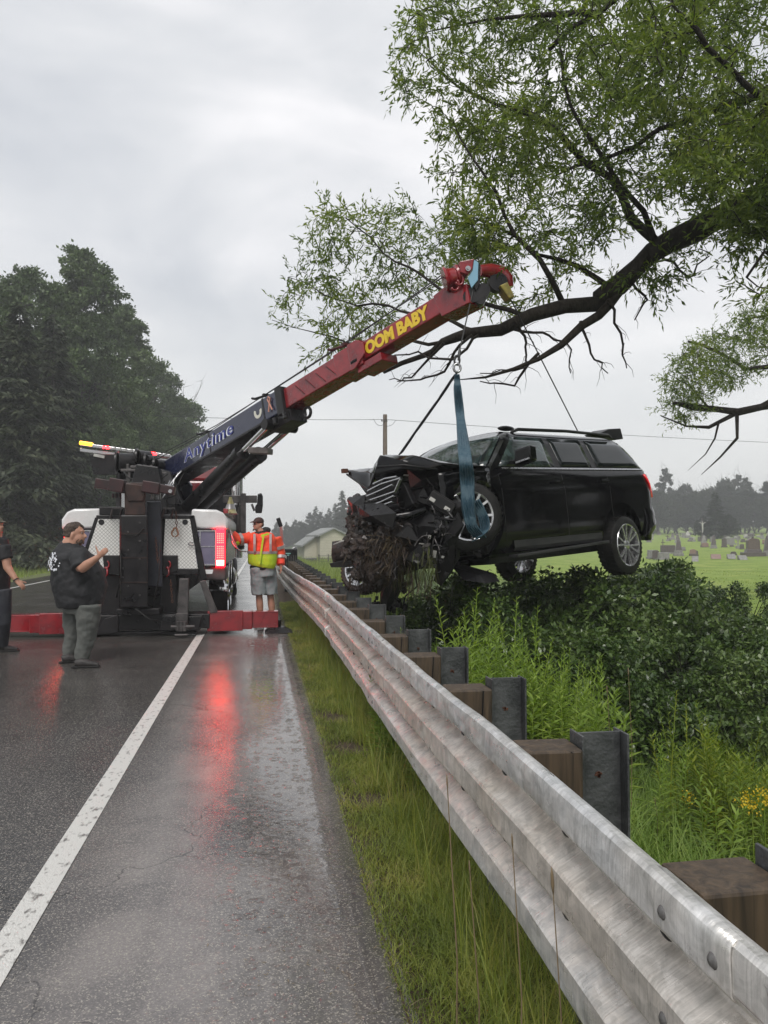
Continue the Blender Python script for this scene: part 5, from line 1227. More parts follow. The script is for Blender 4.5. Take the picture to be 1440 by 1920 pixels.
# second, farther sheave arm with a yellow rope guard
m = MB(); ar = [H(898, 508, 10.3), H(920, 508, 10.4), H(938, 512, 10.5), H(950, 525, 10.5), H(955, 540, 10.5)]
m.tube(ar, [.07, .10, .12, .12, .08], 10, ref=(0, 1, 0), rb=[.08, .10, .11, .10, .06]); m.build('sheave_arm', RED, tk, smooth=50)
m = MB(); c = H(935, 528, 10.35); m.cyl(c, c + V((0, .12, 0)), .13, n=22); m.build('far_sheave', BLACK, tk, smooth=40)
m = MB(); m.prism([H(937, 535, 10.28), H(952, 528, 10.28), H(966, 556, 10.28), H(955, 560, 10.28)], (0, .2, 0)); m.build('rope_guard', Mt('olive_yellow', (.30, .24, .03), .5, col2=(.15, .12, .03), vs=14), tk, bevel=.015)
m = MB()
for px, py, r_ in ((890, 555, .11), (905, 548, .09), (900, 565, .07), (880, 560, .09)):
    c = H(px, py, 10.05); m.cyl(c - V((.02, .1, 0)), c + V((.02, .12, 0)), r_, n=14)
m.tube([H(903, 552) + V((.06 * math.cos(a), 0, .06 * math.sin(a))) for a in np.linspace(0, 6.28, 12)], .02, 6); m.build('sheave_block', BLACK, tk, smooth=40)
# hoses, levers, shackles and weld beads that crowd the turret and the tail
rt = random.Random(9)
for i in range(16):
    a0 = at(rt.uniform(232, 345), rt.uniform(880, 935), 14.6); b0 = at(rt.uniform(240, 352), rt.uniform(900, 962), 14.5)
    m = MB(); m.tube(spline([a0, a0.lerp(b0, .3) + V((rt.uniform(-.1, .1), -.08, -.08)), a0.lerp(b0, .7) + V((rt.uniform(-.1, .1), -.1, -.1)), b0], 5), rt.uniform(.010, .018), 6); m.build('hydraulic_hose', RUBBER if i % 3 else DCHROME, tk, smooth=180)
for i in range(9):
    c = q(rt.choice([230, 240, 262, 272]), 980 + i * 17, 12.34); m = MB(); m.cyl(c, c + V((0, -.015, 0)), .016, n=6); m.build('mast_bolt', GREYST, tk)
for y_ in (1000, 1046, 1092):
    m = MB(); m.beam(q(226, y_, 12.34), q(277, y_, 12.34), .012, .014); m.build('weld_seam', RUSTBR, tk)
for i in range(6):
    c = q(283 + 3.6 * i, 936, 12.75); m = MB(); m.cyl(c, c + V((rt.uniform(-.02, .02), -.02, .13)), .008, n=6); m.ell(c + V((0, -.02, .14)), .017, None, 8, 6); m.build('control_lever', DCHROME, tk, smooth=60)
for (px_, py_, n_l) in ((292, 1010, 9), (227, 1098, 6), (320, 1090, 8)):
    m = MB()
    for i in range(n_l):
        c = q(px_, py_, 12.6) + V((.004 * i, 0, -.045 * i)); m.tube([c + (V((.014 * math.cos(a), 0, .026 * math.sin(a))) if i % 2 else V((0, .014 * math.cos(a), .026 * math.sin(a)))) for a in np.linspace(0, 6.28, 9)], .006, 5)
    m.build('hanging_chain', RUST, tk, smooth=180)
m = MB(); m.prism([q(377, 1068, 12.94), q(400, 1068, 12.94), q(398, 1076, 12.94), q(379, 1076, 12.94)], (0, .01, 0)); m.build('number_plate', WHITE, tk)
# wire ropes
top = [at(258, 880, 15.2), B(tpx(388), -.03, .33), B(tpx(497), -.03, .36), B(tpx(648), -.03, .38), H(842, 512, 10.0)]
top2 = [at(262, 872, 15.2), B(tpx(388), .06, .42), B(tpx(497), .08, .42), B(tpx(648), .08, .43), H(850, 500, 10.1)]
for ln in (top, top2):
    m = MB(); m.tube(ln, .009, 5); m.build('wire_rope', CABLE, tk, smooth=180)
# ------------------------------------------------------------------ lifting gear
SH = at(857, 690, 9.85)
m = MB(); a = H(887, 545, 9.95); b_ = at(862, 655, 9.88); m.tube([a, b_], .009, 6); m.tube([b_, b_ + V((.0, 0, -.04)), SH + V((.02, 0, .1))], [.012, .024, .014], 7)
m.tube([SH + V((.035 * math.cos(x) , 0, .06 * math.sin(x) + .1)) for x in np.linspace(0, 6.28, 14)], .014, 6)
hk = thing('hoist_line', 'thin wire rope with a hook hanging straight down from the pale blue boom head', 'cable', SH); m.build('wire_rope', CABLE, hk, smooth=60)
m = MB(); m.tube([SH + V((.045 * math.cos(x), 0, .055 * math.sin(x))) for x in np.linspace(0, 6.28, 14)], .017, 7); m.build('hook', DCHROME, hk, smooth=60)
m = MB(); a = H(957, 560, 10.35); b_ = at(1085, 812, 12.1); m.tube([a, b_], .010, 6)
tag(m.build('rear_lift_line', CABLE, None, smooth=60, M4=Matrix.Translation(b_)), 'dark wire rope running from the yellow guard down to the roof of the wreck', 'cable')
# ------------------------------------------------------------------ the wrecked car, in its own frame: x forward, y left, z up from the tyre line
CR = (Matrix.Rotation(R(213.907), 3, 'Z') @ Matrix.Rotation(R(3.2525), 3, 'Y') @ Matrix.Rotation(R(4.334), 3, 'X'))
CARM = Matrix.Translation((4.3914, 10.7159, 1.1129)) @ CR.to_4x4(); CARI = CARM.inverted()
car = thing('wrecked_car', 'wrecked black sport utility car hanging over the guardrail, its torn nose full of mud', 'car', CARM)
def C(name, m, mat, **k): return m.build(name, mat, k.pop('parent', car), **k)
def cx(px, py, x):                      # point of the car seen at px,py on its cross plane x
    o = CARI @ CM.translation; r = (CARI.to_3x3() @ ray(px, py)); return o + r * ((x - o.x) / r.x)
def cyp(px, py, y):
    o = CARI @ CM.translation; r = (CARI.to_3x3() @ ray(px, py)); return o + r * ((y - o.y) / r.y)
K = [(.30, .80), (.34, .93), (.45, .985), (.58, 1.0), (.72, 1.005), (.86, 1.0), (1.0, 1.002), (1.12, .995), (1.22, .975), (1.29, .955), (1.335, .93), (1.45, .88), (1.58, .82), (1.70, .765), (1.78, .71), (1.83, .64), (1.87, .50), (1.895, .27), (1.90, .0)]
ZS = [k[0] for k in K]
def xr(z): return float(np.interp(z, [.30, .45, .60, .9, 1.15, 1.27, 1.34, 1.56, 1.74, 1.82, 1.9], [-.86, -1.02, -1.12, -1.16, -1.14, -1.11, -1.09, -.95, -.80, -.72, -.66]))
def xf(z): return float(np.interp(z, [.30, 1.27, 1.34, 1.56, 1.74, 1.82, 1.9], [2.74, 2.74, 2.60, 2.30, 2.05, 1.90, 1.76]))
def hw(x, z):
    w = float(np.interp(z, ZS, [k[1] for k in K])); r = max(0, (xr(z) + .32 - x) / .32); f = max(0, (x - 2.2) / .6)
    return w * (1 - .16 * r ** 2.4) * (1 - .02 * f)
NS = 26
m = MB(CARM); rings = []
for i in range(NS + 1):
    u = i / NS; u = u * u * (3 - 2 * u) * .35 + u * .65; half = []
    for z, w in K:
        x = xr(z) + (xf(z) - xr(z)) * u; half.append((x, z))
    ring = [V((x, hw(x, z), z)) for x, z in half[:-1]] + [V((half[-1][0], 0, 1.90))] + [V((x, -hw(x, z), z)) for x, z in half[:-1][::-1]]
    rings.append(ring)
n_ = len(rings[0]); vs = [p for r_ in rings for p in r_]
fs = [(i * n_ + j, (i + 1) * n_ + j, (i + 1) * n_ + (j + 1) % n_, i * n_ + (j + 1) % n_) for i in range(NS) for j in range(n_)]
hk_ = (n_ - 1) // 2
for base, fl in ((0, 1), (NS * n_, 0)):
    for k_ in range(hk_ - 1):
        f_ = (base + k_, base + k_ + 1, base + n_ - 2 - k_, base + n_ - 1 - k_); fs.append(f_ if fl else f_[::-1])
    f_ = (base + hk_ - 1, base + hk_, base + hk_ + 1); fs.append(f_ if fl else f_[::-1])
m.add(vs, fs)
body = C('body', m, CARPAINT, smooth=40)
for (x_, z_, r_, y_) in ((-.06, .34, .52, .62), (-.06, .34, .52, -1.2), (3.04, .78, .50, .35), (2.95, .50, .46, -1.2)):
    cm = MB(CARM); cm.cyl((x_, y_, z_), (x_, y_ + .7, z_), r_, n=36); co_ = cm.build('cutter', CARPLAST, car)
    bm_o = body.modifiers.new('cut', 'BOOLEAN'); bm_o.object = co_; bm_o.operation = 'DIFFERENCE'; bm_o.solver = 'EXACT'
    bpy.context.view_layer.update(); ev = body.evaluated_get(bpy.context.evaluated_depsgraph_get()); me2 = bpy.data.meshes.new_from_object(ev)
    body.modifiers.clear(); body.data = me2; bpy.data.objects.remove(co_)
body.data.set_sharp_from_angle(angle=R(38))
def SP(x, z, off=.005): return V((x, hw(x, z) + off, z))
def pane(name, xa0, xb0, z0, xa1, xb1, z1, mat, side=1, off=.005, parent=body, nx=8, nz_=5):
    mm = MB(CARM); rows = []
    for i in range(nz_ + 1):
        t = i / nz_; z = z0 + (z1 - z0) * t; xa = xa0 + (xa1 - xa0) * t; xb = xb0 + (xb1 - xb0) * t; row = []
        for j in range(nx + 1):
            p = SP(xa + (xb - xa) * j / nx, z, off); p.y *= side; row.append(p)
        rows.append(row)
    return C(name, mm.grid(rows, flip=side > 0), mat, smooth=180, solid=.006, parent=car)
for sd2 in (1, -1):
    pane('window', 1.33, 2.45, 1.362, 1.28, 1.93, 1.76, GLASSG, sd2, label='') if False else pane('window', 1.33, 2.45, 1.362, 1.28, 1.93, 1.76, GLASSG, sd2)
    pane('window', .46, 1.19, 1.362, .42, 1.16, 1.76, GLASS, sd2); pane('window', -1.0, .33, 1.362, -.66, .30, 1.755, GLASS, sd2)
mm = MB(CARM); rows = []
for i in range(7):
    t = i / 6; z = 1.36 + .50 * t; row = []
    for j in range(13):
        s_ = -1 + 2 * j / 12; y_ = s_ * (float(np.interp(z, ZS, [k[1] for k in K])) - .09); row.append(V((xf(z) + .012 + .10 * (1 - s_ * s_), y_, z + .004)))
    rows.append(row)
C('windscreen', mm.grid(rows), GLASSG, smooth=180, solid=.006)
mm = MB(CARM); rows = []
for i in range(5):
    z = 1.36 + .42 * i / 4; rows.append([V((xr(z) - .012, s_ * (float(np.interp(z, ZS, [k[1] for k in K])) * .84 - .10), z)) for s_ in np.linspace(-1, 1, 7)])
C('rear_window', mm.grid(rows), GLASS, smooth=180, solid=.006)
mm = MB(CARM)
mm.grid([[SP(x, 1.345, .006), SP(x, 1.345, .014), SP(x, 1.326, .016), SP(x, 1.326, .006)] for x in np.linspace(-1.02, 2.42, 24)])
C('belt_trim', mm, DCHROME, solid=.002)
mm = MB(CARM)
for x in (1.26, .18, 2.52):
    mm.grid([[SP(x - .006 + (.16 * max(0, .7 - z) if x < .5 else 0) * -1, z, .0015), SP(x + .006 + (.16 * max(0, .7 - z) if x < .5 else 0) * -1, z, .0015)] for z in np.linspace(.40, 1.32, 12)])
C('door_seam', mm, RUBBER)
mm = MB(CARM)
for xa, xb in ((1.19, 1.33), (.33, .46)): mm.grid([[SP(xa - .03 * t, 1.36 + .4 * t, .004), SP(xb - .03 * t, 1.36 + .4 * t, .004)] for t in np.linspace(0, 1, 5)])
C('pillar_trim', mm, CARPLAST)
for x, z in ((1.42, 1.165), (.30, 1.17)):
    mm = MB(CARM); mm.box(SP(x, z, .035), (.21, .022, .035)); mm.box(SP(x, z + .005, .048), (.19, .004, .012)); C('door_handle', mm, CARPAINT, bevel=.008)
    mm = MB(CARM); mm.box(SP(x, z + .004, .0475), (.17, .004, .010)); C('handle_trim', mm, DCHROME, parent=car.children[-1])
mm = MB(CARM)
for s_ in (1, -1):
    mm.tube([(1.75, .62 * s_, 1.84), (1.65, .66 * s_, 1.875), (.6, .68 * s_, 1.89), (-.5, .66 * s_, 1.875), (-.62, .64 * s_, 1.84)], [.016, .022, .022, .022, .016], 8)
C('roof_rail', mm, CARPLAST, smooth=60)
mm = MB(CARM); mm.ell((1.62, .45, 1.925), (.16, .06, .035)); C('roof_pod', mm, CARPAINT, smooth=180)
for s_ in (1, -1):
    mm = MB(CARM); mm.beam((2.22, .92 * s_, 1.40), (2.2, 1.04 * s_, 1.42), .10, .05); mm.hexa([V((2.28, a * s_, b_)) for a, b_ in ((1.01, 1.34), (1.26, 1.38), (1.26, 1.56), (1.03, 1.54))] + [V((2.13, a * s_, b_)) for a, b_ in ((1.01, 1.34), (1.25, 1.38), (1.25, 1.57), (1.03, 1.55))])
    C('door_mirror', mm, CARPAINT, bevel=.03, smooth=50); mm = MB(CARM); mm.beam((2.29, 1.05 * s_, 1.385), (2.29, 1.25 * s_, 1.41), .012, .018); C('mirror_trim', mm, DCHROME, parent=car.children[-1])
mm = MB(CARM); mm.grid([[SP(x, z, .012 + (.03 if z < .42 else 0)) for z in (.36, .40, .48)] for x in np.linspace(.5, 2.4, 12)]); mm.beam((.46, 1.0, .345), (2.45, 1.0, .30), .14, .035); C('running_board', mm, Mt('scuffed_step', (.018, .018, .019), .4, .1, col2=(.04, .04, .04), vs=9, sc=(.3, 1, 1)), bevel=.006)
mm = MB(CARM)
for s_ in (1,):
    rows = []
    for t in np.linspace(0, 1, 6):
        z = 1.26 - .34 * t; a = xr(z) + .30 - .17 * t; b_ = xr(z) + .035; rows.append([SP(a + (b_ - a) * u, z, .010) for u in np.linspace(0, 1, 5)])
    mm.grid(rows)
C('tail_lamp', mm, REDLENS, smooth=180, solid=.012)
mm = MB(CARM); mm.grid([[V((xr(z) - .015, -.95 * .84 + .02 * j, z)) for j in range(4)] for z in (1.2, 1.0, .8)]); C('tail_lamp', mm, REDLENS, solid=.01)
# bumper shell coming off at the rear corner
mm = MB(CARM); rows = []
for t in np.linspace(0, 1, 10):
    z = .86 - .50 * t - .10 * max(0, t - .8) * 5 * .6; row = []
    for u in np.linspace(0, 1, 7):
        x = -.62 - .62 * u ** .9 - .06 * math.sin(t * 3.1); y_ = .985 - .28 * u ** 3 + .03 * math.sin(t * 2.6) + .012 * noise.noise(V((u * 4, t * 5, 1))); row.append(V((x + (.22 if t > .85 else 0) * u, y_, z)))
    rows.append(row)
C('rear_bumper', mm.grid(rows, flip=True), CARPAINT, smooth=60, solid=.012)
mm = MB(CARM); mm.box((-1.12, 0, .66), (.16, 1.55, .34)); C('rear_bumper_face', mm, CARPLAST, bevel=.04)
mm = MB(CARM); pts = [cyp(1205, 975, .9), cyp(1222, 985, .9), cyp(1205, 1005, .9), cyp(1190, 1000, .9)]; mm.prism(pts, (0, -.03, 0)); C('torn_shard', mm, CARPLAST)
# bent spoiler standing up at the back of the roof
mm = MB(CARM); pts = [cyp(1126, 812, .45), cyp(1142, 804, .45), cyp(1164, 803, .45), cyp(1169, 823, .45), cyp(1155, 825, .45), cyp(1140, 820, .45)]
mm.prism(pts, (.02, -.28, .01)); C('roof_spoiler', mm, CARPLAST, bevel=.012)
mm = MB(CARM); mm.box((.9, 0, .30), (3.1, 1.3, .16)); mm.box((.0, 0, .32), (.25, 1.5, .16)); mm.cyl((2.4, -.45, .28), (-.9, -.45, .30), .05)
mm.tube([(2.6, .3, .26), (1.4, .3, .24), (.3, .2, .25), (-.8, .3, .30)], .035, 7); C('underbody', mm, CARPLAST, bevel=.02)
# wheels
def car_wheel(c, ax, rt=.405, w=.27, rr=.295, mud=False):
    c = V(c); ax = V(ax).normalized(); u = ax.cross(V((0, 0, 1))).normalized(); v_ = u.cross(ax)
    mm = MB(CARM); h = w / 2; mm.lathe(c, ax, [(-h, rr * .9), (-h, rr), (-h * 1.03, rr + .05), (-h * .85, rt - .012), (-h * .6, rt), (h * .6, rt), (h * .85, rt - .012), (h * 1.03, rr + .05), (h, rr), (h, rr * .93), (h * .3, rr * .9), (-h * .6, rr * .88)], 40)
    for i in range(40):
        a = i * math.tau / 40
        for s_ in (-1, 1):
            p = c + (u * math.cos(a) + v_ * math.sin(a)) * (rt + .0005) + ax * s_ * h * .55; mm.beam(p - ax * h * .3, p + ax * h * .3, .030, .006, tuple((u * math.cos(a) + v_ * math.sin(a))))
    ty = C('tyre', mm, MUD if mud else RUBBER, smooth=35)
    mm = MB(CARM); mm.lathe(c, ax, [(h * .98, rr + .004), (h * 1.06, rr - .004), (h * 1.0, rr - .022), (h * .5, rr - .035), (-h * .5, rr - .04)], 40)
    for k_ in range(6):
        for dl_ in (-.17, .17):
            a0 = k_ * math.tau / 6 + .26; a1 = a0 + dl_ * 1.25
            p0 = c + (u * math.cos(a0 + dl_ * .5) + v_ * math.sin(a0 + dl_ * .5)) * .055 + ax * h * .80; p1 = c + (u * math.cos(a1) + v_ * math.sin(a1)) * (rr - .012) + ax * h * .98
            mm.beam(p0, p1, .026, .030, tuple(ax))
    mm.lathe(c, ax, [(h * .4, .08), (h * .8, .075), (h * .95, .05), (h * .97, .001)], 20)
    ob_ = C('rim', mm, Mt('alloy', (.55, .55, .56), .22, .85, rv=.08, vs=12) if 'alloy' not in bpy.data.materials else bpy.data.materials['alloy'], smooth=40, parent=ty)
    mm = MB(CARM); mm.lathe(c, ax, [(-h * .2, .001), (-h * .2, rr * .62), (-h * .05, rr * .62), (-h * .05, .001)], 24); C('brake_disc', mm, GREYST, parent=ty)
LAX = CR.inverted() @ V((-.05, -.99, .06))
car_wheel((-.08, .90, .27), (0, 1, 0)); car_wheel((-.02, -.86, .25), (0, 1, 0)); car_wheel((3.09, .90, .79), LAX, rt=.385, rr=.278)
pw = CARI @ at(682, 1066, 9.9); car_wheel(pw, CR.inverted() @ V((-.75, -.6, .2)), rt=.33, w=.2, rr=.24, mud=True)
# engine bay and torn front
mm = MB(CARM)
mm.box((3.0, -.05, .92), (.75, 1.45, .52)); mm.box((3.35, .05, .82), (.35, 1.35, .40)); mm.box((3.0, 0, .50), (.9, 1.2, .25)); mm.box((2.70, 0, .80), (.18, 1.8, .9))
mm.beam((2.6, .55, .45), (3.62, .52, .52), .10, .14); mm.beam((2.6, -.55, .45), (3.62, -.5, .5), .10, .14)
C('engine_block', mm, BLACK, bevel=.03)
rr_ = random.Random(5)
for i in range(95):                           # bent brackets, ducts and housings, each a piece of its own
    x = rr_.uniform(2.9, 3.75); y_ = rr_.uniform(-.45, .93); z = rr_.uniform(.35, 1.18) if y_ > .2 else rr_.uniform(.5, 1.1); s_ = rr_.uniform(.035, .115)
    x = min(x, 3.75 - .55 * max(0, y_ - .45))
    if y_ > .6 and z > .55 and x < 3.32: x = 3.34
    mm = MB(CARM); rm = Matrix.Rotation(rr_.uniform(0, 3), 3, 'X') @ Matrix.Rotation(rr_.uniform(0, 3), 3, 'Y') @ Matrix.Rotation(rr_.uniform(0, 3), 3, 'Z'); c = V((x, y_, z)); k_ = rr_.random()
    if k_ < .35:
        mm.box(c, (s_, s_ * rr_.uniform(.3, .8), s_ * rr_.uniform(.08, .4)), rm, rr_.uniform(.5, 1)); nme = 'broken_housing'
    elif k_ < .60:
        q_ = [c + rm @ V((math.cos(a) * s_ * rr_.uniform(.4, 1), math.sin(a) * s_ * rr_.uniform(.4, 1), 0)) for a in np.linspace(0, 5.4, 6)]; mm.prism(q_, rm @ V((0, 0, .012))); nme = 'torn_panel'
    else:
        p = c.copy(); pts = [p]; d_ = rm @ V((1, 0, 0))
        for _ in range(5): p = p + d_ * s_ * .5; d_ = (d_ + V([rr_.uniform(-.6, .6) for _ in range(3)])).normalized(); pts.append(p)
        mm.tube(pts, rr_.uniform(.006, .016), 6); nme = 'loose_hose'
    C(nme, mm, [CARPLAST, CARPLAST, BLACK, GREYST, CARPAINT][rr_.randrange(5)], smooth=40)
# fender over the front wheel, crumpled
mm = MB(CARM); rows = []
for i in range(9):
    t = i / 8; row = []
    for j in range(8):
        u = j / 7; x = 2.70 + .78 * t; z = 1.33 - .05 * t - u * (.16 + .14 * (1 - math.sin(math.pi * min(1, t * 1.1))) ); y_ = .96 - .02 * t + .05 * u * (1 - u) + .04 * noise.noise(V((t * 4, u * 4, 3))) - .16 * max(0, t - .7)
        row.append(V((x, y_, z + .03 * noise.noise(V((t * 5, u * 3, 8))))))
    rows.append(row)
C('front_fender', mm.grid(rows), CARPAINT, smooth=50, solid=.008)
# the hood, buckled into a ridge
hd = [[(2.58, .88, 1.36), (2.60, .45, 1.395), (2.60, 0, 1.40), (2.60, -.45, 1.39), (2.58, -.88, 1.35)],
      [(2.95, .93, 1.36), (3.0, .45, 1.45), (3.0, 0, 1.44), (3.0, -.42, 1.43), (2.95, -.85, 1.40)],
      [(3.25, .95, 1.355), (3.3, .55, 1.49), (3.3, .12, 1.49), (3.25, -.30, 1.47), (3.2, -.72, 1.46)],
      [(3.42, .92, 1.35), (3.60, .66, 1.50), (3.62, .30, 1.56), (3.50, -.08, 1.47), (3.40, -.58, 1.50)],
      [(3.50, .88, 1.33), (3.74, .66, 1.44), (3.84, .40, 1.53), (3.66, .02, 1.38), (3.55, -.50, 1.50)],
      [(3.50, .87, 1.30), (3.76, .62, 1.34), (3.90, .34, 1.33), (3.78, .12, 1.10), (3.62, -.40, 1.42)]]
mm = MB(CARM); rows = []
def bil(g, t, u):
    i = min(int(t), len(g) - 2); j = min(int(u), len(g[0]) - 2); a = t - i; b_ = u - j
    return (V(g[i][j]) * (1 - a) * (1 - b_) + V(g[i + 1][j]) * a * (1 - b_) + V(g[i][j + 1]) * (1 - a) * b_ + V(g[i + 1][j + 1]) * a * b_)
for i in range(26):
    row = []
    for j in range(25):
        p = bil(hd, i / 25 * 5, j / 24 * 4); am = .035 * (i / 25); rd = 1 - abs(2 * ((p.y * 2.3 + p.x * .8) % 1) - 1)
        row.append(p + V((0, 0, am * (noise.noise(p * 4) + .8 * rd))))
    rows.append(row)
C('hood', mm.grid(rows, flip=True), CARPAINT, smooth=60, solid=.012)
mm = MB(CARM); p = V((3.60, -.50, 1.50)); mm.box(p, (.07, .05, .05)); C('hood_hinge', mm, RUST)
for nme, seg in (('hood_rim', [(3.48, .90, 1.32), (3.74, .66, 1.40), (3.88, .38, 1.42), (3.76, .08, 1.20), (3.62, -.44, 1.45)]),):
    mm = MB(CARM); mm.tube([V(s_) for s_ in seg], .014, 6); C(nme, mm, CARPLAST, smooth=180)
# grille with chrome bars
XG = 3.90
gp = MB(CARM); gp.prism([cx(690, 912, XG - .06), cx(752, 893, XG - .06), cx(746, 930, XG - .06), cx(684, 958, XG - .06)], (-.03, 0, 0)); C('grille_backing', gp, BLACK)
for bar in ([(700, 908), (722, 898), (744, 894)], [(690, 921), (715, 908), (751, 897)], [(688, 931), (716, 919), (737, 909)], [(686, 941), (718, 930), (741, 922), (751, 899)], [(684, 951), (714, 942), (739, 930)], [(690, 957), (712, 950), (736, 941)]):
    mm = MB(CARM); pts = [cx(a, b_, XG) for a, b_ in bar]
    for a, b_ in zip(pts, pts[1:]): mm.beam(a, b_, .018, .030, (1, 0, .4))
    C('grille_bar', mm, DCHROME, bevel=.004)
# named larger pieces of wreckage
mm = MB(CARM); mm.prism([cx(742, 905, 3.7), cx(756, 905, 3.7), cx(775, 945, 3.7), cx(760, 955, 3.7), cx(746, 950, 3.7)], (-.08, 0, 0)); C('radiator_side', mm, CARPLAST, bevel=.01)
mm = MB(CARM); c = cx(826, 944, 3.45); rm = CR.inverted() @ Matrix.Rotation(R(-9), 3, 'Z') @ Matrix.Rotation(R(32), 3, 'Y'); mm.box(c, (.28, .16, .17), rm); mm.box(c + rm @ V((0, -.085, .0)), (.30, .02, .13), rm); hl = C('lamp_box', mm, CARPLAST, bevel=.01)
for dx, dz in ((-.10, -.02), (.085, -.02)):
    mm = MB(CARM); mm.box(c + rm @ V((dx, -.10, dz)), (.065, .012, .04), rm); C('lamp_lens', mm, GRANITE_L, parent=hl, bevel=.004)
mm = MB(CARM); pts = [cx(692, 958, 3.85), cx(712, 966, 3.88), cx(738, 972, 3.85), cx(770, 966, 3.7), cx(798, 955, 3.55)]; mm.tube([V(p) for p in pts], [.03, .05, .055, .05, .03], 8, ref=(0, 0, 1), rb=[.03] * 5); C('bumper_strip', mm, CARPAINT, smooth=60)
mm = MB(CARM)
for seg in ([(799, 981), (817, 979)], [(817, 979), (819, 992)]): mm.beam(cx(*seg[0], 3.55), cx(*seg[1], 3.55), .012, .022, (1, 0, 0))
C('chrome_bracket', mm, CHROME)
for (px, py, w_, h_) in ((803, 1003, 5, 8), (812, 1032, 6, 14), (828, 1042, 5, 5), (757, 889, 9, 4), (809, 1078, 5, 10), (868, 973, 5, 6), (776, 962, 12, 3), (744, 1008, 4, 9), (786, 1018, 9, 3), (764, 948, 3, 8)):
    mm = MB(CARM); xx = 3.62 if px < 850 else 3.3; mm.prism([cx(px, py, xx), cx(px + w_, py + 1, xx), cx(px + w_ - 2, py + h_, xx), cx(px - 1, py + h_ - 1, xx)], (-.01, 0, 0)); C('chrome_fragment', mm, GRANITE_L)
for pts_, xx in (([(800, 1000), (838, 985), (862, 960), (872, 985), (855, 1020), (850, 1060), (830, 1098), (812, 1088), (818, 1050)], 3.38), ([(730, 960), (800, 958), (830, 990), (790, 1010), (740, 1000)], 3.55), ([(742, 1000), (800, 1002), (815, 1045), (770, 1050)], 3.5), ([(668, 948), (712, 942), (748, 962), (742, 990), (705, 985), (676, 972)], 3.93), ([(718, 985), (770, 985), (785, 1015), (740, 1030)], 3.82), ([(735, 1028), (790, 1020), (800, 1062), (758, 1078)], 3.72), ([(655, 935), (684, 928), (690, 955), (662, 962)], 3.8),
                 ([(770, 925), (800, 915), (812, 950), (780, 958)], 3.5), ([(845, 930), (872, 945), (868, 975), (850, 985)], 3.3), ([(760, 880), (800, 872), (850, 880), (845, 925), (790, 930), (765, 915)], 3.25)):
    mm = MB(CARM); P_ = [cx(a, b_, xx) for a, b_ in pts_]; ce = sum(P_, V((0, 0, 0))) / len(P_); k_ = len(P_); vs_ = []
    for p in P_: vs_.append(p + V((rr_.uniform(-.05, .05), 0, 0)))
    vs_.append(ce + V((.09, 0, 0))); mm.add(vs_, [(i, (i + 1) % k_, k_) for i in range(k_)]); C('crushed_panel', mm, CARPLAST, solid=.012)
mm = MB(CARM); mm.prism([cx(845, 1062, 3.1), cx(900, 1078, 2.9), cx(912, 1094, 2.9), cx(870, 1088, 3.1)], (-.25, 0, .0)); C('control_arm', mm, BLACK, bevel=.01)
mm = MB(CARM); mm.tube([cx(868, 985, 3.2), cx(858, 1010, 3.25), cx(857, 1045, 3.25), cx(840, 1072, 3.3), cx(826, 1096, 3.35)], [.02, .035, .03, .04, .015], 7); C('torn_liner', mm, CARPLAST)
# bumper corner with its pale strip
mm = MB(CARM); rows = []
for t in np.linspace(0, 1, 9):
    a = 624 + 75 * t; row = [cx(a, 1016 - 6 * math.sin(t * 1.8) , 3.78 + .1 * math.sin(t * 3)), cx(a - 1, 1030 - 3 * t, 3.86), cx(a - 2, 1040 - 2 * t, 3.84), cx(a, 1052, 3.72), cx(a + 4, 1060, 3.6)]; rows.append(row)
C('bumper_corner', mm.grid(rows), MUD, smooth=60, solid=.02)
mm = MB(CARM); mm.tube([cx(625, 1021, 3.88), cx(640, 1015, 3.9), cx(658, 1011, 3.9), cx(684, 1010, 3.9)], [.005, .010, .010, .004], 6); C('pale_strip', mm, GRANITE_L)
mm = MB(CARM); mm.prism([cx(617, 1056, 3.8), cx(645, 1050, 3.8), cx(668, 1054, 3.8), cx(648, 1064, 3.8), cx(620, 1064, 3.8)], (-.12, 0, 0)); C('skid_lip', mm, CARPLAST, bevel=.008)
rq = random.Random(23)
for i in range(130):                          # splintered plastic, brackets and wiring over and beside the mud
    px = rq.uniform(668, 838); py = rq.uniform(945, 1078); xx = (3.93 if px < 750 else 3.72) + rq.uniform(-.06, .07); c = cx(px, py, xx); s_ = rq.uniform(.018, .062); rm = Matrix.Rotation(rq.uniform(-.9, .9), 3, 'X') @ Matrix.Rotation(rq.uniform(-.8, .8), 3, 'Y') @ Matrix.Rotation(rq.uniform(-.7, .7), 3, 'Z')
    mm = MB(CARM)
    if i % 5 < 2:
        q_ = [c + rm @ V((0, math.cos(a) * s_ * rq.uniform(.5, 1.3), math.sin(a) * s_ * rq.uniform(.15, .7))) for a in np.linspace(0, 5.3, 6)]; mm.prism(q_, rm @ V((.010, 0, 0))); nme = 'plastic_splinter'
    elif i % 5 < 4:
        p = c.copy(); pts = [p]; d_ = V((rq.uniform(-.3, .3), rq.uniform(-1, 1), rq.uniform(-1, .4))).normalized()
        for _ in range(6): p = p + d_ * rq.uniform(.02, .05); d_ = (d_ + V((rq.uniform(-.5, .5), rq.uniform(-.5, .5), rq.uniform(-.7, .3)))).normalized(); pts.append(p)
        mm.tube(spline(pts, 3), rq.uniform(.003, .009), 5); nme = 'torn_wire'
    else:
        mm.box(c, (s_, s_ * 1.2, s_ * .6), rm, .8); nme = 'broken_bracket'
    C(nme, mm, [CARPLAST, CARPLAST, BLACK, CARPLAST, GREYST][rq.randrange(5)], smooth=40)
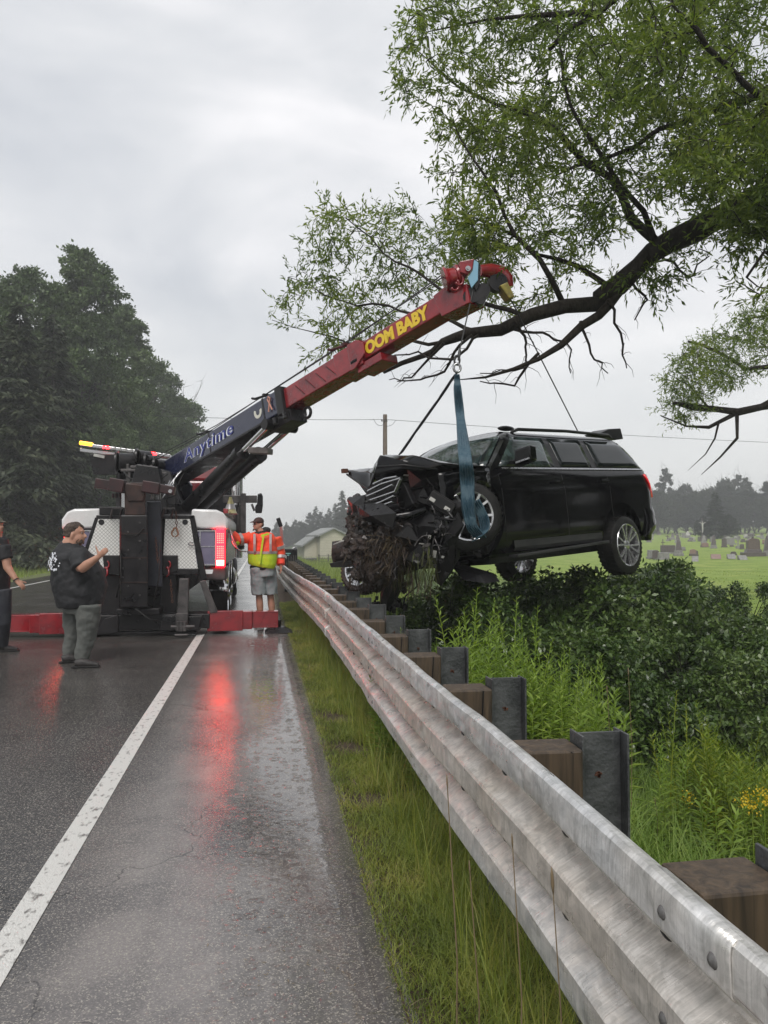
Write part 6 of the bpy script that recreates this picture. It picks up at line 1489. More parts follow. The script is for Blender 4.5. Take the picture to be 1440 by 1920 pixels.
# mud and root mat jammed in the nose
mm = MB(CARM)
for i in range(150):
    t = rr_.random(); px = 652 + 85 * rr_.random() ** .9; py = 972 + 112 * t
    if px < 652 and not 965 < py < 1015: continue
    if px < 668 and py > 1045: continue
    if px < 690 and py > 1092: continue
    c = cx(px, py, rr_.uniform(3.4, 3.88)); s_ = rr_.uniform(.04, .12); mm.ell(c, (s_, s_ * rr_.uniform(.6, 1.2), s_ * rr_.uniform(.6, 1.4)), None, 7, 5)
for (px, py, s_) in ((695, 1000, .20), (690, 1040, .22), (720, 1055, .20), (718, 1015, .18), (710, 1085, .14), (672, 1005, .12)):
    mm.ell(cx(px, py, 3.55), (s_, s_, s_ * 1.0), None, 12, 9)
mud = C('mud_clod', mm, MUD, rem=.017)
mud['kind'] = 'stuff'; dm = mud.modifiers.new('d', 'DISPLACE'); tx = bpy.data.textures.new('mudtex', 'CLOUDS'); tx.noise_scale = .045; tx.noise_depth = 4; dm.texture = tx; dm.strength = .15
def strands(name, n, fpos, L0, L1, W, mat, spread=.35, down=1.0, parent=car):
    P = []; 
    for i in range(n): P.append(tuple(CARM @ fpos()))
    P = np.array(P); D = np.tile(np.array([[0, 0, -down]]), (n, 1)) + RNG.normal(size=(n, 3)) * spread
    v, f = leaf_quads(P, D, RNG.uniform(L0, L1, n), W, RNG.normal(size=(n, 3))); o = np_obj(name, v, f, mat, parent, kind='stuff'); return o
strands('root_fibres', 2600, lambda: cx(rr_.uniform(655, 755), rr_.uniform(965, 1085), rr_.uniform(3.6, 3.92)), .03, .13, .006, ROOT, .8, .5)
strands('matted_grass', 750, lambda: cx(rr_.gauss(715, 22), rr_.uniform(1000, 1060), rr_.uniform(3.85, 4.0)), .08, .22, .008, ROOT, .55)
strands('hanging_grass', 260, lambda: cx(rr_.uniform(740, 815), rr_.uniform(1020, 1075), rr_.uniform(3.55, 3.8)), .12, .36, .009, MUDGRASS, .16)
strands('hanging_roots', 300, lambda: cx(rr_.uniform(655, 810), rr_.uniform(1065, 1095), rr_.uniform(3.45, 3.8)), .10, .30, .008, ROOT, .14)
mm = MB(CARM)
for i in range(34):
    px = rr_.uniform(695, 760); py = 1085 + rr_.uniform(0, 60); c = cx(px + (1145 - py) * .15, py, 3.55); s_ = rr_.uniform(.03, .08)
    mm.box(c, (s_, s_ * rr_.uniform(.4, 1.4), s_ * rr_.uniform(.5, 1.5)), Matrix.Rotation(rr_.uniform(0, 3), 3, 'X') @ Matrix.Rotation(rr_.uniform(0, 3), 3, 'Y'))
mm.tube([cx(735, 1060, 3.55), cx(740, 1090, 3.55), cx(728, 1120, 3.55), cx(722, 1140, 3.55)], [.10, .12, .10, .06], 8)
C('hanging_liner', mm, CARPLAST)
mm = MB(CARM); mm.tube([cx(778, 1070, 3.5), cx(782, 1100, 3.5), cx(760, 1118, 3.5), cx(755, 1140, 3.5)], .010, 5); mm.tube([cx(868, 1085, 3.4), cx(846, 1105, 3.4), cx(843, 1170, 3.4)], .003, 4); mm.tube([cx(848, 1100, 3.4), cx(848, 1150, 3.4)], .003, 4); C('hanging_wire', mm, BLACK)
mm = MB(CARM); mm.tube([cx(664, 932, 3.8), cx(676, 945, 3.8), cx(690, 950, 3.75)], [.02, .03, .02], 6)
for i in range(16): c = cx(rr_.uniform(655, 690), rr_.uniform(928, 968), 3.75); mm.ell(c, (.04, .045, .04), None, 6, 5)
mm.tube([cx(655, 965, 3.7), cx(656, 945, 3.7), cx(668, 930, 3.7), cx(680, 940, 3.7)], .02, 6); C('crushed_fan', mm, GREYST, smooth=40)

# ------------------------------------------------------------------ slings
def ribbon(m, pts, widths, side=(.96, -.28, 0), fold=5, amp=.012):
    rows = []; n = 10
    for i, p in enumerate(pts):
        p = V(p); row = []
        for j in range(n + 1):
            u = j / n - .5; row.append(p + V(side).normalized() * u * widths[i] + V((-.28, -.96, 0)) * amp * math.cos(u * fold * math.tau + i * .35))
        rows.append(row)
    return m.grid(rows)
m = MB(); sl_ = lambda a, b_, y_=1.14: CARM @ cyp(a, b_, y_)
pl = [at(857, 702, 9.84), at(858, 730, 9.8), at(864, 790, 9.6), sl_(871, 850), sl_(876, 900), sl_(878, 950), sl_(884, 985), sl_(900, 1008)]
wd = [.05, .09, .11, .135, .145, .14, .12, .14]; sp_ = spline(pl, 7); ww = np.interp(np.linspace(0, 7, len(sp_)), range(8), wd)
ribbon(m, sp_, ww)
blue = m.build('blue_sling', SLING, None, smooth=60, solid=.014, M4=Matrix.Translation(SH)); tag(blue, 'wide faded blue lifting sling looped round the left front wheel of the wreck', 'sling')
m = MB(); pl = [sl_(890, 940), sl_(905, 968, 1.16), sl_(909, 995, 1.18), sl_(893, 1012, 1.18)]; sp_ = spline(pl, 6); ribbon(m, sp_, [.11] * len(sp_), side=(.9, -.2, .5)); m.build('sling_loop', SLING, blue, smooth=60, solid=.012)
m = MB(); pl = [at(855, 700, 9.86), at(830, 738, 9.9), at(795, 788, 9.95), at(750, 852, 10.0)]; sp_ = spline(pl, 5); ribbon(m, sp_, [.05] + [.085] * (len(sp_) - 1), side=(.75, -.2, .6), fold=3, amp=.008)
tag(m.build('black_sling', SLINGK, None, smooth=60, solid=.012, M4=Matrix.Translation(SH)), 'narrow black lifting sling running down behind the buckled hood', 'sling')
# ------------------------------------------------------------------ people
def hand(m, w, d, n_, s=.095, curl=1.0, thumb_up=None, span=.013):
    """palm + four unequal curled fingers + thumb. w wrist, d pointing direction, n_ back-of-hand normal"""
    w = V(w); d = V(d).normalized(); n_ = V(n_); n_ = (n_ - d * n_.dot(d)).normalized(); sd_ = d.cross(n_)
    m.tube([w - d * .02, w + d * .03, w + d * .085], [.024, .022, .020], 8, ref=tuple(n_), rb=[.028, .038, .040])
    for i, (o_, l_) in enumerate(((-.030, .072), (-.010, .080), (.010, .076), (.029, .060))):
        p = w + d * .078 + sd_ * o_; pts = [p]; dd = d.copy()
        for k_ in range(4):
            p = p + dd * l_ / 3.4; pts.append(p); dd = (dd - n_ * .62 * curl).normalized()
        m.tube(pts, [.011, .0105, .010, .009, .007], 6)
    tb = w + d * .02 - sd_ * .032; td = V(thumb_up).normalized() if thumb_up is not None else (d * .8 - sd_ * .7 - n_ * .4).normalized()
    m.tube([tb, tb + td * .040, tb + td * .080, tb + td * .108], [.017, .015, .013, .009], 7)
def head(m, c, f, up=(0, 0, 1), s=1.0):
    """skull, jaw, nose, lips, ears, brow as one shape; f = facing"""
    c = V(c); f = V(f).normalized(); u = V(up).normalized(); r_ = f.cross(u).normalized(); rot = Matrix((r_, f, u)).transposed()
    P_ = lambda x, y, z: c + (r_ * x + f * y + u * z) * s
    m.ell(P_(0, -.012, .035), (.078 * s, .095 * s, .088 * s), rot); m.ell(P_(0, .022, -.030), (.064 * s, .072 * s, .075 * s), rot); m.ell(P_(0, .045, -.075), (.040 * s, .042 * s, .032 * s), rot)
    m.tube([P_(0, .085, .018), P_(0, .106, -.008), P_(0, .112, -.022), P_(0, .092, -.030)], [.008 * s, .012 * s, .015 * s, .010 * s], 6)
    m.ell(P_(0, .088, -.052), (.024 * s, .011 * s, .008 * s), rot, 8, 5); m.ell(P_(0, .086, -.062), (.020 * s, .011 * s, .008 * s), rot, 8, 5)
    m.ell(P_(0, .078, .038), (.055 * s, .018 * s, .010 * s), rot, 8, 5)
    for s_ in (-1, 1): m.ell(P_(.080 * s_, -.008, -.008), (.010 * s, .020 * s, .032 * s), rot, 8, 6)
    return P_, rot
def eyes(P_, rot, par, s=1.0):
    m = MB(); [m.ell(P_(.029 * k_, .078, .018), (.011 * s, .006 * s, .006 * s), rot, 8, 5) for k_ in (-1, 1)]; m.build('eyes', bpy.data.materials.get('eye_white') or Mt('eye_white', (.45, .42, .40), .3), par)
    m = MB(); [m.ell(P_(.029 * k_, .0835, .018), (.005 * s, .0025 * s, .005 * s), rot, 8, 5) for k_ in (-1, 1)]; m.build('pupils', BLACK, par)
def shoe(m, a, f, L_=.29):
    a = V(a); f = V(f).normalized(); f.z = 0; f.normalize(); s_ = f.cross(V((0, 0, 1)))
    m.tube([a - f * .07 + V((0, 0, .05)), a + V((0, 0, .062)), a + f * .10 + V((0, 0, .045)), a + f * (L_ - .09) + V((0, 0, .03))], [.045, .055, .042, .026], 10, ref=(0, 0, 1), rb=[.038, .044, .050, .042])
def sole(m, a, f, L_=.29):
    a = V(a); f = V(f).normalized(); f.z = 0; f.normalize(); m.beam(a - f * .105 + V((0, 0, .012)), a + f * (L_ - .075) + V((0, 0, .012)), .095, .022)

# --- heavy man in black T-shirt
D1 = 9.62
def j1(px, py, dd=0.0): return at(px, py, D1 + dd)
fA = V((.90, .42, 0)).normalized()
base = gnd(150, 1250); pa = thing('person', 'heavy bearded man in a black T-shirt and grey-green trousers giving a thumbs-up', 'person', V((base.x, base.y, 0)))
hipL, hipR = j1(140, 1142, .16), j1(166, 1142, -.06)
m = MB()
m.tube([j1(150, 1125, .05), j1(146, 1075, .05), j1(136, 1042, .05), j1(137, 1022, .04), j1(139, 1006, .03)], [.19, .20, .15, .10, .09], 14)
hc = j1(141, 1003, .02); P_, rot = head(m, hc, V((.97, -.10, .02)), s=1.22)
m.tube([j1(133, 1022, .02), j1(137, 1008, .02)], [.115, .10], 10)
sh_ = j1(146, 1040, -.17); el = j1(152, 1067, -.30); wr = j1(186, 1043, -.42)
m.tube([sh_, sh_.lerp(el, .5), el], [.080, .078, .062], 10); m.tube([el, el.lerp(wr, .35), wr], [.060, .060, .032], 10); hand(m, wr, wr - el + V((0, 0, .05)), (.3, -.9, .2), curl=2.6, thumb_up=(-.35, 0, 1))
sh2 = j1(150, 1040, .26); el2 = j1(166, 1078, .34); wr2 = j1(180, 1098, .3); m.tube([sh2, el2], [.075, .06], 10); m.tube([el2, wr2], [.055, .032], 10); hand(m, wr2, wr2 - el2, (.2, .9, .2))
for hp, kn, an in ((hipR, j1(163, 1192, -.05), j1(153, 1240, -.05)), (hipL, j1(137, 1190, .17), j1(129, 1232, .17))):
    m.tube([hp, kn, an], [.13, .09, .055], 10)
bd = m.build('body', SKIN, pa, rem=.012); eyes(P_, rot, bd, 1.22)
m = MB()                                   # hair cap, short and curly
for i in range(120):
    a = random.uniform(0, 6.28); z = random.uniform(-.015, .125); rr2 = math.sqrt(max(0, 1 - (max(0, z - .035) / .092) ** 2)); y_ = -.012 + .098 * rr2 * math.sin(a); x = .083 * rr2 * math.cos(a)
    if y_ > .045 and z < .075: continue
    if z < .03 and y_ > -.02: continue
    m.ell(P_(x, y_, z), .020, None, 6, 4)
m.ell(P_(0, -.022, .052), (.100, .112, .100), rot); m.build('hair', HAIR, bd, rem=.009)
m = MB()
for i in range(46):
    a = random.uniform(-1.5, 1.5); m.ell(P_(.060 * math.sin(a), .028 + .055 * math.cos(a), random.uniform(-.095, -.045)), .010, None, 5, 4)
m.build('beard', HAIR, bd, rem=.008)
m = MB()                                   # T-shirt, hanging over a big belly
def oval(c, wf, ws): return c, wf, ws
st = [(j1(138, 1017, .03), .085, .12), (j1(136, 1024, .03), .16, .22), (j1(133, 1038, .04), .235, .28), (j1(138, 1058, .05), .29, .28), (j1(147, 1082, .05), .325, .285), (j1(150, 1102, .05), .330, .285), (j1(150, 1120, .05), .305, .28), (j1(150, 1137, .05), .272, .26)]
m.tube([c for c, a, b_ in st], [a for c, a, b_ in st], 22, ref=tuple(fA), rb=[b_ for c, a, b_ in st])
m.tube([sh_ + V((0, .03, .02)), sh_.lerp(el, .45), sh_.lerp(el, .95)], [.115, .112, .105], 12); m.tube([sh2, sh2.lerp(el2, .8)], [.11, .10], 12)
ts = m.build('t_shirt', TSHIRT, pa, rem=.014)
ts.modifiers.new('w', 'DISPLACE').texture = bpy.data.textures.new('cloth', 'CLOUDS'); bpy.data.textures['cloth'].noise_scale = .12; ts.modifiers['w'].strength = .045; ts.modifiers['w'].mid_level = .5
m = MB()                                   # worn white print on the back of the shirt
sdA = V((.42, -.90, 0)).normalized()
for i in range(46):
    ph = random.gauss(.42, .20); hh_ = random.random(); c_ = j1(133 + 8 * hh_, 1036 + 32 * hh_, .05); wf_ = .235 + .07 * hh_
    nn = (-fA * math.cos(ph) / wf_ + sdA * math.sin(ph) / .28).normalized(); p = c_ - fA * math.cos(ph) * (wf_ + .022) + sdA * math.sin(ph) * .30; s_ = random.uniform(.010, .030)
    m.box(p, (s_ * .8, .004, s_), nn.to_track_quat('-Y', 'Z').to_matrix() @ Matrix.Rotation(random.uniform(-.6, .6), 3, 'Y'))
m.build('shirt_print', LWHITE, ts)['kind'] = 'stuff'
m = MB()
for hp, kn, an, k_ in ((hipR, j1(163, 1192, -.05), j1(152, 1238, -.05), 0), (hipL, j1(138, 1190, .17), j1(129, 1232, .17), 1)):
    m.tube([hp + V((0, 0, .06)), hp.lerp(kn, .4), kn, kn.lerp(an, .5), an + V((0, 0, .01))], [.16, .145, .112, .10, .084], 14)
m.tube([j1(152, 1125, .05), j1(152, 1148, .05)], [.21, .20], 16, ref=tuple(fA), rb=[.24, .22]); tr = m.build('trousers', JEANS, pa, rem=.014)
tr.modifiers.new('w', 'DISPLACE').texture = bpy.data.textures['cloth']; tr.modifiers['w'].strength = .035
for a, f_ in ((gnd(152, 1252), (1, .05, 0)), (gnd(127, 1243), (1, .35, 0))):
    m = MB(); shoe(m, (a.x, a.y, 0), f_); so = m.build('shoe', SHOE, pa, rem=.010); m = MB(); sole(m, (a.x, a.y, 0), f_); m.build('sole', RUBBER, so, bevel=.006)
m = MB(); m.tube([at(150, 1238, D1 - .06), at(149, 1246, D1 - .06)], .055, 10); m.build('sock', GRANITE_L, pa)

# --- man in high-visibility jacket
D2 = 13.75
def j2(px, py, dd=0.0): return at(px, py, D2 + dd)
fB_ = V((-.55, -.82, 0)).normalized(); sB = V((0, 0, 1)).cross(fB_)
base = j2(500, 1012); pb = thing('person', 'man in orange and lime high-visibility jacket, shorts and cap, reaching to the truck side', 'person', V((base.x, base.y, 0)))
m = MB(); m.tube([j2(491, 1060), j2(491, 1030), j2(491, 1005), j2(489, 999), j2(486, 992)], [.16, .17, .15, .07, .06], 12)
P_, rot = head(m, j2(484, 984), V((-.80, -.60, -.05)), s=1.0)
shl, ell_, wrl = j2(467, 1007, .0), j2(447, 1012, -.1), j2(431, 997, -.15); m.tube([shl, ell_, wrl], [.07, .055, .03], 10); hand(m, wrl, (-.5, .3, .5), (.2, -.9, .3), curl=.9)
shr, elr, wrr = j2(519, 1008, .05), j2(525, 1036, .1), j2(527, 1062, .0); m.tube([shr, elr, wrr], [.07, .055, .03], 10); hand(m, wrr, (0, 0, -1), (.9, 0, .2), curl=1.0)
legs = []
for hx, kx, ax_, dd in ((483, 486, 489, -.05), (503, 507, 512, .08)):
    h_, k_, an = j2(hx, 1068, dd), j2(kx, 1118, dd), j2(ax_, 1166, dd); an.z = .10; m.tube([h_, k_, k_.lerp(an, .4), an], [.10, .062, .066, .042], 12); legs.append((h_, k_, an))
bd = m.build('body', SKIN, pb, rem=.012); eyes(P_, rot, bd)
m = MB(); m.ell(P_(0, -.012, .058), (.086, .103, .080), rot); m.ell(P_(0, -.07, .0), (.06, .045, .05), rot); m.tube([P_(0, .06, .062), P_(0, .12, .055), P_(0, .165, .045)], [.016, .012, .006], 10, ref=tuple(V((0, 0, 1))), rb=[.075, .068, .04]); m.build('cap', Mt('dark_cap', (.02, .017, .015), .7, col2=(.07, .02, .015), vs=22), bd, rem=.009)
m = MB()
for i in range(22): m.ell(P_(random.uniform(-.05, .05), .062 + random.uniform(0, .02), random.uniform(-.10, -.07)), .010, None, 5, 4)
m.build('beard', HAIR, bd)
m = MB(); m.tube([P_(-.045, .09, .016), P_(0, .099, .018), P_(.045, .09, .016)], .007, 6); m.build('glasses', BLACK, bd)
# jacket: orange upper, lime lower half, silver tape, hood
jt = [(j2(491, 997), .08, .12), (j2(491, 1001), .15, .23), (j2(491, 1012), .19, .27), (j2(492, 1030), .205, .28), (j2(492, 1040), .205, .28)]
m = MB(); m.tube([c for c, a, b_ in jt], [a for c, a, b_ in jt], 20, ref=tuple(fB_), rb=[b_ for c, a, b_ in jt])
m.tube([shl + V((.02, 0, .0)), ell_, wrl + (ell_ - wrl) * .25], [.105, .095, .075], 12); m.tube([shr + V((-.02, 0, 0)), elr, wrr + (elr - wrr) * .1], [.105, .10, .08], 12)
jk = m.build('jacket', ORANGE, pb, rem=.013); jk.modifiers.new('w', 'DISPLACE').texture = bpy.data.textures['cloth']; jk.modifiers['w'].strength = .035
lt = [(j2(492, 1036), .208, .283), (j2(492, 1046), .21, .285), (j2(491, 1056), .205, .275), (j2(490, 1062), .185, .255)]
m = MB(); m.tube([c for c, a, b_ in lt], [a for c, a, b_ in lt], 20, ref=tuple(fB_), rb=[b_ for c, a, b_ in lt]); m.tube([ell_ + V((.03, -.01, -.06)), ell_ + V((-.02, -.01, -.02))], [.07, .08], 10)
lm = m.build('jacket_hem', LIME, jk, rem=.013)
m = MB(); m.tube([j2(492, 1033), j2(492, 1037)], [.213, .213], 22, ref=tuple(fB_), rb=[.288, .288])
for a, b_ in ((shr.lerp(elr, .55), shr.lerp(elr, .72)), (elr.lerp(wrr, .30), elr.lerp(wrr, .48)), (shl.lerp(ell_, .70), shl.lerp(ell_, .92))): m.tube([a, b_], [.110, .108], 14)
for px in (477, 507):
    rows = []
    for t in np.linspace(0, 1, 8):
        y_ = 1001 + 33 * t; rows.append([at(px - 2, y_, D2 - .24 + .05 * abs(t - .6)), at(px + 2.5, y_, D2 - .24 + .05 * abs(t - .6))])
    m.grid(rows)
m.build('reflective_tape', SILVER, jk, solid=.01)
m = MB(); rows = [[at(494 - 8 * t - 1.5, 1003 + 55 * t, D2 - .255), at(494 - 8 * t + 2, 1003 + 55 * t, D2 - .255)] for t in np.linspace(0, 1, 9)]; m.grid(rows)
m.grid([[at(489 + 14 * t, 1003 - 4 * t, D2 - .248), at(490 + 15 * t, 1007 - 5 * t, D2 - .248)] for t in np.linspace(0, 1, 5)]); m.build('zip_placket', LIME, jk, solid=.012)
m = MB(); m.tube([j2(489, 1003, -.02), j2(488, 996, -.02)], [.115, .10], 14); m.ell(j2(499, 994, .06), (.09, .07, .06)); m.build('hood', TSHIRT, pb, rem=.013)
m = MB(); m.tube([j2(490, 1060), j2(490, 1068)], [.165, .165], 18, ref=tuple(fB_), rb=[.225, .22]); m.build('shirt_hem', TSHIRT, pb, rem=.014)
m = MB(); m.tube([j2(493, 1063), j2(493, 1080)], [.16, .165], 18, ref=tuple(fB_), rb=[.215, .22])
for h_, k_, an in legs: m.tube([h_ + V((0, 0, .04)), h_.lerp(k_, .5), h_.lerp(k_, .93)], [.135, .140, .138], 14)
sh__ = m.build('shorts', SHORTS, pb, rem=.014); sh__.modifiers.new('w', 'DISPLACE').texture = bpy.data.textures['cloth']; sh__.modifiers['w'].strength = .035
for h_, k_, an in legs:
    m = MB(); shoe(m, (an.x, an.y, 0), fB_, .27); so = m.build('shoe', SHOE, pb, rem=.011); m = MB(); m.tube([V((an.x, an.y, .06)), V((an.x, an.y, .16))], .055, 10); m.build('sock', TSHIRT, so)

# --- man cut off by the left edge
D3 = 10.45
def j3(px, py, dd=0.0): return at(px, py, D3 + dd)
base = gnd(0, 1222); pc_ = thing('person', 'man in dark clothes and cap half out of the left edge of the photo', 'person', V((base.x, base.y, 0)))
m = MB(); m.tube([j3(-12, 1110), j3(-12, 1050), j3(-12, 1018), j3(-8, 1004), j3(-6, 995)], [.15, .18, .17, .08, .07], 12); P_, rot = head(m, j3(-7, 986), V((.9, -.4, 0)), s=1.0)
s3, e3, w3 = j3(8, 1026, -.12), j3(14, 1064, -.14), j3(32, 1090, -.16); m.tube([s3, e3, w3], [.07, .056, .032], 10); hand(m, w3, (.75, 0, -.7), (.5, -.7, .4), curl=1.2)
m.tube([j3(-28, 1030), j3(-34, 1075), j3(-26, 1105)], [.07, .055, .032], 10); hand(m, j3(-26, 1105), (.3, 0, -1), (-.8, 0, 0))
lg3 = [(j3(2, 1112, -.08), j3(6, 1165, -.08), gnd(3, 1222)), (j3(-20, 1112, .1), j3(-26, 1165, .1), gnd(-34, 1214))]
for h_, k_, an in lg3: m.tube([h_, k_, V((an.x, an.y, .1))], [.10, .075, .05], 10)
bd = m.build('body', SKIN, pc_, rem=.012); eyes(P_, rot, bd)
m = MB(); m.ell(P_(0, -.01, .055), (.086, .102, .078), rot); m.tube([P_(0, .06, .06), P_(0, .16, .045)], [.014, .006], 10, ref=(0, 0, 1), rb=[.075, .045]); m.build('cap', Mt('camouflage_cap', (.03, .035, .02), .7, col2=(.10, .09, .06), vs=30), bd, rem=.009)
m = MB(); m.ell(P_(0, -.03, -.03), (.08, .07, .06), rot); m.build('hair', HAIR, bd, rem=.01)
m = MB(); st = [(j3(-11, 1004), .08, .10), (j3(-11, 1012), .14, .21), (j3(-11, 1030), .18, .235), (j3(-11, 1070), .19, .235), (j3(-12, 1108), .185, .225)]
m.tube([c for c, a, b_ in st], [a for c, a, b_ in st], 18, ref=(.9, -.4, 0), rb=[b_ for c, a, b_ in st]); m.tube([s3 + V((-.02, 0, .02)), s3.lerp(e3, .6)], [.10, .088], 12); t3 = m.build('t_shirt', TSHIRT, pc_, rem=.014)
t3.modifiers.new('w', 'DISPLACE').texture = bpy.data.textures['cloth']; t3.modifiers['w'].strength = .035
m = MB()
for h_, k_, an in lg3: m.tube([h_ + V((0, 0, .05)), h_.lerp(k_, .5), k_, V((an.x, an.y, .10))], [.135, .12, .10, .085], 14)
m.tube([j3(-11, 1100), j3(-11, 1120)], [.16, .15], 14, ref=(.9, -.4, 0), rb=[.2, .19]); m.build('trousers', DKJEANS, pc_, rem=.014)
for h_, k_, an in lg3:
    m = MB(); shoe(m, (an.x, an.y, 0), (1, .05, 0), .30); m.tube([V((an.x, an.y, .05)), V((an.x, an.y, .17))], [.055, .06], 10); so = m.build('boot', SHOE, pc_, rem=.010); m = MB(); sole(m, (an.x, an.y, 0), (1, .05, 0), .30); m.build('sole', RUBBER, so, bevel=.006)
m = MB(); m.tube([e3.lerp(w3, .86), e3.lerp(w3, .93)], .040, 12); m.build('wrist_band', BLACK, pc_)
# hose that the second man handles
m = MB(); m.tube(spline([atY(432, 1000, 13.3), atY(436, 1018, 13.2), atY(450, 1032, 13.2), atY(462, 1034, 13.25)], 5), .012, 6); m.tube(spline([atY(428, 985, 13.3), atY(436, 1008, 13.15), atY(446, 1028, 13.2)], 5), .010, 6)
tag(m.build('hose', DCHROME, None, smooth=60, M4=Matrix.Translation(atY(440, 1018, 13.2))), 'pale looped hose hanging at the truck side next to the man in the high-visibility jacket', 'hose')
# ------------------------------------------------------------------ background things
# traffic cone on the truck body
c = V((-.62, 14.6, 2.06)); c = atY(432, 965, 14.6); cn = thing('traffic_cone', 'pale traffic cone with reflective collars standing on the truck body', 'cone', V((c.x, c.y, c.z)))
m = MB(); m.lathe(c, (0, 0, 1), [(0, .13), (.02, .12), (.30, .03), (.33, .025), (.33, .001)], 18); m.build('cone', Mt('faded_cone', (.50, .42, .10), .4, col2=(.65, .60, .35), vs=9), cn, smooth=40)
m = MB(); m.lathe(c, (0, 0, 1), [(.10, .105), (.20, .068)], 18); m.build('collar', SILVER, cn, smooth=60)
m = MB(); m.box(c + V((0, 0, .01)), (.26, .26, .025)); m.build('cone_base', RED, cn)
# marker post and dark box beyond the rail
b_ = gnd(536, 1044, .05); b_ = at(522, 1044, 17); mk = thing('marker_post', 'leaning red and black marker post behind the man in the orange jacket', 'marker', V((b_.x, b_.y, -.1)))
m = MB(); m.beam(at(530, 1050, 17), at(527, 985, 17), .06, .03, (0, 1, 0)); m.build('post', Mt('marker_red', (.40, .05, .05), .4, col2=(.5, .3, .28), vs=9), mk)
m = MB(); m.beam(at(527, 988, 17), at(521, 971, 17), .09, .04, (0, 1, 0)); m.build('paddle', BLACK, mk, bevel=.015)
p = at(546, 1040, 23); bxn = thing('utility_cabinet', 'small dark ribbed cabinet beyond the guardrail beside the orange jacket', 'cabinet', V((p.x, p.y, -.3)))
m = MB(); m.b2((p.x - .19, p.y, -.3), (p.x + .19, p.y + .35, p.z + .18)); m.build('casing', BLACK, bxn, bevel=.03)
m = MB()
for i in range(5): m.b2((p.x - .16 + i * .07, p.y - .015, p.z - .30), (p.x - .13 + i * .07, p.y, p.z - .02))
m.build('rib', GREYST, bxn)
m = MB(); m.b2((p.x - .17, p.y - .02, p.z + .02), (p.x - .02, p.y, p.z + .05)); m.b2((p.x - .12, p.y - .02, p.z - .03), (p.x - .06, p.y, p.z + .0)); m.build('pale_mark', Mt('teal_mark', (.25, .50, .48), .3), bxn)
# house
hp_ = at(617, 1030, 92); hz0 = hzf(hp_.x, hp_.y) - .1
hs = thing('house', 'small pale yellow gabled house in the meadow left of the wreck', 'house', Matrix.Translation((hp_.x, hp_.y, hz0)) @ Matrix.Rotation(R(8), 4, 'Z'))
HM = WM[hs]; WALLH = Mt('pale_siding', (.50, .47, .36), .6, 0, col2=(.55, .52, .42), vs=2); ROOFH = Mt('grey_roof', (.22, .23, .22), .7, 0, col2=(.30, .31, .30), vs=3)
zt_ = lambda py, d=92: (1010 - py) / FPX * d + EYE - hz0
m = MB(HM); wa, wb, wh, rh = -1.1, 2.2, zt_(1003), zt_(992)
m.prism([(wa, 0, 0), (wb, 0, 0), (wb, 0, wh), ((wa + wb) / 2, 0, rh), (wa, 0, wh)], (0, 7, 0)); m.prism([(-2.6, 2, 0), (wa, 2, 0), (wa, 2, wh * .95), (-2.6, 2, wh * .6)], (0, 5, 0)); m.build('wall', WALLH, hs)
m = MB(HM); mid = (wa + wb) / 2
for s_, x0 in ((1, wa - .35), (-1, wb + .35)): m.prism([(x0, -.35, wh - .22), (mid, -.35, rh + .02), (mid, -.35, rh + .20), (x0, -.35, wh - .02)], (0, 7.6, 0))
m.prism([(-3.0, 1.6, wh * .50), (wa, 1.6, wh * .95), (wa, 1.6, wh * 1.02), (-3.0, 1.6, wh * .58)], (0, 5.6, 0)); m.build('roof', ROOFH, hs)
m = MB(HM)
for k_ in range(1, 9): m.b2((wa + .02, -.02, wh * k_ / 9), (wb - .02, 0, wh * k_ / 9 + .03))
m.build('siding_board', Mt('siding_shadow_gap', (.42, .40, .31), .6), hs)
m = MB(HM); m.b2((.9, -.05, wh * .45), (1.6, .0, wh * .72)); wf = m.build('window', GRANITE_L, hs); m = MB(HM); m.b2((.96, -.07, wh * .48), (1.54, -.05, wh * .69)); m.build('pane', GLASS, wf)
# wire fence with round posts in front of the house
p0 = at(594, 1032, 70); fz = hzf(p0.x, p0.y); fn = thing('field_fence', 'thin post and rail fence in front of the pale house', 'fence', V((p0.x, p0.y, fz)))
for i in range(7):
    m = MB(); x = p0.x + .2 + i * .85; m.cyl((x, p0.y, fz - .2), (x, p0.y, fz + 1.25), .045, n=6); m.build('post', GREYST, fn)
for k_ in range(4):
    m = MB(); m.beam((p0.x + .2, p0.y, fz + .3 + k_ * .27), (p0.x + 5.4, p0.y, fz + .3 + k_ * .27), .03, .035); m.build('rail', GREYST, fn)
p1_ = at(584, 1030, 75); m = MB(); m.b2((p1_.x - 1.0, p1_.y, hzf(p1_.x, p1_.y) - .1), (p1_.x + .55, p1_.y + 1.2, hzf(p1_.x, p1_.y) + .75))
tag(m.build('low_shed', GREYST, None, bevel=.04, M4=Matrix.Translation((p1_.x, p1_.y, 0))), 'low dark grey bin by the fence in front of the pale house', 'bin')
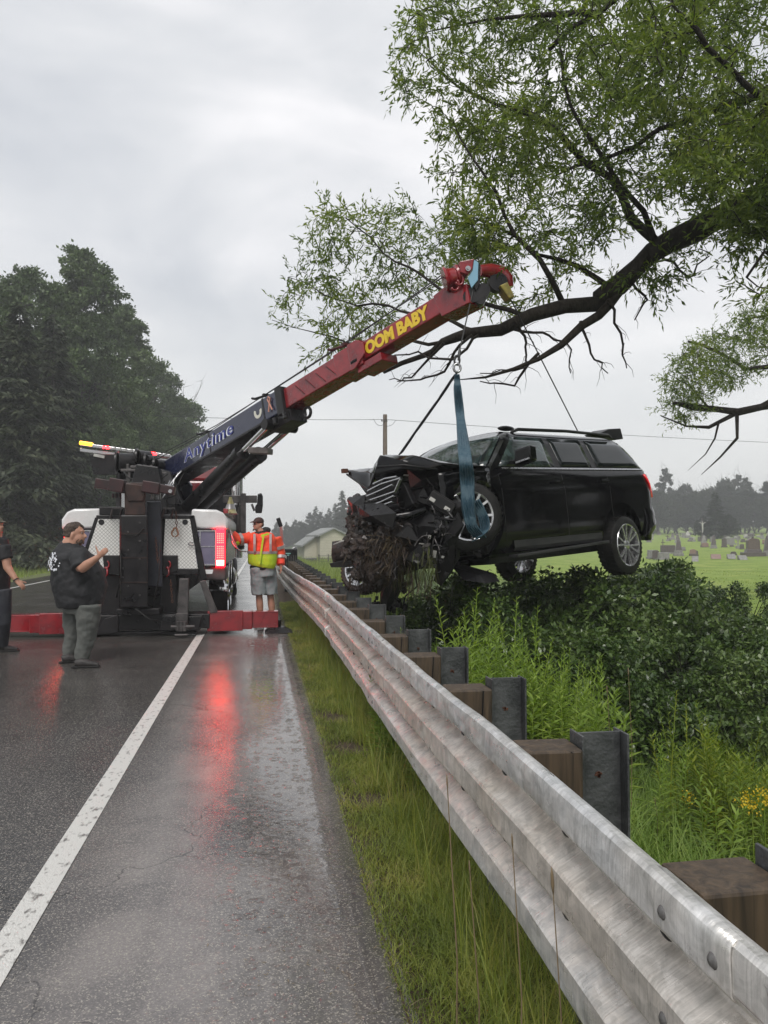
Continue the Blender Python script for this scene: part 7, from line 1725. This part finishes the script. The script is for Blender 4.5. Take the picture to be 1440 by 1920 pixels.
# white car far off by the house
pv = at(563, 1018, 120); vz = hzf(pv.x, pv.y); vM = Matrix.Translation((pv.x, pv.y, vz))
vc = thing('parked_car', 'tiny white parked car left of the pale house', 'car', vM)
m = MB(vM); m.prism([(-1.9, 0, .3), (1.9, 0, .3), (1.95, 0, .75), (1.2, 0, .85), (.7, 0, 1.3), (-.9, 0, 1.35), (-1.5, 0, .9), (-1.95, 0, .8)], (0, 1.7, 0)); m.build('body', WHITE, vc, bevel=.08)
m = MB(vM); m.prism([(1.05, -.01, .88), (.65, -.01, 1.24), (-.8, -.01, 1.28), (-1.3, -.01, .92)], (0, 1.72, 0)); m.build('window', GLASS, vc)
for x in (-1.2, 1.25):
    m = MB(vM); m.cyl((x, -.05, .32), (x, 1.75, .32), .32, n=14); m.build('wheel', RUBBER, vc)
# utility pole, wires
pb_ = at(722, 1010, 62); pz = hzf(pb_.x, pb_.y); up = thing('utility_pole', 'weathered wooden utility pole rising behind the buckled hood', 'pole', V((pb_.x, pb_.y, pz)))
topz = at(722, 776, 62).z; m = MB(); m.tube([(pb_.x, pb_.y, pz - .3), (pb_.x, pb_.y, topz)], [.22, .17], 12); m.build('shaft', POLEWD, up, smooth=50)
m = MB(); m.cyl((pb_.x - .25, pb_.y - .2, topz - .55), (pb_.x + .2, pb_.y - .2, topz - .55), .03, n=6); m.cyl((pb_.x - .30, pb_.y - .2, topz - .6), (pb_.x - .30, pb_.y - .2, topz - .45), .05, n=8); m.build('insulator', GREYST, up)
m = MB(); att = V((pb_.x, pb_.y - .2, at(722, 786, 62).z)); lft = at(120, 770, 60); rgt = at(1500, 832, 75)
def sag(a, b__, s_, n=24): return [a.lerp(b__, i / n) + V((0, 0, -s_ * 4 * (i / n) * (1 - i / n))) for i in range(n + 1)]
m.tube(sag(lft, att, .25), .022, 4); m.tube(sag(att, rgt, .15), .022, 4)
m.tube(spline([at(700, 785, 61.8), at(706, 795, 61.8), at(714, 798, 61.8), at(722, 794, 61.8)], 4), .02, 4); m.tube(spline([at(722, 800, 61.8), at(734, 797, 61.8), at(742, 788, 61.8)], 4), .02, 4)
tag(m.build('power_line', CABLE, None, M4=Matrix.Translation(att)), 'thin overhead wire sagging across the sky on both sides of the wooden pole', 'power line')
# ------------------------------------------------------------------ cemetery
def stone(px, pyb, d, w, h, kind, mat, label, group=None, rot=None, shared=None):
    p = at(px, pyb, d); z0 = hzf(p.x, p.y); rz = random.uniform(-.25, .25) + R(-18) if rot is None else rot
    M4 = Matrix.Translation((p.x, p.y, z0 - .03)) @ Matrix.Rotation(rz, 4, 'Z')
    t_ = thing('gravestone', label, 'gravestone', M4, group); T = min(.28, w * .35)
    if kind == 'slab':
        m = MB(M4); m.box((0, 0, .10), (w * 1.25, T * 1.9, .20)); m.build('plinth', GRANITE_D if mat is not GRANITE_L else GRANITE, t_, bevel=.02)
        n = 10; prof = [(-w / 2, 0, .2), (w / 2, 0, .2), (w / 2, 0, h * .86)] + [(w / 2 * math.cos(a), 0, h * .86 + h * .14 * math.sin(a)) for a in np.linspace(.15, math.pi - .15, n)] + [(-w / 2, 0, h * .86)]
        m = MB(M4); m.prism([V(q_) + V((0, -T / 2, 0)) for q_ in prof], (0, T, 0)); m.build('tablet', mat, t_, bevel=.012)
    elif kind == 'block':
        m = MB(M4); m.box((0, 0, .08), (w * 1.2, T * 3, .16)); m.build('plinth', GRANITE, t_, bevel=.02); m = MB(M4); m.box((0, 0, .16 + h / 2), (w, T * 1.4, h), None, .96); m.build('tablet', mat, t_, bevel=.03)
    elif kind == 'wedge':
        m = MB(M4); m.prism([(-w / 2, -.30, 0), (-w / 2, .25, 0), (-w / 2, .25, h), (-w / 2, .10, h)], (w, 0, 0)); m.build('tablet', mat, t_, bevel=.015)
    elif kind == 'obelisk':
        m = MB(M4); m.box((0, 0, .12), (w * 1.5, w * 1.5, .24)); m.box((0, 0, .36), (w * 1.15, w * 1.15, .26)); m.build('plinth', GRANITE, t_, bevel=.02); m = MB(M4); m.box((0, 0, .49 + h / 2), (w, w, h), None, .55); m.ell((0, 0, .5 + h), (w * .25, w * .25, w * .3)); m.build('shaft', mat, t_, bevel=.015)
    elif kind == 'cross':
        m = MB(M4); m.box((0, 0, .15), (w * .9, w * .6, .3)); m.build('plinth', GRANITE, t_, bevel=.02); m = MB(M4); m.box((0, 0, .3 + h / 2), (w * .22, w * .2, h)); m.box((0, 0, .3 + h * .68), (w, w * .18, w * .22)); m.build('cross', mat, t_, bevel=.01)
    return t_
near = [(1222, 62, 1.0, .75, 'block', GRANITE, 'broad grey block stone nearest the hanging rear bumper'), (1229, 61, .7, 1.05, 'slab', GRANITE_D, 'narrow round-topped stone just right of the rear bumper'),
 (1244, 60, 1.15, .65, 'block', GRANITE, 'low wide grey block stone at the left end of the near row'), (1252, 74, 1.9, .95, 'block', GRANITE_D, 'long dark double stone behind the left end of the near row'), (1243, 78, .5, 1.5, 'cross', GRANITE_D, 'thin dark cross above the long double stone'),
 (1272, 68, .75, 1.1, 'obelisk', GRANITE_D, 'dark stone with a pointed cap in the left group'), (1266, 78, .6, .8, 'slab', GRANITE, 'small stone left of the pointed one'), (1281, 80, .6, .7, 'slab', GRANITE, 'small stone right of the pointed one'),
 (1303, 55, .62, .62, 'wedge', GRANITE, 'narrow slanted stone standing nearest the shrubs'), (1299, 66, .7, .8, 'slab', GRANITE_R, 'reddish stone behind the narrow slanted one'), (1305, 67, .45, .75, 'slab', GRANITE_D, 'small dark stone beside the reddish one'),
 (1342, 60, 1.0, .5, 'wedge', GRANITE_R, 'low brownish slant marker in the middle of the lawn'), (1371, 59, .8, .5, 'wedge', GRANITE, 'low grey slant marker, left one of two alike'), (1392, 58, .85, .48, 'wedge', GRANITE, 'low grey slant marker, right one of two alike'), (1375, 68, .6, .5, 'slab', GRANITE_D, 'small dark stone behind the left slant marker'),
 (1338, 84, .7, 1.3, 'obelisk', GRANITE_D, 'tall narrow stone above the brownish marker'), (1322, 88, 1.0, .9, 'slab', GRANITE_R, 'reddish rounded stone near the crucifix'), (1318, 90, .6, .9, 'slab', GRANITE, 'grey stone left of the reddish rounded one'),
 (1358, 86, .7, 1.5, 'slab', GRANITE_D, 'tall dark stone between the fir and the big monument'), (1372, 88, .5, .8, 'slab', GRANITE, 'small grey stone right of the tall dark one'), (1384, 82, .75, 1.6, 'cross', GRANITE, 'grey cross left of the big monument'), (1391, 80, .6, .9, 'slab', GRANITE_D, 'dark stone between the cross and the big monument'),
 (1440, 64, .9, 1.5, 'obelisk', GRANITE_D, 'dark tall stone cut by the right edge of the photo'), (1367, 96, 1.8, 1.0, 'block', GRANITE, 'wide pale grey stone far back right of the fir'), (1433, 96, .6, .9, 'slab', GRANITE_R, 'reddish stone at the far right behind the monument')]
for px, d, w, h, kd, mt_, lb in near: stone(px, 1030, d, w * .72, h * .72, kd, mt_, lb)
for i in range(60):
    px = random.uniform(1200, 1450); d = random.uniform(100, 168); stone(px, 1010, d, random.uniform(.35, .75), random.uniform(.3, .65), random.choice(['slab', 'slab', 'block', 'obelisk', 'cross']), random.choice([GRANITE, GRANITE_D, GRANITE_D, GRANITE_D, GRANITE, GRANITE_L]), 'tiny gravestone in the far rows of the cemetery', 'far gravestones of the cemetery')
# the large family monument
p = at(1412, 1036, 64); z0 = hzf(p.x, p.y) - .03; MM = Matrix.Translation((p.x, p.y, z0)) @ Matrix.Rotation(R(-14), 4, 'Z'); mn = thing('monument', 'large brown granite monument on a broad stepped base, the biggest in the cemetery', 'monument', MM)
m = MB(MM); m.box((0, 0, .2), (1.75, 1.0, .40)); m.build('base', GRANITE_D, mn, bevel=.02)
m = MB(MM); m.box((0, 0, .52), (1.25, .7, .26), None, .9); m.build('plinth', GRANITE_D, mn, bevel=.02)
m = MB(MM); m.prism([V((x, -.25, z)) for x, z in ((-.50, .64), (.50, .64), (.48, 1.38), (.36, 1.50), (.20, 1.56), (-.20, 1.56), (-.36, 1.50), (-.48, 1.38))], (0, .5, 0)); m.build('die', Mt('brown_granite', (.10, .075, .065), .35, col2=(.14, .11, .10), vs=9), mn, bevel=.02)
m = MB(MM); m.cyl((0, 0, 1.55), (0, 0, 1.68), .09, n=10); m.cyl((0, 0, 1.68), (0, 0, 1.74), .12, .05, n=10); m.cyl((0, 0, 1.74), (0, 0, 1.86), .03, n=6); m.build('finial', GRANITE_D, mn)
# crucifix in front of the fir
p = at(1317, 1000, 112); z0 = hzf(p.x, p.y); MM = Matrix.Translation((p.x, p.y, z0)) @ Matrix.Rotation(R(-15), 4, 'Z'); cf = thing('crucifix', 'tall dark crucifix with a white figure in front of the lone fir', 'crucifix', MM)
m = MB(MM); m.box((0, 0, .35), (1.1, .9, .7)); m.box((0, 0, 2.0), (.14, .14, 2.8)); m.box((0, 0, 2.75), (1.0, .12, .13)); m.build('cross', GRANITE_D, cf)
m = MB(MM); m.tube([(0, -.12, 1.25), (.02, -.13, 1.7), (0, -.13, 2.15), (0, -.12, 2.55)], [.05, .09, .11, .12], 8); m.tube([(-.45, -.1, 2.80), (-.15, -.12, 2.62), (0, -.12, 2.56), (.15, -.12, 2.62), (.45, -.1, 2.80)], [.03, .05, .06, .05, .03], 7); m.ell((0, -.13, 2.78), (.09, .1, .11)); m.build('figure', GRANITE_L, cf, rem=.03)
# ------------------------------------------------------------------ rain haze between the eye and the far trees
hzm = bpy.data.materials.new('haze_air'); hzm.use_nodes = True; N = hzm.node_tree.nodes; N.remove(N['Principled BSDF'])
pv_ = N.new('ShaderNodeVolumePrincipled'); pv_.inputs['Color'].default_value = (.93, .95, .96, 1); pv_.inputs['Density'].default_value = .0017; pv_.inputs['Anisotropy'].default_value = 0.0
hzm.node_tree.links.new(pv_.outputs[0], N['Material Output'].inputs['Volume'])
m = MB(); m.b2((-640, -75, -3.5), (640, 660, 27)); hb = m.build('haze', hzm); hb['kind'] = 'stuff'
